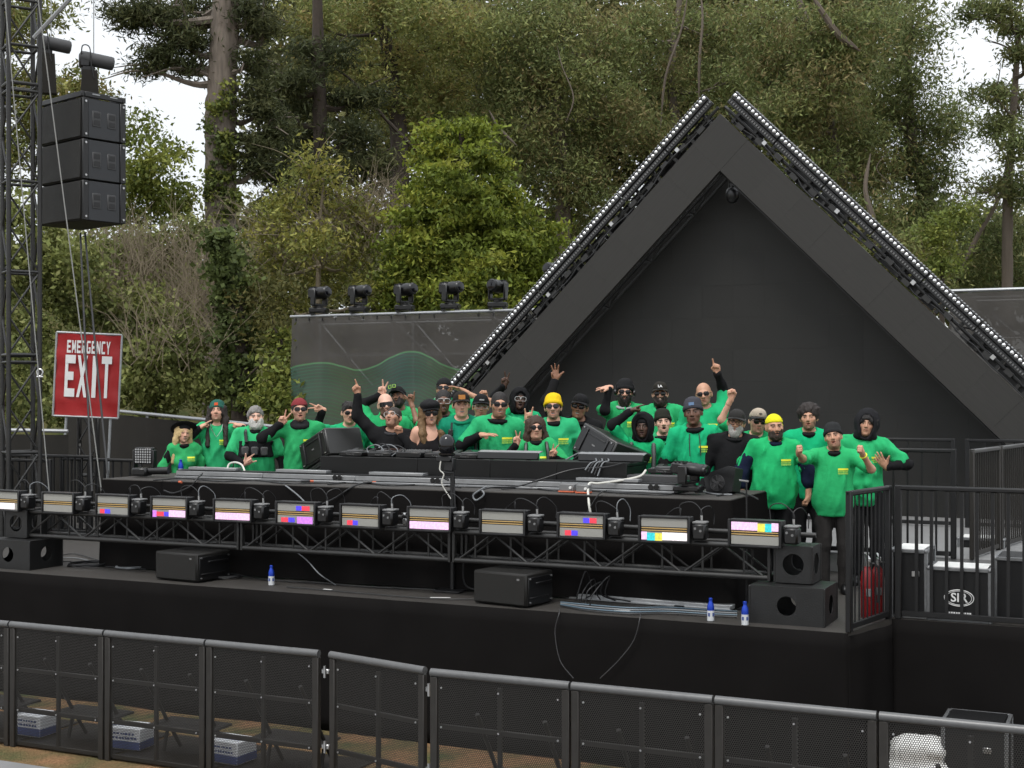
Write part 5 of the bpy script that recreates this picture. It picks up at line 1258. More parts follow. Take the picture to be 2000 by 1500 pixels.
def net(f, lo, h):
    s = f < 0
    nx, ny, nz = f.shape
    cnt = np.zeros((nx - 1, ny - 1, nz - 1), np.int8)
    for c in range(8):
        i, j, k = int(_C[c, 0]), int(_C[c, 1]), int(_C[c, 2]); cnt += s[i:nx - 1 + i, j:ny - 1 + j, k:nz - 1 + k]
    I, J, K = np.nonzero((cnt > 0) & (cnt < 8)); N = len(I)
    vals = np.stack([f[I + int(_C[c, 0]), J + int(_C[c, 1]), K + int(_C[c, 2])] for c in range(8)], 1)
    acc = np.zeros((N, 3)); num = np.zeros(N)
    for a, b in _E:
        va, vb = vals[:, a], vals[:, b]; m = (va < 0) != (vb < 0)
        t = np.where(m, va / np.where(m, va - vb, 1), 0)
        acc += np.where(m[:, None], _C[a] + t[:, None] * (_C[b] - _C[a]), 0); num += m
    V = (np.stack([I, J, K], 1) + acc / num[:, None]) * h + lo
    idx = np.full(cnt.shape, -1, np.int32); idx[I, J, K] = np.arange(N)
    Q = []
    for axis in range(3):
        a = [slice(None)] * 3; b = [slice(None)] * 3; a[axis] = slice(0, -1); b[axis] = slice(1, None)
        A, B = s[tuple(a)], s[tuple(b)]; e = np.stack(np.nonzero(A != B), 1)
        o1, o2 = (axis + 1) % 3, (axis + 2) % 3
        lim = np.array(cnt.shape)
        ok = (e[:, o1] >= 1) & (e[:, o2] >= 1) & (e[:, o1] < lim[o1]) & (e[:, o2] < lim[o2]); e = e[ok]
        if not len(e): continue
        def cell(d1, d2):
            c = e.copy(); c[:, o1] -= d1; c[:, o2] -= d2; return idx[c[:, 0], c[:, 1], c[:, 2]]
        q = np.stack([cell(1, 1), cell(0, 1), cell(0, 0), cell(1, 0)], 1)
        flip = ~A[e[:, 0], e[:, 1], e[:, 2]]; q[flip] = q[flip][:, ::-1]; Q.append(q)
    return V, np.concatenate(Q) if Q else np.zeros((0, 4), np.int32)
def mesh_sdf(sd, h, lo=None, hi=None):
    f, l = sd.grid(h, lo, hi); return net(f, l, h)

def lum(c, k): return tuple(min(1, x * k) for x in c)
SKIN = {'pale': (.66, .40, .30), 'fair': (.60, .335, .235), 'tan': (.50, .27, .175), 'olive': (.42, .22, .14), 'brown': (.25, .125, .078), 'dark': (.135, .067, .043), 'deep': (.085, .045, .031)}
GREEN = (.016, .38, .14)
BLACK = (.011, .011, .012)

def head_sdf(mouth=0, fat=0.0, jaw=1.0, vr=None):
    s = Sdf(); vr = vr or random.Random(1); jw = jaw * vr.uniform(.9, 1.12); ns = vr.uniform(.85, 1.25); fw_ = vr.uniform(.95, 1.06); fl_ = vr.uniform(-.006, .008)
    s.ell((0, .018, .028), (.076, .096, .092), k=.02)
    s.ell((0, -.028, -.03), ((.063 + fat * .6) * fw_, .070, .084 + fl_), k=.03)
    s.ell((0, -.045, -.082 - fl_), (.045 * jw + fat, .044, .036 + fat * .3), k=.03)
    if fat > .004: s.ell((0, -.02, -.098), (.05 + fat, .05, .03), k=.03)
    for sx in (-1, 1):
        s.ell((sx * .043, -.062, -.022), (.02 + fat * .5, .02, .018), k=.02)
        s.ell((sx * .079, .016, -.008), (.008, .020, .032), RM(0, 0, sx * -.45), k=.008)
    s.ell((0, -.083, .026), (.048, .013, .010), k=.018)
    for sx in (-1, 1): s.ell((sx * .031, -.106, .004), (.022, .023, .014), k=.012, sub=True)
    for sx in (-1, 1): s.ell((sx * .031, -.081, .004), (.013, .0125, .0115), k=.004)
    s.cone((0, -.092, .012), (0, -.110 - .004 * ns, -.026), .0085, .0115 * ns, k=.012)
    for sx in (-1, 1): s.ell((sx * .012 * ns, -.104, -.031), (.009 * ns, .010, .008), k=.008)
    s.ell((0, -.094, -.052 ), (.023, .011, .006), k=.01)
    s.ell((0, -.093, -.066 - .012 * mouth), (.020, .011, .007), k=.01)
    if mouth: s.ell((0, -.104, -.060 - .005 * mouth), (.019, .020, .004 + .0075 * mouth), k=.005, sub=True)
    s.ell((0, -.088, -.098), (.016, .012, .011), k=.015)
    return s

def head_colors(P, tone, o):
    """colour over the head (head frame): lips, brows, eyes, stubble; mouth and nostril shade painted in"""
    c = np.tile(np.array(tone), (len(P), 1)); x, y, z = P[:, 0], P[:, 1], P[:, 2]; front = y < -.045
    ax = np.abs(x); mo = o.get('mouth', 0)
    # warm cheeks, nose
    m = np.exp(-(((ax - .042) / .022) ** 2 + ((z + .025) / .022) ** 2)) * front * .16
    c = c * (1 - m[:, None] * np.array([0, .5, .5]))
    hc = np.array(o.get('haircol', (.02, .015, .012)))
    st = o.get('stubble', 0)
    if st:
        m = st * front * ((z < -.042) & ~((np.abs(z + .058) < .012) & (ax < .024))) + st * .6 * ((z < -.02) & (ax > .05) & (y < 0))
        c = c * (1 - m[:, None]) + hc * m[:, None]
    m = front & (((x / .025) ** 2 + ((z + .059 + .006 * mo) / (.0095 + .008 * mo)) ** 2) < 1)
    lip = np.array(tone) * np.array([.85, .62, .62]); c[m] = lip
    if mo:
        m = front & (((x / .018) ** 2 + ((z + .060 + .005 * mo) / (.003 + .0075 * mo)) ** 2) < 1); c[m] = (.03, .008, .008)
    if o.get('smile'):
        m = front & (((x / .021) ** 2 + ((z + .0585 + .004 * mo) / .0052) ** 2) < 1); c[m] = (.45, .42, .38)
    m = front & (np.abs(z - .0245 + (ax - .031) * (ax - .031) * 8) < .0068) & (ax > .011) & (ax < .052); c[m] = hc * .8 + np.array(tone) * .1
    m = front & ((((ax - .031) / .013) ** 2 + ((z - .004) / .0048) ** 2) < 1) & (y < -.078)
    c[m] = np.array(tone) * .35 + np.array([.12, .11, .1])
    m = front & (np.abs(z - .0095) < .0042) & (np.abs(ax - .031) < .016); c[m] = c[m] * .4
    if not mo:
        m = front & (np.abs(z + .0585) < .0038) & (ax < .021); c[m] = c[m] * .35  # shade in the crease between closed lips, painted dark
    m = front & (np.abs(z + .036) < .004) & (np.abs(ax - .009) < .005) & (y < -.09); c[m] = c[m] * .4  # nostril shade painted onto the skin
    m = front & ((((ax - .031) / .0062) ** 2 + ((z - .004) / .0062) ** 2) < 1) & (y < -.078); c[m] = (.02, .012, .01)
    return c

def hand_sdf(wr, d, n, pose, side, sc=1.0, tone=None):
    """wr wrist, d pointing direction, n palm normal; side +1/-1 = which way the thumb lies along b = d x n"""
    d = np.array(d, float); d /= np.linalg.norm(d); n = np.array(n, float); n -= d * (n @ d); n /= np.linalg.norm(n)
    b = np.cross(d, n) * side
    S = Sdf(); L = lambda a, q, c: wr + (d * a + b * q + n * c) * sc
    ext = {'fist': '0000', 'peace': '1100', 'point': '1000', 'open': '1111', 'horns': '1001', 'relaxed': '2222', 'three': '1110', 'thumb': '0000', 'gun': '1000', 'claw': '2222', 'hang': '0001'}[pose]
    thumb_out = pose in ('open', 'thumb', 'gun', 'three', 'claw', 'hang', 'horns')
    qs = (.030, .010, -.010, -.028); fl = (.072, .080, .074, .060); spread = {'peace': (.30, -.22, 0, 0), 'open': (.22, .07, -.07, -.22), 'three': (.25, 0, -.25, 0), 'claw': (.2, .06, -.06, -.2), 'horns': (.1, 0, 0, -.25)}.get(pose, (0, 0, 0, 0))
    S.ell(L(.045, 0, 0), (.048 * sc, .040 * sc, .0165 * sc), np.stack([d, b, n], 1), k=.012)
    S.cone(L(-.02, 0, 0), L(.03, 0, 0), .0255 * sc, .026 * sc, k=.02)
    for i in range(4):
        kx = .088 - .008 * abs(i - 1); K = L(kx, qs[i], 0); S.cone(L(.03, qs[i] * .7, 0), K, .0125 * sc, .0115 * sc, k=.008)
        e = ext[i]; sp = spread[i]; f = fl[i]; rr = .0098 * sc
        fd = d * math.cos(sp) + b * math.sin(sp)
        if e == '1': ang = (.08, .22, .34)
        elif e == '2': ang = (.5, 1.1, 1.5)
        else: ang = (1.45, 2.9, 3.9)
        p = K
        for a, l in zip(ang, (.45, .31, .24)):
            q = p + (fd * math.cos(a) + n * math.sin(a)) * f * l * sc * (1.0 if e == '1' else .92)
            S.cone(p, q, rr, rr * .92, k=.004); p = q; rr *= .93
    T0 = L(.018, .026, .008)
    if thumb_out: T1, T2 = L(.052, .058, .010), L(.072, .088 if pose != 'thumb' else .095, .012)
    else: T1, T2 = L(.055, .042, .026), L(.080, .016, .036)
    S.cone(T0, T1, .015 * sc, .0118 * sc, k=.012); S.cone(T1, T2, .0115 * sc, .0095 * sc, k=.005)
    return S

def ik(sh, wr, l1, l2, pole):
    v = wr - sh; L = np.linalg.norm(v); mx = (l1 + l2) * .995
    if L > mx: wr = sh + v / L * mx; v = wr - sh; L = mx
    if L < abs(l1 - l2) + .03: L = abs(l1 - l2) + .03
    a = (l1 * l1 - l2 * l2 + L * L) / (2 * L); hh = math.sqrt(max(1e-6, l1 * l1 - a * a)); dv = v / np.linalg.norm(v)
    p = np.array(pole, float); p = p - dv * (p @ dv)
    if np.linalg.norm(p) < 1e-4: p = np.array([0, .3, -1.0]); p = p - dv * (p @ dv)
    return sh + dv * a + p / np.linalg.norm(p) * hh, wr

def wrinkle(V, F, amp, seed, fr=1.0):
    """cloth folds: displace along normals by soft directional waves"""
    n = np.zeros_like(V); a, b, c = V[F[:, 0]], V[F[:, 1]], V[F[:, 2]]; fn = np.cross(b - a, c - a)
    for k in range(F.shape[1]): np.add.at(n, F[:, k], fn)
    n /= np.maximum(np.linalg.norm(n, axis=1, keepdims=True), 1e-9)
    rg = np.random.default_rng(seed); w = np.zeros(len(V))
    for i in range(7):
        k = rg.normal(0, 1, 3) * np.array([58, 40, 13]) * rg.uniform(.35, 1.35) * fr; ph = rg.uniform(0, 6.28)
        w += np.sin(V @ k + ph + 1.8 * np.sin(V @ rg.normal(0, 9, 3) * fr))
    n[:, 2] *= .35
    w = np.maximum(w, -1.0) / 3.0
    w = np.where(w > 0, w ** 1.4, w * .8)
    return V + n * (w * amp)[:, None]

PEOPLE = []
HS_ = 1.06
def person(label, u, v, D, *, tone='tan', h=None, build=1.0, fat=0.0, yaw=0.0, lean=(0, 0), head=(0, 0, 0), top='tee', topcol=GREEN, sleeve=None, sleevecol=BLACK,
           hair='short', haircol=(.014, .011, .010), beard=None, hat=None, glasses=None, mouth=0, smile=False, stubble=0, armL=None, armR=None, collar=None,
           hood=None, extras=(), trousers=(.013, .013, .014), printed=True, foot=None, seed=0, female=False):
    """u,v = pixel of the eyes in the photograph, D = distance of the standing place; armL is the arm on the picture's left"""
    rg = random.Random(seed + int(u))
    if topcol == GREEN: q_ = rg.uniform(.88, 1.14); topcol = (GREEN[0] * rg.uniform(.6, 2.4), GREEN[1] * q_, GREEN[2] * q_ * rg.uniform(.88, 1.16))
    if lean == (0, 0): lean = (rg.uniform(-.02, .05), rg.uniform(-.07, .07))
    head = (head[0] + rg.uniform(-.05, .04), head[1] + rg.uniform(-.1, .1), head[2] + rg.uniform(-.15, .15))
    s, ze = onD(u, v, D); floor = RISER if D >= 15.62 else 0.0
    if foot is not None: floor = foot
    eye0 = 1.635 / 1.75
    # height from the eye level; leaning lowers the head a little
    ht = (ze - floor) / eye0 if h is None else h
    S = ht / 1.75
    base = W(s, D, floor)
    # turn to face the camera plus own yaw
    face = math.atan2(base.x, base.y)
    rz = -face + yaw
    t = thing('person', label, 'person', base, rz)
    t.scale = (S, S, S)
    Ri = np.array(Matrix.Rotation(-rz, 3, 'Z')); bl = np.array(base)
    def loc(pu, pv, dy=0.0):
        """photo pixel, dy metres nearer (-) or farther than the person's plane -> own frame"""
        r = ray(pu, pv); Y = base.y + dy; p = np.array([r.x * Y, Y, HCAM + r.z * Y]); return Ri @ (p - bl) / S
    # ---- torso frame (lean about the pelvis)
    LR = RM(lean[0], lean[1], 0); piv = np.array([0, 0, .95])
    up = lambda p: LR @ (np.array(p, float) - piv) + piv
    eye = np.array([0, -.03, 1.635]); e2 = up(eye); shift = np.array([-e2[0], 0, 0])
    up_ = lambda p: up(p) + shift
    HR = LR @ RM(head[0], head[1], head[2]); nk = up_((0, .015, 1.50)); hp = up_((0, -.005, 1.635)) + (HR - LR) @ np.array([0, 0, .05])
    hp = hp + np.array([0, 0, 1.635 - hp[2]])        # keep the eyes at the photographed height
    w = .184 * build * (0.9 if female else 1.0); fb = fat
    shL, shR = up_((-w, 0, 1.428)), up_((w, 0, 1.428))
    torso = Sdf()
    for q in (((0, 0, 1.27), (.155 * build, .112 + fb * .5, .19)), ((0, -.01 - fb * .5, 1.09), (.142 * build + fb, .105 + fb, .17)), ((0, 0, .96), (.160 * build + fb * .6, .118 + fb * .6, .13))):
        torso.ell(up_(q[0]), q[1], LR, k=.08)
    torso.cone(up_((-w * .82, .005, 1.412)), up_((w * .82, .005, 1.412)), .062, .062, k=.06)
    for sx in (-1, 1): torso.cone(up_((sx * .035, .02, 1.49)), up_((sx * w * .85, .01, 1.432)), .045, .05, k=.05)
    if female:
        for sx in (-1, 1): torso.ell(up_((sx * .075, -.085, 1.25)), (.065, .06, .06), LR, k=.05)
    # ---- arms
    arms = []
    for side, sp, sh in ((-1, armL, shL), (1, armR, shR)):
        if sp is None: sp = dict(w=None)
        if sp.get('w') is None:
            wr = up_((side * (w + .10 + fb), -.06 - .02 * rg.random(), .93)); pole = (side * .5, .6, 0); pose = 'relaxed'; hd = (side * .05, -.25, -1); pn = (-side, 0, 0); th = None
        else:
            wr = loc(*sp['w']) if len(sp['w']) > 1 and abs(sp['w'][0]) > 3 else np.array(sp['w'])
            pole = sp.get('pole', (side, .2, -1)); pose = sp.get('pose', 'relaxed'); hd = sp.get('d', (0, 0, 1)); pn = sp.get('n', (0, -1, 0))
        el, wr = ik(sh, wr, .285, .255, pole)
        # thumb lies towards the body's midline when the palm faces forward and fingers point up
        d_, n_ = np.array(hd, float), np.array(pn, float); b_ = np.cross(d_, n_)
        tdir = np.array(sp.get('thumb', (-side, -.2, .3))); ts = 1 if b_ @ tdir > 0 else -1
        arms.append(dict(sh=sh, el=el, wr=wr, side=side, d=d_ / np.linalg.norm(d_), n=n_, pose=pose, ts=ts, bare=sp.get('bare', sleeve is None)))
    body = Sdf(); body.p += torso.p
    for a in arms:
        body.cone(a['sh'], a['el'], .048 * (.85 + .15 * build), .040, k=.05); body.cone(a['el'], a['wr'], .0405, .027, k=.03)
    for sx in (-1, 1):
        body.cone((sx * .09, 0, .92), (sx * .105, -.01, .50), .082, .055, k=.05); body.cone((sx * .105, -.01, .50), (sx * .11, .02, .07), .054, .036, k=.03)
    neck = Sdf(); neck.cone(HR @ np.array([0, .022, -.05]) + hp, nk + np.array([0, 0, -.03]), .053 + fat * .15, .062, k=.03)
    hs = head_sdf(mouth, .012 if fat > .03 else (.006 if fat > 0 else 0), .88 if female else 1.0, random.Random(int(u) * 7 + 3))
    headS = hs.moved(HR, hp, HS_)
    tc = np.array(SKIN[tone])
    parts = []
    V, Fq = mesh_sdf(body + neck, .0215); parts.append((V, Fq, np.tile(tc, (len(V), 1))))
    hl = headS + neck
    V, Fq = mesh_sdf(hl, .0076, lo=np.array([-9, -9, nk[2] - .02])); cl = head_colors((V - hp) @ HR / HS_, tc, dict(mouth=mouth, smile=smile, stubble=stubble, haircol=haircol)); parts.append((V, Fq, cl))
    for a in arms:
        HS = hand_sdf(a['wr'], a['d'], a['n'], a['pose'], a['ts'], 1.05 if not female else .95)
        HS.cone(a['wr'] + (a['el'] - a['wr']) * .25, a['wr'], .033, .0275, k=.012)
        V, Fq = mesh_sdf(HS, .0072); c = np.tile(tc * np.array([1.0, .97, .95]), (len(V), 1)); parts.append((V, Fq, c))
    n0 = 0; VV = []; FF = []; CC = []
    for V, Fq, c in parts: VV.append(V); FF.append(Fq + n0); CC.append(c); n0 += len(V)
    fast_mesh('body', np.concatenate(VV), np.concatenate(FF), 'skin', t, col=np.concatenate(CC))
    # ---- clothing
    def cloth(name, sd, hh, col, amp=.006, mat='cloth', parent=t, lo=None, hi=None):
        V, Fq = mesh_sdf(sd, hh, lo, hi)
        if not len(Fq): return None
        if amp: V = wrinkle(V, Fq, amp, seed + int(u) + len(V))
        return fast_mesh(name, V, Fq, mat, parent, col=np.tile(np.array(col), (len(V), 1)))
    ndir = LR @ np.array([0, 0, 1])
    if sleeve:
        und = torso.grow(-.004)
        for a in arms:
            if a['bare']: continue
            und.cone(a['sh'], a['el'], .054, .054, k=.03); und.cone(a['el'], a['wr'] - a['d'] * .0 + (a['el'] - a['wr']) * .06, .055, .040, k=.04)
            und.cone(a['wr'] + (a['el'] - a['wr']) * .16, a['wr'] + (a['el'] - a['wr']) * .08, .041, .043, k=.01)
        und.ell(up_((0, -.035, 1.505)), (.075, .085, .04), LR, k=.02, sub=True)
        cloth('undershirt' if sleeve != 'hoodie' else 'hoodie', und, .0165, sleevecol, .0095)
    if top in ('tee', 'polo', 'jacket', 'hoodie_top', 'tank'):
        g = .016 if top != 'tank' else .006
        if top in ('jacket', 'hoodie_top'): g = .026
        ts = torso.grow(g)
        if top != 'tank':
            hemz = .84 if top == 'tee' else .86
            ts.ell((shift[0] * .3, -.004, 1.0), (.156 * build + fb, .12 + fb, .46), k=.06)
        for a in arms:
            if top == 'tee' or (top == 'polo'):
                f = .80 if top == 'tee' else 1.0
                e = a['sh'] + (a['el'] - a['sh']) * f; ts.cone(a['sh'], e, .067, .071 if top == 'tee' else .06, k=.05)
                if top == 'polo': ts.cone(a['el'], a['wr'] + (a['el'] - a['wr']) * .2, .058, .043, k=.04)
            elif top in ('jacket', 'hoodie_top'):
                ts.cone(a['sh'], a['el'], .076, .067, k=.05); ts.cone(a['el'], a['wr'] + (a['el'] - a['wr']) * .08, .066, .047, k=.04)
        # neck opening and hem
        if top == 'tank':
            ts.ell(up_((0, -.06, 1.47)), (.085, .12, .13), LR, k=.02, sub=True); ts.plane(up_((0, 0, 1.44)), ndir)
            for sx in (-1, 1): ts.ell(up_((sx * (w + .035), 0, 1.36)), (.075, .14, .11), LR, k=.015, sub=True)
        else: ts.ell(up_((0, -.045, 1.526)), (.080, .095, .052), LR, k=.012, sub=True)
        ts.plane((0, 0, .80), (0, 0, -1))
        if top == 'tee':
            cut = ts
            for a in arms:
                ax = a['el'] - a['sh']; ax = ax / np.linalg.norm(ax); e = a['sh'] + (a['el'] - a['sh']) * .88
                # trim the rounded sleeve end flat
                cut.ell(e + ax * .055, (.045, .09, .09), np.stack([ax, *[np.array(q) for q in _perp(ax)]], 1), k=.008, sub=True)
            ts = cut
        nmt = {'tee': 't_shirt', 'polo': 'polo_shirt', 'jacket': 'jacket', 'hoodie_top': 'hoodie', 'tank': 'tank_top'}[top]
        shirt = cloth(nmt, ts, .016, topcol, .015 if top != 'tank' else .003)
        if top == 'tee':      # rib collar ring
            pass
        if printed and top in ('tee', 'polo'): chest_print(t, ts, up_, LR, build)
        t_sd = ts
    # trousers and shoes
    tr = Sdf(); tr.ell((0, 0, .94), (.168 * build + fb * .5, .126 + fb * .5, .13), k=.05)
    for sx in (-1, 1):
        tr.cone((sx * .09, 0, .90), (sx * .108, -.012, .50), .098, .078, k=.04); tr.cone((sx * .108, -.012, .50), (sx * .112, .015, .06), .077, .072, k=.03)
    tr.plane((0, 0, .03), (0, 0, -1)); cloth('trousers', tr, .026, trousers, .010)
    b = MB()
    for sx in (-1, 1):
        b.lathe([(.9, 0), (1, .012), (1, .035), (.85, .07), (.5, .095), (.15, .1)], 12, Matrix.Diagonal((.05, .135, 1)), (sx * .112, -.05, .002))
    b.build('shoes', 'black_plastic', t)
    # ---- head things, made in the head frame
    def on_head(name, sd, hh, col, mat='hat', amp=0.0, keep=None):
        V, Fq = mesh_sdf(sd, hh)
        if amp:
            V = wrinkle(V, Fq, amp, seed + 5 + len(V), 3.2 if mat == 'hairmat' else 1.2)
        V2 = (V * HS_) @ HR.T + hp
        return fast_mesh(name, V2, Fq, mat, t, col=np.tile(np.array(col), (len(V), 1)))
    def hp_(p): return HR @ (np.array(p, float) * HS_) + hp
    cr = Sdf(); cr.p += hs.p[:1]
    base_head = Sdf(); base_head.p += hs.p[:3]
    if hair == 'short':
        a = base_head.grow(.008)
        if hat: a.plane((0, 0, .055), (0, 0, 1))
        else: a.ell((0, .0, .075), (.068, .085, .056), k=.02)
        a.ell((0, -.135, -.03), (.078, .085, .098), k=.01, sub=True).plane((0, .03, -.035), (0, -.75, -1)); on_head('hair', a, .0085, haircol, 'hairmat', .012 if not hat else .004)
    elif hair == 'buzz' and not hat:
        a = base_head.grow(.0035).ell((0, -.132, -.025), (.080, .082, .098), k=.008, sub=True).plane((0, .03, -.045), (0, -.6, -1)); on_head('hair', a, .0085, haircol, 'hairmat', .002)
    elif hair == 'curly': on_head('hair', base_head.grow(.026).ell((0, -.15, -.03), (.068, .085, .090), k=.01, sub=True).plane((0, .03, -.03), (0, -.3, -1)), .009, haircol, 'hairmat', .010)
    elif hair == 'afro':
        a = Sdf().ell((0, .03, .050), (.108, .115, .105), k=.02).ell((0, -.125, -.03), (.068, .085, .088), k=.02, sub=True).plane((0, 0, -.06), (0, -.3, -1)); on_head('hair', a, .010, haircol, 'hairmat', .011)
    elif hair in ('long', 'wavy', 'bob'):
        a = base_head.grow(.014)
        if hat: a.plane((0, 0, .055), (0, 0, 1))
        a.ell((0, -.135, -.03), (.070, .085, .098), k=.01, sub=True).plane((0, .0, -.06), (0, -.2, -1))
        ln = {'long': .34, 'wavy': .30, 'bob': .17}[hair]
        a.cone((0, .075, .02), (0, .085, -.04 - ln * .9), .075, .075, k=.04)
        for sx in (-1, 1):
            a.cone((sx * .072, .005, .05), (sx * .088, .0, -.10), .030, .040, k=.04); a.cone((sx * .05, .06, .03), (sx * .085, .05, -.05 - ln * .8), .05, .045, k=.05)
            if hair == 'wavy':
                a.cone((sx * .092, -.005, -.10), (sx * .10, -.06, -.20), .034, .036, k=.03); a.cone((sx * .10, -.06, -.20), (sx * .085, -.085, -.05 - ln), .036, .022, k=.03)
            elif hair == 'long':
                a.cone((sx * .092, -.005, -.10), (sx * .10, -.05, -.05 - ln), .032, .026, k=.03)
            else: a.cone((sx * .092, -.005, -.10), (sx * .085, -.02, -.04 - ln), .036, .030, k=.03)
        on_head('hair', a, .010, haircol, 'hairmat', .006)
    if beard:
        th, low, bc = beard            # thickness, extra length below the chin, colour
        bs = base_head.grow(th)
        if low: bs.ell((0, -.055, -.10 - low * .5), (.046, .042, .03 + low * .6), k=.03)
        bs.plane((0, -.05, -.030), (0, .55, 1)).plane((0, .012, 0), (0, 1, 0))
        bs.ell((0, -.125, -.060 - .004 * mouth), (.021, .04, .0085 + .006 * mouth), k=.006, sub=True)
        bs.ell((0, -.11, -.018), (.040, .05, .026), k=.01, sub=True)
        on_head('beard', bs, .0085, bc, 'hairmat', .006)
    if hat:
        kind, hc = hat[0], hat[1]; hc2 = hat[2] if len(hat) > 2 else hc
        if kind == 'beanie':
            b_ = cr.grow(.014); b_.ell((0, .035, .10), (.066, .075, .045), k=.05); b_.plane((0, -.08, .038), (0, -.28, -1)); on_head('beanie', b_, .0105, hc, 'hat', .004)
            b_ = cr.grow(.021).plane((0, -.08, .036), (0, -.28, -1)).plane((0, -.08, .078), (0, .28, 1)); on_head('cuff', b_, .0105, hc2, 'hat', .002)
        elif kind in ('cap', 'cap_back', 'flatcap', 'bandana'):
            g = {'cap': .013, 'cap_back': .013, 'flatcap': .026, 'bandana': .010}[kind]
            b_ = cr.grow(g)
            if kind == 'cap': b_.ell((0, -.035, .085), (.062, .05, .045), k=.04)
            if kind == 'flatcap': b_.ell((0, -.01, .085), (.10, .11, .045), k=.03)
            b_.plane((0, -.08, .045), (0, -.10, -1)); on_head('cap_crown' if kind != 'bandana' else 'bandana', b_, .0105, hc, 'hat', .003)
            if kind in ('cap', 'flatcap'):
                R = Sdf(); L = .075 if kind == 'cap' else .045
                mbm = MB(); n = 12; ring = []
                for i in range(n + 1):
                    a = math.pi * i / n; x = math.cos(a); y = math.sin(a)
                    zz = -.018 * x * x * 1.2
                    ring.append(((.080 * x, -.055 - .035 * y, .050 + zz * .3), (.084 * x, -.06 - (.04 + L) * y, .040 + zz)))
                for dz in (0, .006): mbm.add([p for r_ in ring for p in ((r_[0][0], r_[0][1], r_[0][2] + dz), (r_[1][0], r_[1][1], r_[1][2] + dz))], [[2 * i, 2 * i + 1, 2 * i + 3, 2 * i + 2] for i in range(n)])
                m2 = 2 * (n + 1); mbm.add([], [])
                mbm.f += [[2 * i + 1, 2 * i + 1 + m2, 2 * i + 3 + m2, 2 * i + 3] for i in range(n)]; mbm.m += [0] * n
                V = (np.array(mbm.v) * HS_) @ HR.T + hp; fast_mesh('brim', V, np.array(mbm.f), 'hat', t, smooth=False, col=np.tile(np.array(hc2), (len(V), 1)))
            if kind == 'bandana':
                k_ = Sdf().ell((.055, .085, .035), (.03, .018, .015), RM(0, .5, .5), k=.01).ell((.085, .07, .015), (.028, .01, .015), RM(0, .7, .4), k=.01); on_head('knot', k_, .008, hc, 'hat', .003)
        elif kind == 'widebrim':
            b_ = cr.grow(.014); b_.ell((0, .04, .10), (.07, .07, .05), k=.03); b_.plane((0, -.06, .06), (0, -.6, -1)); on_head('hat_crown', b_, .011, hc, 'hat')
            br = Sdf().ell((0, .035, .062), (.175, .185, .011), RM(-.62, 0, 0), k=.01); on_head('brim', br, .0085, hc, 'hat')
        elif kind == 'headband': on_head('headband', cr.grow(.012).plane((0, -.08, .05), (0, -.28, -1)).plane((0, -.08, .085), (0, .28, 1)), .010, hc, 'hat')
        if len(hat) > 3:                       # patch on the front
            pc, pw, ph, pz = hat[3:7]; V = []
            for i in range(5):
                x = (-.5 + i / 4) * pw
                for z in (pz - ph / 2, pz + ph / 2):
                    ys = np.linspace(-.2, -.02, 90); f = (cr.grow(.023) if kind == 'beanie' else cr.grow(.016).ell((0, -.035, .085), (.065, .053, .048), k=.04)).at(np.stack([np.full(90, x), ys, np.full(90, z)], 1)); i0 = np.argmax(f < 0); V.append((x, ys[i0] - .004, z))
            V = (np.array(V) * HS_) @ HR.T + hp; fast_mesh('cap_patch', V, np.array([[2 * i, 2 * i + 2, 2 * i + 3, 2 * i + 1] for i in range(4)]), 'hat', t, col=np.tile(np.array(pc), (len(V), 1)))
    if hood:
        a = base_head.grow(.038); a.ell((0, .06, -.03), (.095, .09, .13), k=.05)
        a.ell((0, -.125, -.012), (.069, .105, .108), k=.015, sub=True); a.plane((0, 0, -.145), (0, .1, -1))
        a.cone((-.07, -.02, -.12), (.07, -.02, -.12), .045, .045, k=.03); a.ell((0, -.105, -.09), (.05, .06, .06), k=.02, sub=True)
        on_head('hood', a, .011, hood, 'cloth', .006)
    elif collar:
        kind, cc = collar
        a = Sdf()
        R_ = .092 if kind != 'crew' else .078
        npt = 14
        for i in range(npt):
            a0, a1 = 2 * math.pi * i / npt, 2 * math.pi * (i + 1) / npt
            P = lambda q: up_((R_ * math.sin(q), -.012 - R_ * .92 * math.cos(q), 1.480 - .028 * math.cos(q) + (.012 if kind == 'hood' else 0)))
            back = .5 - .5 * math.cos(a0); rr = {'hood': .015 + .026 * back, 'crew': .012, 'scarf': .028, 'shirt': .015}[kind]
            a.cone(P(a0), P(a1), rr, k=.012)
        if kind in ('crew', 'hood'):
            if kind == 'crew': a = Sdf()
            a.ell(up_((0, -.018, 1.472)), (.080, .094, .06), LR, k=.02); a.plane(up_((0, -.09, 1.479)), LR @ np.array([0, -.25, 1.0]))
        if kind == 'scarf': a.cone(up_((-.055, -.05, 1.505)), up_((.055, -.05, 1.505)), .03, k=.03)
        cloth('collar' if kind in ('crew', 'shirt') else ('hood' if kind == 'hood' else 'scarf'), a, .011, cc, .005)
        if kind == 'hood' and 'strings' in extras:
            b = MB()
            for sx in (-1, 1): b.tube([up_((sx * .045, -.10, 1.43)), up_((sx * .05, -.155, 1.36)), up_((sx * .052, -.168 - fat, 1.22))], .005, 5)
            b.build('drawstrings', 'cable_black', t)
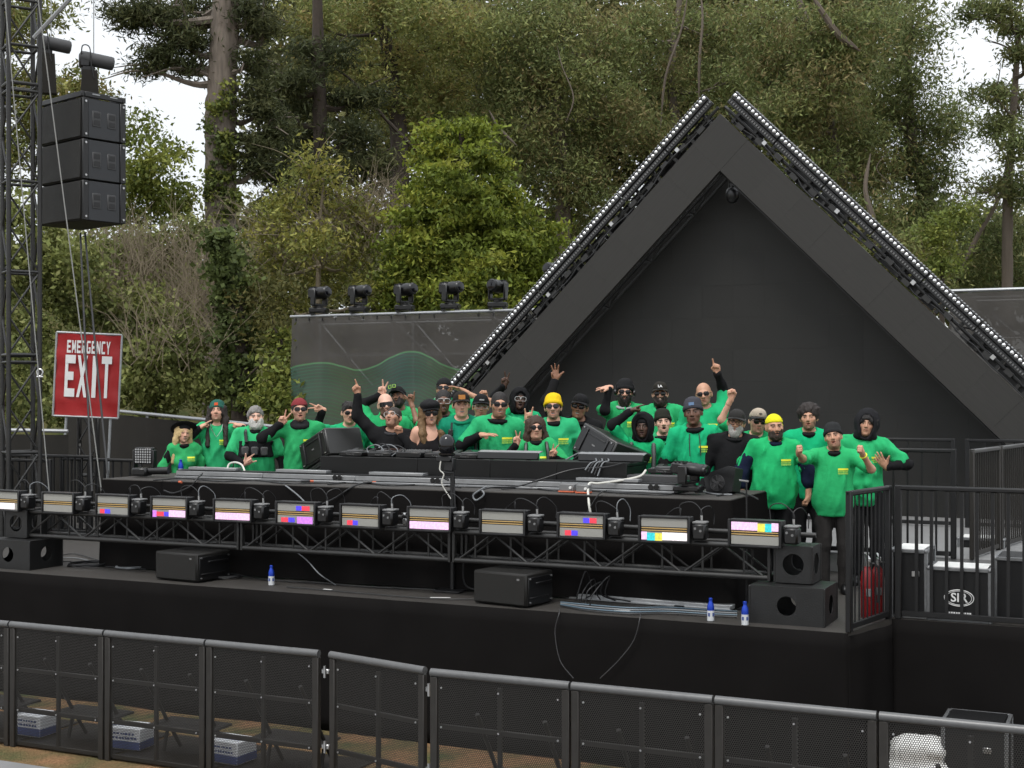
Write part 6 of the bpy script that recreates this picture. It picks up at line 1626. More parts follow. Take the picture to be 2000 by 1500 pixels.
    if glasses:
        gk = glasses[0]; gc = glasses[1] if len(glasses) > 1 else 'glass_lens'
        b = MB(); fr = MB()
        def arc_lens(cx, wdt, hgt, rnd_=False):
            n = 14; pts = []
            for i in range(n):
                a = 2 * math.pi * i / n; ex = 2.0 if rnd_ else 4.5
                ca, sa_ = math.cos(a), math.sin(a); r_ = (abs(ca) ** ex + abs(sa_) ** ex) ** (-1 / ex)
                x = cx + wdt * r_ * ca; z = .004 + hgt * r_ * sa_; pts.append((x, -.1085 + 1.9 * x * x * .9, z))
            return pts
        if gk == 'visor':
            pts = []; n = 12
            for i in range(n + 1):
                x = -.068 + .136 * i / n; pts.append((x, -.112 + 5.5 * x * x, .026)); pts.append((x, -.112 + 5.5 * x * x, -.020 + (.008 if abs(x) < .015 else 0)))
            vv = [hp_(p) for p in pts]; b.add(vv, [[2 * i, 2 * i + 1, 2 * i + 3, 2 * i + 2] for i in range(n)])
        else:
            wd, hg = {'square': (.027, .0185), 'round': (.026, .024), 'big': (.030, .024), 'thin': (.025, .015)}[gk]
            for sx in (-1, 1):
                pts = arc_lens(sx * .0325, wd, hg, gk == 'round'); vv = [hp_(p) for p in pts]; c0 = hp_((sx * .0325, -.111, .004))
                if gc != 'none': b.add(vv + [c0], [[i, (i + 1) % 14, 14] for i in range(14)])
                fr.tube(vv + vv[:1], .0028, 4, cap=False)
        fr.tube([hp_((-.008, -.110, .008)), hp_((.008, -.110, .008))], .003, 4)
        for sx in (-1, 1): fr.tube([hp_((sx * .062, -.098, .010)), hp_((sx * .078, -.05, .010)), hp_((sx * .082, .015, .008))], .0032, 4)
        g = fr.build('glasses_frame', glasses[2] if len(glasses) > 2 else 'black_plastic', t)
        if b.v: b.build('lenses', gc, t, fix=False)
    PEOPLE.append(t)
    return dict(t=t, up=up_, loc=loc, hp=hp_, sd=t_sd if top else None, arms=arms, LR=LR, on_head=on_head, cloth=cloth, torso=torso, cr=cr, base_head=base_head, S=S, w=w)

def _perp(a):
    q = np.cross(a, [0, 0, 1.0]) if abs(a[2]) < .9 else np.cross(a, [1.0, 0, 0]); q = q / np.linalg.norm(q); return q, np.cross(a, q)

def on_front(sd, pts, off=.004):
    """move points (x, z at torso height) onto the front of a garment"""
    out = []
    for p in pts:
        ys = np.linspace(-.02, -.45, 140); f = sd.at(np.stack([np.full(140, p[0]), ys, np.full(140, p[1])], 1)); i = int(np.argmax(f > 0)); out.append((p[0], min(ys[i], -.09) - off, p[1]))
    return out

def chest_print(t, sd, up_, LR, build):
    """yellow bar with two lines of small lettering marks on the wearer's left chest"""
    c = up_((.088 * build, 0, 1.285))
    cx, cz = c[0], c[2]
    bar = MB(); g = [(cx - .052 + i * .026, z) for i in range(5) for z in (cz + .008, cz + .028)]
    P = on_front(sd, g, .018); bar.add(P, [[2 * i, 2 * i + 2, 2 * i + 3, 2 * i + 1] for i in range(4)]); bar.build('print_bar', 'print_yellow', t, fix=False)
    l = MB(); r = random.Random(3); g = []
    for row, (z1, z0) in enumerate(((cz + .001, cz - .014), (cz - .019, cz - .034))):
        x = cx - .052
        while x < cx + .045:
            wd = r.choice((.009, .011, .007)); g += [(x, z0), (x + wd, z0), (x + wd, z1), (x, z1)]; x += wd + .0045
    P = on_front(sd, g, .018); l.add(P, [[4 * i, 4 * i + 1, 4 * i + 2, 4 * i + 3] for i in range(len(P) // 4)]); o = l.build('print_lettering', 'print_lime', t, fix=False); o['kind'] = 'stuff'
NAVY = (.010, .014, .035)
YEL = (.75, .50, .012)
A = dict
LENS, CLEAR = 'glass_lens', 'none'
# ---- left group
p = person('person in a wide black hat and green shirt at the far left', 357, 846, 14.1, tone='fair', build=.88, female=True, head=(0, .22, .1), yaw=.15,
       hair='long', haircol=(.50, .36, .17), hat=('widebrim', BLACK), smile=True, collar=('crew', BLACK), sleeve='long', sleevecol=BLACK, top='polo', armL=A(w=(-.27, -.10, .93), d=(0, -.2, -1), n=(1, 0, 0)))
p = person('person in a teal beanie pointing both hands at their own head', 424, 805, 14.5, tone='fair', build=.98, head=(-.2, 0, 0), hair='long', haircol=(.02, .013, .01),
       hat=('beanie', (.02, .10, .075), (.02, .10, .075), (.5, .07, .02), .04, .035, .075), sleeve='long', stubble=.35,
       armL=A(w=(391, 836, -.15), pole=(-.75, .1, -.6), pose='gun', d=(.75, 0, .6), n=(.4, 0, -1), thumb=(0, 0, 1)),
       armR=A(w=(473, 832, -.05), pole=(.8, .3, -.9), pose='gun', d=(-1, -.1, .25), n=(0, .3, -1), thumb=(0, 0, 1)))
# chain necklace
b = MB(); b.tube([p['up'](q) for q in ((-.07, -.06, 1.50), (-.055, -.135, 1.42), (0, -.16, 1.34), (.055, -.135, 1.42), (.07, -.06, 1.50))], .004, 5); b.build('necklace', 'bright_steel', p['t'])
p = person('person in a black chest rig over a green tee, fingers spread at the belly', 500, 815, 14.15, tone='pale', build=1.1, fat=.05, head=(-.02, -.14, .12), hair='short', haircol=(.20, .19, .18),
       beard=(.012, .01, (.55, .53, .5)), sleeve='long', mouth=.2, collar=('crew', BLACK), printed=False,
       armL=A(w=(478, 905, -.30), pole=(-1, .2, -.6), pose='horns', d=(.75, -.2, .45), n=(.2, -1, 0), thumb=(0, -.2, 1)))
vest = p['torso'].grow(.038); vest.plane(p['up']((0, 0, 1.36)), (0, 0, 1)).plane(p['up']((0, 0, 1.17)), (0, 0, -1)).plane((0, .02, 0), (0, 1, 0)); p['cloth']('chest_rig', vest, .014, (.014, .014, .016), .008)
b = MB()
for sx in (-1, 1):
    b.tube([p['up'](q) for q in ((sx * .10, -.185, 1.34), (sx * .115, -.13, 1.45), (sx * .11, .02, 1.50), (sx * .10, .16, 1.40))], .020, 6)
b.build('straps', 'black_plastic', p['t'])
b = MB()
for x in (-.11, 0, .11): b.box(p['up']((x, -.225, 1.245)), (.085, .05, .10), .012)
b.build('pouches', 'dark_grey', p['t'])
person('person in a dark red cap, sunglasses and black neck scarf making a peace sign', 585, 801, 14.2, tone='fair', head=(-.1, .02, .0), hair='short', hat=('cap_back', (.20, .03, .035)), glasses=('square', LENS), mouth=.7, stubble=.3,
       sleeve='long', collar=('scarf', (.02, .02, .022)), armL=A(w=(548, 829, -.15), pole=(-1, .1, -1), pose='peace', d=(.42, -.1, 1), n=(.1, -1, 0)))
person('person in sunglasses behind the left speaker holding out a sideways peace sign', 681, 807, 15.0, tone='fair', head=(0, .03, 0), hair='short', glasses=('square', LENS), sleeve='long',
       armL=A(w=(630, 800, -.38), pole=(-.6, 0, -.8), pose='peace', d=(-1, -.1, .12), n=(-.1, -1, 0), thumb=(0, 0, 1)))
# ---- centre
p = person('person in a black jacket with one arm raised, pointing up to the left', 768, 816, 14.2, tone='tan', build=1.05, head=(-.3, -.12, -.45), yaw=-.1, lean=(.0, .08), hair='buzz', haircol=(.03, .022, .018), stubble=.5, mouth=.3,
       glasses=('big', CLEAR, 'clear_frame'), top='jacket', topcol=(.012, .012, .013), printed=False, collar=('shirt', (.05, .05, .055)),
       armL=A(w=(699, 769, -.05), pole=(-.6, .2, -.8), pose='point', d=(-.42, -.1, 1), n=(.2, -1, .1)),
       armR=A(w=(782, 848, -.22), pole=(1, .2, -1), pose='fist', d=(-.2, -.2, 1), n=(-.4, -.9, 0)))
b = MB()
for q in ((-.11, -.20, 1.30), (-.1, -.205, 1.22), (.12, -.2, 1.18), (.05, -.21, 1.12)): b.sphere(p['up'](q), .009, 8, 5)
b.build('snaps', 'bright_steel', p['t'])
person('person in visor sunglasses raising a peace sign behind the one in black jacket', 754, 791, 14.9, tone='pale', head=(-.05, 0, 0), hair=None, beard=(.009, .004, (.10, .05, .03)), stubble=.3, haircol=(.08, .045, .03), glasses=('visor', 'glass_lens'), sleeve='long',
       armL=A(w=(744, 772, .05), pole=(-1, .3, -.6), pose='peace', d=(.15, -.1, 1), n=(0, -1, 0)))
p = person('person in a black cap with lime glasses on it, bare forearm raised', 779, 777, 15.7, tone='brown', head=(-.28, -.12, -.25), hair='short', hat=('cap', BLACK), beard=(.007, .004, (.015, .01, .008)), mouth=.6,
       armR=A(w=(803, 786, -.2), pole=(.3, 0, -1), pose='hang', d=(.1, -.1, 1), n=(-.3, -1, 0), bare=True))
g = MB()
for sx in (-1, 1): g.tube([p['hp'](q) for q in ((sx * .04 - .03, -.10, .10), (sx * .045 - .03, -.10, .135), (sx * .01 - .03, -.10, .14), (sx * .01 - .03, -.10, .105), (sx * .04 - .03, -.10, .10))], .004, 5)
g.build('glasses_on_cap', 'print_lime', p['t'])
p = person('person in a black newsboy cap, sunglasses and black tank top', 841, 807, 14.2, tone='fair', build=.88, female=True, head=(0, -.03, 0), hair='wavy', haircol=(.17, .10, .045), hat=('flatcap', BLACK), glasses=('big', LENS), smile=True, mouth=.7,
       top='tank', topcol=(.011, .010, .011), printed=False)
person('person in a black brimless cap and sunglasses at the back, hand at the temple', 867, 760, 16.2, tone='tan', head=(-.12, 0, 0), hair='short', hat=('cap_back', BLACK), glasses=('square', LENS), beard=(.006, 0, (.03, .02, .015)),
       armR=A(w=(904, 763, -.1), pole=(1, 0, -.7), pose='open', d=(-1, -.1, .35), n=(-.2, -.3, -1), thumb=(0, -1, 0), bare=True))
person('person in clear glasses and black collar behind the newsboy cap', 866, 784, 15.3, tone='dark', head=(0, .03, 0), hair='buzz', glasses=('big', CLEAR, 'clear_frame'), collar=('hood', BLACK), smile=True, mouth=.4)
p = person('person in a tan-patched cap and teal polo with a radio strap', 901, 791, 14.35, tone='fair', head=(0, .03, 0), hair='short', haircol=(.06, .035, .02), smile=True, mouth=.5,
       hat=('cap', (.022, .019, .017), (.022, .019, .017), (.42, .18, .05), .065, .042, .078), top='polo', topcol=(.010, .225, .125), collar=('shirt', (.010, .21, .115)))
b = MB(); b.tube([p['up'](q) for q in ((-.10, -.12, 1.46), (-.11, -.165, 1.35), (-.10, -.185, 1.2))], .012, 6); b.box(p['up']((-.115, -.175, 1.36)), (.05, .04, .075), .01)
b.tube([p['up'](q) for q in ((.12, -.11, 1.46), (.135, -.16, 1.3), (.13, -.17, 1.1))], .017, 6); b.build('radio_strap', 'black_plastic', p['t'])
person('person in a black cap and clear glasses with a thumb raised behind', 939, 795, 15.2, tone='tan', head=(0, .05, 0), hair='short', hat=('cap', BLACK, BLACK, (.3, .3, .3), .05, .014, .075), glasses=('square', CLEAR, 'clear_frame'), stubble=.25, collar=('crew', BLACK),
       armR=A(w=(948, 779, .12), pole=(1, .4, -.4), pose='thumb', d=(-.35, -.1, 1), n=(.2, -1, 0), bare=True))
p = person('bareheaded person in sunglasses, green tee over black hoodie, throwing a sideways sign', 975, 790, 14.45, tone='tan', build=1.08, fat=.01, head=(0, .06, 0), hair='buzz', glasses=('square', LENS), mouth=.5, smile=True, stubble=.4, sleeve='hoodie', collar=('hood', BLACK),
       armL=A(w=(938, 850, -.25), pole=(-1, .1, -.9), pose='three', d=(1, -.25, .05), n=(.1, .2, -1), thumb=(0, 0, 1)),
       armR=A(w=(1010, 905, -.1), pole=(1, .3, -.4), pose='relaxed', d=(-.6, -.4, -.4), n=(0, 0, -1)))
person('person in a black hood and clear glasses holding up a peace sign', 1015, 782, 15.7, tone='deep', build=1.05, head=(-.16, .05, .1), hair='buzz', hood=BLACK, glasses=('big', CLEAR, 'clear_frame'), mouth=1.0, sleeve='hoodie',
       armL=A(w=(985, 753, -.1), pole=(-.5, .8, -.6), pose='peace', d=(.06, -.1, 1), n=(.1, -1, 0)))
p = person('person in a bright yellow beanie and sunglasses, one bare forearm up', 1080, 796, 15.0, tone='fair', build=1.05, head=(-.05, .06, 0), hair='short', hat=('beanie', YEL), glasses=('square', LENS), smile=True, mouth=.8, stubble=.35, collar=('crew', BLACK),
       armL=A(w=(1031, 824, -.2), pole=(-1, .1, -.7), pose='horns', d=(.08, -.1, 1), n=(.2, -1, 0), bare=True))
p = person('short person in round sunglasses and backpack straps showing two peace signs', 1046, 835, 14.15, tone='fair', build=.98, fat=.03, female=True, head=(-.02, -.03, 0), hair='bob', haircol=(.045, .024, .014), glasses=('round', LENS), smile=False, sleeve='long', collar=('crew', BLACK),
       armL=A(w=(1009, 868, -.2), pole=(-1, .1, -1), pose='peace', d=(-.05, -.1, 1), n=(.1, -1, 0)),
       armR=A(w=(1078, 892, -.28), pole=(1, .2, -1), pose='peace', d=(.45, -.2, .9), n=(0, -1, 0)))
b = MB()
for sx in (-1, 1): b.tube([p['up'](q) for q in ((sx * .12, .08, 1.45), (sx * .115, -.08, 1.46), (sx * .125, -.17, 1.36), (sx * .13, -.185, 1.2))], .022, 6)
b.build('backpack_straps', 'black_plastic', p['t'])
person('person in a black cap and black hoodie behind the right speaker, arm raised high', 1131, 795, 15.3, tone='brown', head=(0, .08, 0), hair='short', hat=('cap', BLACK), glasses=('thin', LENS), smile=True, mouth=.4, collar=('hood', BLACK), top='hoodie_top', topcol=BLACK, printed=False,
       armL=A(w=(1085, 742, .1), pole=(-1, 0, -.2), pose='three', d=(-.1, -.1, 1), n=(0, -1, 0)))
p = person('person in a black beanie with a headset, forearm raised and hand drooping', 1220, 766, 16.1, tone='fair', build=1.12, fat=.02, head=(0, .03, 0), hair='short', hat=('beanie', BLACK), glasses=('square', LENS), beard=(.013, .05, (.016, .012, .010)), sleeve='long', collar=('shirt', (.35, .36, .36)),
       armL=A(w=(1190, 757, -.30), pole=(-.2, -.3, -1), pose='horns', d=(-1, -.2, -.1), n=(-.1, .2, -1), thumb=(0, -1, 0)))
b = MB(); b.tube([p['hp'](q) for q in ((-.10, .01, .0), (-.095, .01, .07), (-.05, .01, .125), (.05, .01, .125), (.095, .01, .07), (.10, .01, .0))], .009, 6)
for sx in (-1, 1): b.lathe([(.02, -.012), (.036, -.008), (.036, .010), (.02, .016)], 14, Matrix.Rotation(math.radians(90), 3, 'Y'), p['hp']((sx * .10, .01, -.005)))
b.tube([p['hp'](q) for q in ((.1, -.02, -.02), (.08, -.09, -.06), (.03, -.125, -.065))], .004, 5); b.build('headset', 'black_plastic', p['t'])
p = person('person in a dark cap with a white emblem and sunglasses at the back', 1289, 770, 16.2, tone='fair', build=1.1, fat=.02, hair='short', hat=('cap', (.024, .022, .018), (.024, .022, .018)), glasses=('square', LENS), beard=(.010, .006, (.022, .014, .010)), collar=('crew', BLACK), smile=True)
LA_CAP = p
p = person('person in a black hood over a beanie pointing sideways, backpack straps on', 1256, 833, 14.35, tone='deep', build=.95, head=(0, -.04, 0), hair=None, hat=('beanie', BLACK), hood=BLACK, mouth=.3, sleeve='hoodie',
       armL=A(w=(1233, 803, -.12), pole=(-1, .1, -.8), pose='point', d=(.9, -.1, .42), n=(.2, -.5, -1), thumb=(0, 0, 1)))
b = MB()
for sx in (-1, 1): b.tube([p['up'](q) for q in ((sx * .12, .08, 1.44), (sx * .12, -.08, 1.45), (sx * .125, -.155, 1.34), (sx * .13, -.165, 1.05))], .024, 6)
b.build('backpack_straps', 'dark_grey', p['t'])
person('person in a dark olive beanie, mouth open, behind the hooded one with backpack', 1295, 825, 14.9, tone='pale', build=.95, head=(0, .0, -.05), hair='short', hat=('beanie', (.016, .017, .012)), mouth=.9, collar=('hood', BLACK))
p = person('tall person in a grey beanie with black hoodie strings over the green tee', 1354, 806, 14.25, tone='dark', build=1.0, head=(-.04, -.05, 0), hair='buzz', hat=('beanie', (.045, .045, .055), (.045, .045, .055), (.10, .16, .26), .05, .028, .08), collar=('hood', BLACK), extras=('strings',), sleeve='hoodie')
person('bareheaded person in sunglasses at the back raising one finger high', 1376, 770, 16.0, tone='tan', head=(0, -.05, 0), hair=None, glasses=('square', LENS), stubble=.3, haircol=(.05, .04, .03), sleeve='long',
       armR=A(w=(1401, 728, -.05), pole=(.35, 1, -.3), pose='point', d=(-.12, -.1, 1), n=(-.4, -1, 0)))
# ---- right group
p = person('person in a dark cap and glasses, black hoodie with a white skull print', 1437, 826, 14.3, tone='tan', build=1.08, head=(0, .02, 0), hair='short', haircol=(.12, .11, .10), hat=('cap', (.03, .029, .028)), glasses=('square', CLEAR, 'black_plastic'), beard=(.010, .018, (.40, .38, .36)),
       top='hoodie_top', topcol=(.012, .012, .013), printed=False, collar=('hood', (.012, .012, .013)), mouth=.3)
sk = MB(); c = p['up']((.125, 0, 1.25)); P = []
for (x, z) in [(.034 * math.cos(a) * (1 if math.sin(a) > -.3 else .7), .058 * math.sin(a)) for a in [2 * math.pi * i / 16 for i in range(16)]]: P.append((c[0] + x, c[2] + z))
P = on_front(p['sd'], P + [(c[0], c[2])], .028); sk.add(P, [[i, (i + 1) % 16, 16] for i in range(16)]); sk.build('skull_print', 'print_white', p['t'], fix=False)
sk = MB()
for (x, z, a, b_) in ((-.011, .012, .008, .009), (.011, .012, .008, .009), (0, -.006, .004, .006), (0, -.026, .014, .003)):
    Q = on_front(p['sd'], [(c[0] + x + a * math.cos(q), c[2] + z + b_ * math.sin(q)) for q in [2 * math.pi * i / 8 for i in range(8)]], .0305); sk.add(Q, [list(range(8))])
sk.build('skull_sockets', 'black_plastic', p['t'], fix=False)
person('person in a pale cap with dark brim and sunglasses, fist raised', 1479, 823, 14.95, tone='fair', build=1.05, fat=.02, head=(0, .1, .1), hair='short', hat=('cap', (.40, .34, .27), (.03, .03, .03), (.05, .04, .04), .03, .012, .085), glasses=('square', LENS), stubble=.3,
       armL=A(w=(1428, 778, -.1), pole=(-.5, .2, -1), pose='fist', d=(.0, -.1, 1), n=(.2, -1, 0), bare=True))
p = person('person in a yellow bandana, green tee over navy sleeves', 1513, 834, 14.15, tone='tan', build=1.15, fat=.035, yaw=.12, head=(-.03, -.04, 0), hair='buzz', hat=('bandana', (.72, .66, .015)), smile=True, mouth=.5, stubble=.55, beard=(.005, .004, (.03, .018, .012)), collar=('crew', NAVY), sleeve=None,
       armR=A(w=(.33, -.06, .93), pole=(1, .3, 0), pose='fist', d=(-.25, -.2, -1), n=(-1, 0, 0), bare=True), armL=A(w=(-.33, -.02, .92), pole=(-1, .4, 0), d=(0, -.2, -1), n=(1, 0, 0)))
for a in p['arms']:
    sv = Sdf().cone(a['sh'] + (a['el'] - a['sh']) * .45, a['el'], .074, .078, k=.03).cone(a['el'], a['el'] + (a['wr'] - a['el']) * .42, .078, .072, k=.03); p['cloth']('sleeve', sv, .014, NAVY, .012)
person('bareheaded person behind the yellow bandana, lips parted, black collar under green tee', 1580, 816, 15.0, tone='tan', build=1.08, head=(-.02, -.03, -.05), hair='afro', haircol=(.018, .012, .010), mouth=.4, stubble=.5, collar=('crew', BLACK))
p = person('person in a charcoal beanie at the front holding both fists out', 1629, 837, 14.0, tone='tan', build=1.12, fat=.02, head=(-.1, -.12, -.1), hair='buzz', hat=('beanie', (.018, .019, .02)), mouth=.5, stubble=.4, collar=('crew', BLACK), h=1.70,
       armL=A(w=(1560, 886, -.42), pole=(-.8, .3, -1), pose='fist', d=(-.05, -.75, .6), n=(.9, 0, .2), thumb=(0, 0, 1), bare=True),
       armR=A(w=(1684, 886, -.42), pole=(.8, .3, -1), pose='fist', d=(-.12, -.75, .6), n=(-.9, 0, .2), thumb=(0, 0, 1), bare=True), trousers=(.028, .026, .025))
a = p['arms'][1]; b = MB(); q = a['wr'] + (a['el'] - a['wr']) * .12; dx = (a['el'] - a['wr']) / np.linalg.norm(a['el'] - a['wr']); e1, e2 = _perp(dx)
b.tube([q + (e1 * math.cos(x) + e2 * math.sin(x)) * .036 for x in [2 * math.pi * i / 16 for i in range(17)]], .006, 6, cap=False); b.build('wristband', 'print_yellow', p['t'])
p = person('person in a black hood with a spread hand at the chest, far right', 1692, 828, 14.75, tone='tan', build=1.02, head=(-.03, .0, -.05), hair='curly', haircol=(.012, .010, .010), hood=(.016, .016, .018), sleeve='long',
       armR=A(w=(1730, 912, -.22), pole=(1, .1, -.7), pose='open', d=(-.55, -.25, .75), n=(.35, .9, 0), thumb=(-.2, 0, 1)))
# white LA emblem on the cap at the back
M = Matrix.Rotation(math.radians(72), 4, 'X'); M.translation = LA_CAP['hp']((0, -.105, .082)); text_mesh('cap_emblem', 'LA', .042, 'print_white', LA_CAP['t'], .001, .004, M)
# ------------------------------------------------------------------ decks on the desk (lettered)
for (u, lab) in ((682, 'black dj player at the left end of the desk'), (738, 'black dj player, second from the left on the desk'), (850, 'black dj player right of the mixer'), (906, 'black dj player behind the camera post, rightmost of the row')): player(u, lab)
s = onD(795, 890, 13.35)[0]; t = sthing('dj_mixer', 'black mixer with knobs in the middle of the row of players', 'mixer', s, 13.36, DTZ)
b = MB(); b.box((0, .20, .035), (.32, .38, .06), .008); b.build('case', 'black_plastic', t); b = MB()
for i in range(6):
    for j in range(5): b.cyl((-.125 + i * .05, .12 + j * .05, .063), (-.125 + i * .05, .12 + j * .05, .085), .010, 8)
b.build('knobs', 'grey_plastic', t)['kind'] = 'stuff'
player(1290, 'black dj player on the side shelf right of the desk', zz=TZ + .168)
# ------------------------------------------------------------------ railings, cases, extinguishers on the right
def railing(P0, P1, lab, h=1.2, zb=0.0, nb=None, name='railing', mat='black_paint', gap=.105, post=.03, bar=.011, group=None, top_mat=None, cat='railing'):
    a = Vector(P0); c = Vector(P1); L = (c - a).xy.length; rz = math.atan2(c.y - a.y, c.x - a.x)
    t = thing(name, lab, cat, a, rz, group)
    for x in (post, L - post): b = MB(); b.box((x, 0, h / 2), (post * 2, post * 1.6, h), .006); b.build('post', mat, t)
    b = MB(); b.box((L / 2, 0, h - .022), (L, .05, .045), .012); b.build('top_rail', top_mat or mat, t)
    b = MB(); b.box((L / 2, 0, .05), (L - post * 4, .035, .05), .005); b.build('bottom_rail', mat, t)
    n = nb or int((L - .1) / gap); dx = (L - post * 4) / (n + 1); pr = None
    for i in range(n):
        if pr is None: b = MB(); b.box((0, 0, h / 2 + .015), (bar * 2, bar * 2, h - .12)); pr = b.build('bar', mat, t, smooth=False); o = pr
        else: o = pr.copy(); link(o); o.parent = t
        o.location = (post * 2 + dx * (i + 1), 0, 0)
    return t
railing(W(SC + .005, FR + .012), W(WING[0] - .02, WING[1] - .02), 'short black railing on the angled stage corner', nb=8, bar=.0055)
railing(W(WING[0] + .02, WING[1] + .014), W(WING[0] + 2.6, WING[1] + .014), 'long black railing along the right stage wing', gap=.135, bar=.014)
s_, D_ = onZ(1868, 1091, RISER); railing(W(s_ - 1.5, D_, RISER), W(s_, D_, RISER), 'black railing at the front edge of the grey riser', gap=.16)
s_, D_ = onD(1866, 1000, 19.3)[0], 19.3; railing(W(s_ - 2.4, D_, RISER), W(s_, D_, RISER), 'far black railing in front of the LED wall, left of two', gap=.2)
s_ = onD(1885, 1000, 19.3)[0]; railing(W(s_, D_, RISER), W(s_ + 2.4, D_, RISER), 'far black railing in front of the LED wall, right of two', gap=.2)
pa, pb = Vector((5.0, 14.86, DECK + RISER)), Vector((6.27, 16.73, DECK + RISER)); dv = (pb - pa)
for i, w_ in enumerate(('nearest of three', 'middle of three', 'farthest of three')): railing(pa + dv * (i * .52), pa + dv * (i * .52 + .5), 'grey steel crowd fence receding on the right riser, ' + w_, nb=10, mat='barrier_frame', bar=.008, name='steel_fence', top_mat='barrier_alu', group='steel crowd fences at the right')
def flight_case(u, v, w, d, h, lab, rz=0.0, logo=False, white_top=False, z=0.0, u_left=True):
    s, D_ = onZ(u, v, z); t = sthing('flight_case', lab, 'flight case', s + w / 2, D_ + d / 2, z + .002, rz)
    b = MB(); b.box((0, 0, h / 2), (w, d, h), .004); b.build('shell', 'case_black', t)
    b = MB(); e = .016
    for sx in (-1, 1):
        for sy in (-1, 1): b.box((sx * (w / 2), sy * (d / 2), h / 2), (e * 2, e * 2, h + .006), .005)
        for sz in (0, 1): b.box((sx * w / 2, 0, sz * h), (e * 2 - .002, d, e * 2), .004)
    for sy in (-1, 1):
        for sz in (0, 1): b.box((0, sy * d / 2, sz * h), (w, e * 2 - .002, e * 2), .004)
    b.build('edging', 'case_edge', t)
    b = MB()
    for sx in (-1, 1):
        for sz in (0, 1): b.sphere((sx * w / 2, -d / 2, sz * h), .024, 10, 6)
    b.build('corner', 'case_edge', t)
    b = MB(); b.box((0, 0, h + .012), (w - .05, d - .05, .014), .003); b.build('lid_panel', 'white_paint' if white_top else 'case_black', t)
    b = MB(); b.box((w * .2, -d / 2 - .006, h * .66), (.07, .012, .05), .004); 
    if not logo: b.build('latch', 'bright_steel', t)
    if logo:
        Mx = Matrix.Translation((0, -d / 2 - .004, h * .45)) @ Matrix.Rotation(math.radians(90), 4, 'X')
        text_mesh('lettering', 'SIR', .11, 'print_white', t, .002, .0008, Mx)
        b = MB()
        for r_, th in ((.125, .004), (.107, .0025)): b.tube([(r_ * math.cos(a), -d / 2 - .003, h * .45 + r_ * .58 * math.sin(a)) for a in [2 * math.pi * k / 36 for k in range(37)]], th, 4, cap=False)
        b.build('oval_emblem', 'print_white', t)
        b = MB(); r_ = random.Random(5)
        for zz, w2 in ((.16, .2), (.12, .15)):
            x = -w2 / 2
            while x < w2 / 2: q = r_.uniform(.008, .016); b.box((x, -d / 2 - .003, h * zz), (q, .002, .014)); x += q + .006
        b.build('small_lettering', 'print_white', t)['kind'] = 'stuff'
    return t
flight_case(1742, 1204, .30, .5, .60, 'tall black flight case with a pale lid behind the short railing', white_top=True)
flight_case(1814, 1210, .52, .42, .46, 'flight case with a white oval emblem behind the long railing', logo=True, white_top=True)
flight_case(1944, 1214, .6, .5, .56, 'plain black flight case at the right edge behind the long railing')
flight_case(1872, 1105, .5, .4, .32, 'low pale-lidded flight case behind the emblem case', white_top=True)
def extinguisher(u, v, lab, h=.46):
    s, D_ = onZ(u, v, 0); t = sthing('fire_extinguisher', lab, 'fire extinguisher', s, D_, .002, .4, 'fire extinguishers')
    b = MB(); b.lathe([(.055, 0), (.06, .01), (.06, h * .78), (.05, h * .9), (.03, h * .97), (.025, h)], 18); b.build('cylinder', 'extinguisher_red', t)
    b = MB(); b.cyl((0, 0, h), (0, 0, h + .05), .02, 10); b.box((0, -.03, h + .06), (.025, .12, .02), .004); b.box((0, -.04, h + .09), (.02, .13, .012), .003, Matrix.Rotation(.25, 3, 'X')); b.build('valve', 'bright_steel', t)
    b = MB(); b.tube(spline([(0, .02, h + .03), (.09, 0, h), (.1, -.02, h * .6), (.085, -.03, h * .3)], 6), .011, 6); b.build('hose', 'cable_black', t)
    b = MB(); b.box((0, -.058, h * .5), (.05, .008, .07), .003); b.build('label_plate', 'grey_plastic', t)
extinguisher(1694, 1206, 'red fire extinguisher behind the short railing, left of two'); extinguisher(1714, 1203, 'red fire extinguisher behind the short railing, right of two')

# ------------------------------------------------------------------ crowd barriers with perforated sheets
def perf_mat():
    m = bpy.data.materials.new('perforated_sheet'); m.use_nodes = True; n, l = m.node_tree.nodes, m.node_tree.links
    b = n['Principled BSDF']; b.inputs['Base Color'].default_value = (.024, .022, .0195, 1); b.inputs['Roughness'].default_value = .5; b.inputs['Metallic'].default_value = .2
    tc = n.new('ShaderNodeTexCoord'); sp = n.new('ShaderNodeSeparateXYZ'); l.new(tc.outputs['Object'], sp.inputs[0])
    def m_(op, a, c=None):
        k = n.new('ShaderNodeMath'); k.operation = op
        for i, q in enumerate((a, c)):
            if q is None: continue
            if isinstance(q, (int, float)): k.inputs[i].default_value = q
            else: l.new(q, k.inputs[i])
        return k.outputs[0]
    P = .0165; Q = P * .866
    row = m_('FLOOR', m_('DIVIDE', sp.outputs['Z'], Q)); odd = m_('MODULO', row, 2.0)
    x = m_('ADD', m_('DIVIDE', sp.outputs['X'], P), m_('MULTIPLY', m_('ABSOLUTE', odd), .5))
    fx = m_('MULTIPLY', m_('SUBTRACT', m_('SUBTRACT', x, m_('FLOOR', x)), .5), P)
    fz = m_('MULTIPLY', m_('SUBTRACT', m_('SUBTRACT', m_('DIVIDE', sp.outputs['Z'], Q), row), .5), Q)
    d2 = m_('ADD', m_('MULTIPLY', fx, fx), m_('MULTIPLY', fz, fz))
    hole = m_('LESS_THAN', d2, .0061 ** 2)
    tr = n.new('ShaderNodeBsdfTransparent'); ms = n.new('ShaderNodeMixShader'); l.new(hole, ms.inputs[0]); l.new(b.outputs[0], ms.inputs[1]); l.new(tr.outputs[0], ms.inputs[2])
    l.new(ms.outputs[0], n['Material Output'].inputs['Surface']); return m
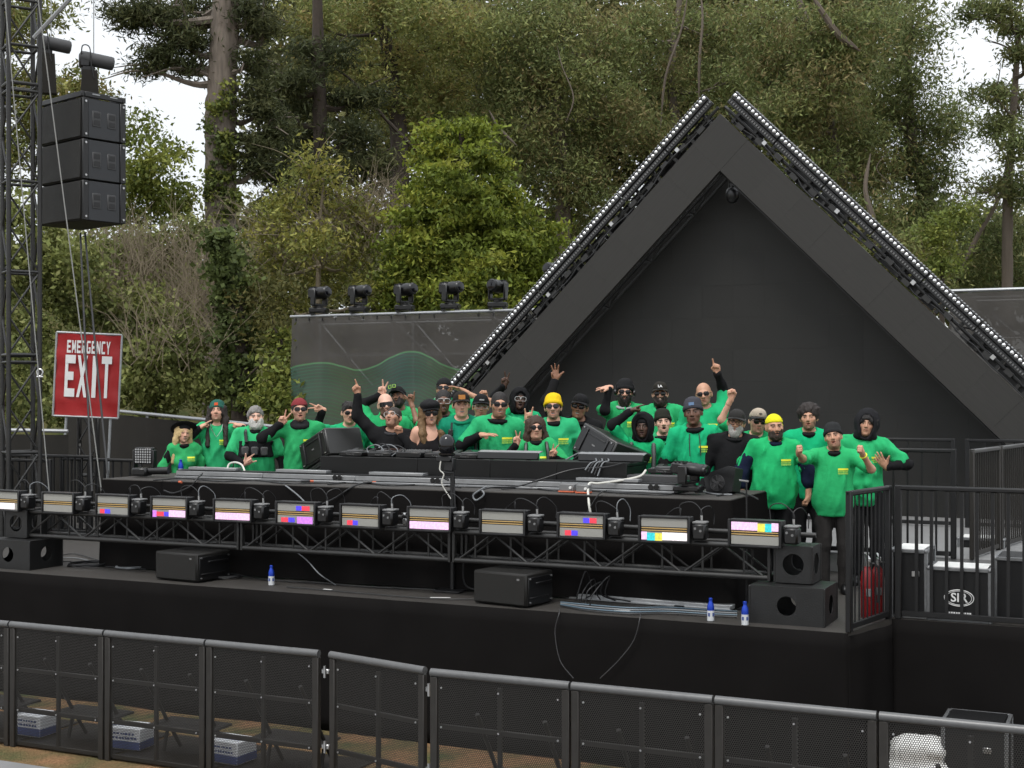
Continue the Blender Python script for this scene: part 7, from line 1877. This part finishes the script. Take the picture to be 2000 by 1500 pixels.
PERF = perf_mat()
def barrier(s0, D0, s1, D1, lab, gate=False, h=1.2):
    a, c = W(s0, D0, -DECK), W(s1, D1, -DECK); L = (c - a).length; rz = math.atan2(c.y - a.y, c.x - a.x)
    t = thing('crowd_barrier', lab, 'barrier', a, rz, 'crowd barriers along the pit')
    b = MB(); b.cyl((.006, 0, h - .03), (L - .006, 0, h - .03), .032, 14); b.build('top_rail', 'barrier_alu', t)
    for x in (.035, L - .035): b = MB(); b.box((x, .005, (h - .06) / 2), (.062, .05, h - .06), .006); b.build('post', 'barrier_frame', t)
    for z in (h * .62, h * .30, .04): b = MB(); b.box((L / 2, .02, z), (L - .134, .03, .04), .004); b.build('crossbar', 'barrier_frame', t)
    b = MB(); b.box((L / 2, .024, h * .47), (.035, .034, h * .88), .004); b.build('mullion', 'barrier_frame', t)
    b = MB(); b.add([(.066, -.004, .03), (L - .066, -.004, .03), (L - .066, -.004, h - .06), (.066, -.004, h - .06)], [[0, 1, 2, 3]]); b.build('perforated_sheet', PERF, t, smooth=False, fix=False)
    b = MB()
    for x in (.1, L * .5, L - .1):
        for z in (h * .88, h * .62, h * .3): b.cyl((x, -.006, z), (x, -.012, z), .008, 8)
    b.build('bolts', 'bright_steel', t)['kind'] = 'stuff'
    if not gate:
        b = MB(); b.box((L * .56, .42, .30), (L * .62, .34, .025), .006); b.build('step', 'barrier_frame', t)
        for x in (L * .32, L * .8): b = MB(); b.cyl((x, .06, .86), (x, .62, .03), .018, 8); b.build('strut', 'barrier_frame', t); b = MB(); b.cyl((x, .45, .29), (x, .38, .03), .018, 8); b.build('step_leg', 'barrier_frame', t)
        b = MB(); b.box((L / 2, .5, .015), (L - .06, .95, .012), .003); b.build('floor_plate', 'barrier_frame', t)
    return t
BL, BR_ = 9.85, 9.57
uL = [-175, 20, 205, 403, 625]; sL = [onD(u, 1240, BL)[0] for u in uL]
for i in range(4): barrier(sL[i] + .004, BL, sL[i + 1] - .004, BL, 'perforated crowd barrier left of the gate, %s from it' % ORD[3 - i])
sg0, sg1 = onD(645, 1275, 9.85)[0], onD(831, 1303, 9.6)[0]
barrier(sg0, 9.85, sg1, 9.6, 'narrow slanting gate panel between the two runs of barriers', gate=True)
for (s_, D_, lab) in ((sg0 - .055, 9.87, 'left'), (sg1 + .03, 9.62, 'right')):
    t = sthing('gate_hinge', 'steel hinge brackets on the %s side of the gate' % lab, 'hinge', s_, D_, -DECK); b = MB()
    for z in (1.02, .38): b.box((0, 0, z), (.075, .03, .04), .005); b.cyl((0, -.02, z - .05), (0, -.02, z + .05), .012, 8)
    b.build('bracket', 'bright_steel', t)
uR = [840, 1115, 1395, 1715, 2085]; sR = [onD(u, 1340, BR_)[0] for u in uR]
for i in range(4): barrier(sR[i] + .004, BR_, sR[i + 1] - .004, BR_, 'perforated crowd barrier right of the gate, %s from it' % ORD[i])
# cartons of drinks on the grass behind the barriers
def carton(u, v, lab, rz=0.0, w=.43, d=.28, h=.20):
    D_ = 10.24; s = onD(u, v, D_)[0]; t = sthing('drinks_carton', lab, 'carton', s, D_, -DECK + .035, rz, 'drinks cartons on the grass')
    b = MB(); b.box((0, 0, h / 2), (w, d, h), .006); b.build('box', 'carton', t)
    b = MB(); b.box((0, -d / 2 - .0015, h * .22), (w - .004, .003, h * .36)); b.box((w / 2 + .0015, 0, h * .22), (.003, d - .004, h * .36)); b.build('blue_band', 'carton_blue', t)
    b = MB(); r_ = random.Random(int(u))
    for row in range(2):
        x = -w * .4
        while x < w * .4: q = r_.uniform(.012, .03); b.box((x, -d / 2 - .002, h * (.55 + .2 * row)), (q, .003, .018)); b.box((x, -.04 + .08 * row, h + .001), (q, .03, .003)); x += q + .012
    b.build('printed_marks', 'carton_blue', t)['kind'] = 'stuff'
carton(66, 1462, 'white drinks carton behind the leftmost full barrier'); carton(252, 1480, 'white drinks carton behind the second barrier from the gate', .1); carton(446, 1500, 'white drinks carton behind the barrier next to the gate', -.05)
# ice bag and small case behind the right barriers
s, D_ = onZ(1790, 1560, -DECK + .0); t = sthing('ice_bag', 'large white bag of ice behind the right-hand barrier', 'ice bag', s, D_ + .15, -DECK + .03)
sd_ = Sdf().cone((-.13, 0, .12), (.15, 0, .12), .16, .16, k=.05).cone((-.1, 0, .33), (.12, 0, .36), .13, .12, k=.08).cone((.3, .1, .1), (.34, .1, .3), .13, .11, k=.03).plane((0, 0, .0), (0, 0, -1))
V_, F_ = mesh_sdf(sd_, .018); V_ = wrinkle(V_, F_, .014, 3); fast_mesh('bag', V_, F_, 'white_paint', t)
t = flight_case(1842, 1560, .5, .42, .62, 'small rack case with metal edges behind the right-hand barrier', z=-DECK)
t.location.z += .03

# ------------------------------------------------------------------ left: truss tower, hanging speakers, exit sign, fences
def lattice_tower(name, lab, corner, w, z0, z1, rz, step=.62, r=.032, mat='truss_black'):
    t = thing(name, lab, 'truss tower', corner, rz); C_ = [(0, 0), (w, 0), (w, w), (0, w)]
    for x, y in C_: b = MB(); b.cyl((x, y, z0), (x, y, z1), r, 10); b.build('chord', mat, t)
    z = z0 + .1; k = 0
    while z < z1 - .1:
        for i in range(4):
            a, c = C_[i], C_[(i + 1) % 4]
            if k % 2 == 0 or k % 5 == 3: b = MB(); b.cyl((*a, z), (*c, z), .021, 8); b.build('brace', mat, t)
            if k % 6 == 0: b = MB(); b.cyl((*a, z + .1), (*c, z + .1), .026, 8); b.build('brace', mat, t)
            zz = (z, z + step) if k % 2 else (z + step, z); b = MB(); b.cyl((*a, zz[0]), (*c, zz[1]), .015, 6); b.build('brace', mat, t)
        z += step; k += 1
    return t
p0 = onY(17, 900, 18.6); lattice_tower('truss_tower', 'tall black lattice tower at the left edge of the picture', (p0.x, p0.y, 0), .41, 0.0, 10.2, math.radians(32))
# second dark lattice mast behind the exit sign
p1 = onY(152, 900, 21.5); lattice_tower('truss_mast', 'small dark lattice mast below the exit sign', (p1.x, p1.y, 0), .28, 0, 3.0, math.radians(10), .5, .02)
YS = 19.3
# hanging stack of three subwoofers
cs = onY(158, 442, YS); cs2 = onY(163, 448, YS)
stack_z = cs.z + .05; PXM = F_PX / YS
sub_h = .575; rz_s = math.radians(-62)
corner = onY(160, 446, YS - .3)
def sub(i, z, lab):
    t = thing('hanging_subwoofer', lab, 'speaker', (corner.x, corner.y, z), math.radians(-41), 'subwoofers hanging by the tower')
    w, d, h = 1.12, .70, sub_h         # x: the front (towards left), y: depth along the right-hand side
    # near vertical edge is the origin; faces run to -x (grille side) and +y (side with handles)
    R = Matrix.Rotation(math.radians(0), 3, 'Z')
    b = MB(); b.box((-w / 2, d / 2, h / 2), (w - .02, d - .02, h - .012), .012); b.build('cabinet', 'speaker_paint', t)
    b = MB(); b.box((-w / 2, -.002, h / 2), (w - .05, .02, h - .05), .006); b.build('grille', 'grille', t)
    b = MB()
    for y in (.05, d - .05): b = MB(); b.box((.0, y, h / 2), (.03, .09, h - .02), .006); b.build('rigging_bar', 'black_metal', t)
    b = MB(); b.box((-.004, d / 2, h / 2), (.012, d - .2, h - .03), .004); b.build('lit_side_panel', 'sub_side_lit', t)  # lighter sheet added to paint the lit side of the cabinet
    for y in (.23, .47):
        b = MB(); b.box((.001, y, h / 2), (.02, .14, .22), .012); b.build('handle_plate', 'dark_grey', t)
        b = MB(); b.box((.012, y, h / 2 + .05), (.006, .10, .07), .002); b.box((.012, y, h / 2 - .05), (.006, .10, .07), .002); b.build('handle_recess', 'cable_black', t)
    b = MB()
    for y in (.05, d - .05):
        for zz in (.06, h - .06): b.cyl((.016, y, zz), (.03, y, zz), .016, 8)
    b.build('pins', 'bright_steel', t)
for i, w_ in enumerate(('bottom', 'middle', 'top')): sub(i, stack_z + i * sub_h, '%s black subwoofer of the hanging stack of three' % w_)
zt_s = stack_z + 3 * sub_h
t = thing('flying_frame', 'flat black steel flying frame on top of the hanging subwoofers', 'rigging frame', (corner.x, corner.y, zt_s + .004), math.radians(-41))
for (c_, d_) in (((-.56, .02, .04), (1.12, .05, .07)), ((-.56, .68, .04), (1.12, .05, .07)), ((-.02, .35, .04), (.05, .6, .07)), ((-1.1, .35, .04), (.05, .6, .07)), ((-.56, .35, .045), (.1, .6, .06))): b = MB(); b.box(c_, d_, .005); b.build('beam', 'black_metal', t)
b = MB(); b.box((.0, .22, .05), (.02, .12, .015)); b.box((.0, .5, .05), (.02, .12, .015)); b.build('slots', 'galvanised', t)
def hoist(px, py, Y, lab, hook_to=None):
    c = onY(px, py, Y); t = thing('chain_hoist', lab, 'hoist', c, math.radians(20), 'chain hoists')
    t.scale = (.78, .78, .78); R = Matrix.Rotation(math.radians(98), 3, 'Y')
    b = MB(); b.lathe([(.06, -.32), (.115, -.30), (.125, -.22), (.125, .25), (.115, .29), (.05, .31)], 18, R, (.06, 0, 0)); b.build('motor', 'dark_grey', t)
    b = MB(); b.box((-.16, 0, -.02), (.2, .22, .26), .03); b.box((-.1, 0, -.2), (.24, .2, .18), .03); b.build('gearbox', 'black_metal', t)
    b = MB(); b.prism([(-.2, -.2), (.06, -.2), (.1, -.95), (-.26, -.95)], -.11, .11); b.build('chain_bag', 'mesh_cloth', t)
    b = MB(); b.tube(spline([(-.22, -.1, .05), (-.2, -.15, .22), (-.08, -.14, .2), (-.05, -.13, -.1), (.0, -.12, -.35)], 6), .012, 6); b.build('cable', 'cable_black', t)
    b = MB(); b.cyl((.0, 0, .1), (.0, 0, 5.5), .011, 6); b.build('chain', 'galvanised', t)
hoist(183, 118, YS + .25, 'chain hoist above the hanging subwoofers'); hoist(100, 86, YS + .9, 'chain hoist beside the lattice tower')
# outrigger strut and ropes
def rod(name, lab, a, c, r, mat, cat='rope', sag=0.0, group=None):
    a = Vector(a); b = MB(); b.tube([q - a for q in catenary(a, c, sag, 8)] if sag else [Vector((0, 0, 0)), Vector(c) - a], r, 6); o = b.build(name, mat); o.location = a; return tag(o, lab, cat, group)
rod('outrigger_strut', 'bright diagonal tube running up from the lattice tower', onY(66, 74, 18.6), onY(158, -25, 18.4), .03, 'galvanised', 'strut')
rod('guy_rope', 'pale rope from the tower top down past the exit sign', onY(72, -20, 18.0), onY(198, 958, 16.8), .008, 'rope')
rod('guy_rope', 'thin pale rope along the left tower face', onY(8, -20, 17.8), onY(96, 960, 16.4), .007, 'rope')
rod('guy_rope', 'black cable hanging from the subwoofers past the exit sign, left of two', onY(157, 455, 19.4), onY(180, 960, 17.6), .014, 'cable_black', 'cable', .06)
rod('guy_rope', 'black cable hanging from the subwoofers past the exit sign, right of two', onY(166, 455, 19.4), onY(212, 940, 17.4), .014, 'cable_black', 'cable', .06)
t = thing('rope_shackle', 'steel shackle on the thin rope beside the tower', 'shackle', onY(78, 728, 17.0)); b = MB(); b.tube([(.035 * math.cos(a), 0, .045 * math.sin(a)) for a in [2 * math.pi * k / 14 for k in range(15)]], .012, 6, cap=False); b.build('ring', 'bright_steel', t); b = MB(); b.cyl((-.04, 0, -.05), (.04, 0, -.05), .012, 8); b.build('pin', 'bright_steel', t)
# emergency exit sign
YE = 21.0
c0 = onY(171, 733, YE); cw, chh = 122 / F_PX * YE, 160 / F_PX * YE
t = thing('exit_sign', 'red emergency exit banner on a pipe frame at the left', 'sign', (c0.x, YE, c0.z), math.radians(4)); t.rotation_euler = Euler((0, math.radians(2.6), math.radians(4)), 'XYZ')
b = MB(); n_ = 14; V = [((i / n_ - .5) * cw, .012 * math.sin(i * 1.1 + j) + .008 * math.sin(j * 1.7), (j / n_ - .5) * chh) for i in range(n_ + 1) for j in range(n_ + 1)]
b.add(V, [[i * (n_ + 1) + j, (i + 1) * (n_ + 1) + j, (i + 1) * (n_ + 1) + j + 1, i * (n_ + 1) + j + 1] for i in range(n_) for j in range(n_)]); b.build('banner', 'sign_red', t, ang=80)
b = MB(); hx, hz = cw / 2 + .012, chh / 2 + .012
for a, c in (((-hx, 0, -hz), (hx, 0, -hz)), ((hx, 0, -hz), (hx, 0, hz)), ((hx, 0, hz), (-hx, 0, hz)), ((-hx, 0, hz), (-hx, 0, -hz))): b.cyl(a, c, .017, 8)
b.build('pipe_frame', 'galvanised', t)
b = MB(); b.cyl((-hx * .6, .03, -hz), (-hx * .72, .03, -2.6), .022, 8); b.cyl((hx * .75, .03, -hz), (hx * .75, .03, -2.6), .022, 8); b.build('leg', 'galvanised', t)
def block(parent, s, w, h, x0, z0, sx):
    """condensed poster capitals from strokes; s = string, each letter cell w x h"""
    G = {'E': [(0, 0, .3, 1), (0, 0, 1, .2), (0, .4, .85, .6), (0, .8, 1, 1)], 'I': [(.3, 0, .7, 1)], 'T': [(.35, 0, .65, 1), (0, .82, 1, 1)], 'M': [(0, 0, .24, 1), (.76, 0, 1, 1), ('d', .12, 1, .5, .25), ('d', .88, 1, .5, .25)],
         'R': [(0, 0, .3, 1), (0, .82, .85, 1), (0, .42, .85, .6), (.7, .5, 1, .92), ('d', .5, .5, .9, 0)], 'G': [(0, .1, .3, .9), (.1, 0, .9, .18), (.1, .82, .95, 1), (.7, .05, 1, .5), (.5, .36, 1, .5)], 'N': [(0, 0, .26, 1), (.74, 0, 1, 1), ('d', .14, 1, .86, 0)],
         'C': [(0, .1, .3, .9), (.1, 0, .95, .18), (.1, .82, .95, 1)], 'Y': [(.36, 0, .64, .5), ('d', .12, 1, .5, .42), ('d', .88, 1, .5, .42)], 'X': [('d', .14, 1, .86, 0), ('d', .86, 1, .14, 0)]}
    for i, chh_ in enumerate(s):
        b = MB(); ox = x0 + i * sx; lay = 0
        for st in G[chh_]:
            y0 = -.024 - .0012 * lay; lay += 1
            if st[0] == 'd':
                _, ax_, az_, bx_, bz_ = st; tk = .14 * w; b.prism([(ox + ax_ * w - tk, z0 + az_ * h), (ox + ax_ * w + tk, z0 + az_ * h), (ox + bx_ * w + tk, z0 + bz_ * h), (ox + bx_ * w - tk, z0 + bz_ * h)], y0, y0 + .002)
            else: b.prism([(ox + st[0] * w, z0 + st[1] * h), (ox + st[2] * w, z0 + st[1] * h), (ox + st[2] * w, z0 + st[3] * h), (ox + st[0] * w, z0 + st[3] * h)], y0, y0 + .002)
        b.build('letter', 'sign_white', parent, smooth=False)
block(t, 'EMERGENCY', cw * .062, chh * .155, -cw * .335, chh * .265, cw * .077); block(t, 'EXIT', cw * .16, chh * .51, -cw * .35, -chh * .27, cw * .19)
# dark cloth fence behind, with a pipe top
fa, fb = onY(130, 793, 24.0), onY(560, 836, 20.5)
def cloth_fence(a, c, lab, zb, seed, mat='mesh_cloth'):
    L = (c - a).xy.length; rz = math.atan2(c.y - a.y, c.x - a.x); t = thing('cloth_fence', lab, 'fence', (a.x, a.y, 0), rz); n = int(L / .15); V = []
    for i in range(n + 1):
        zt = a.z + (c.z - a.z) * i / n - .06
        for j in range(9): V.append((L * i / n, .03 * math.sin(i * .9 + j * .4) + .015 * math.sin(i * 2.3), zb + (zt - zb) * j / 8))
    b = MB(); b.add(V, [[i * 9 + j, (i + 1) * 9 + j, (i + 1) * 9 + j + 1, i * 9 + j + 1] for i in range(n) for j in range(8)]); b.build('cloth', mat, t, fix=False, ang=80)
    b = MB(); b.cyl((0, .02, a.z), (L, .02, c.z), .028, 8); b.build('top_pipe', 'galvanised', t)
    for i in range(int(L / 2.2) + 1): x = min(L, i * 2.2); b = MB(); b.cyl((x, .06, 0), (x, .06, a.z + (c.z - a.z) * x / L), .024, 8); b.build('post', 'galvanised', t)
cloth_fence(fa, fb, 'dark cloth fence with a pipe along its top behind the left end of the table', -.0, 1)
cloth_fence(onY(-120, 838, 20.5), onY(132, 842, 20.5), 'dark cloth fence behind the lattice tower', 0, 2)
# railings on the left side of the stage
def rail_px(u0, v0, u1, v1, z, lab, **k): a, c = onZ(u0, v0, z), onZ(u1, v1, z); return railing(W(*a), W(*c), lab, **k)
s_, D_ = onD(100, 950, 14.4)[0], 14.4
railing(W(s_ - 2.4, D_), W(s_, D_), 'black railing at the left edge, nearer of two', gap=.14, h=1.12); railing(W(s_ - 2.4, D_ + .7), W(s_ + .1, D_ + .7), 'black railing at the left edge, farther of two', gap=.14, h=1.15)
s_ = onD(118, 950, 15.3)[0]; railing(W(s_, 15.3), W(s_ + 1.5, 15.3), 'black railing behind the left end of the table', gap=.16, h=1.1)
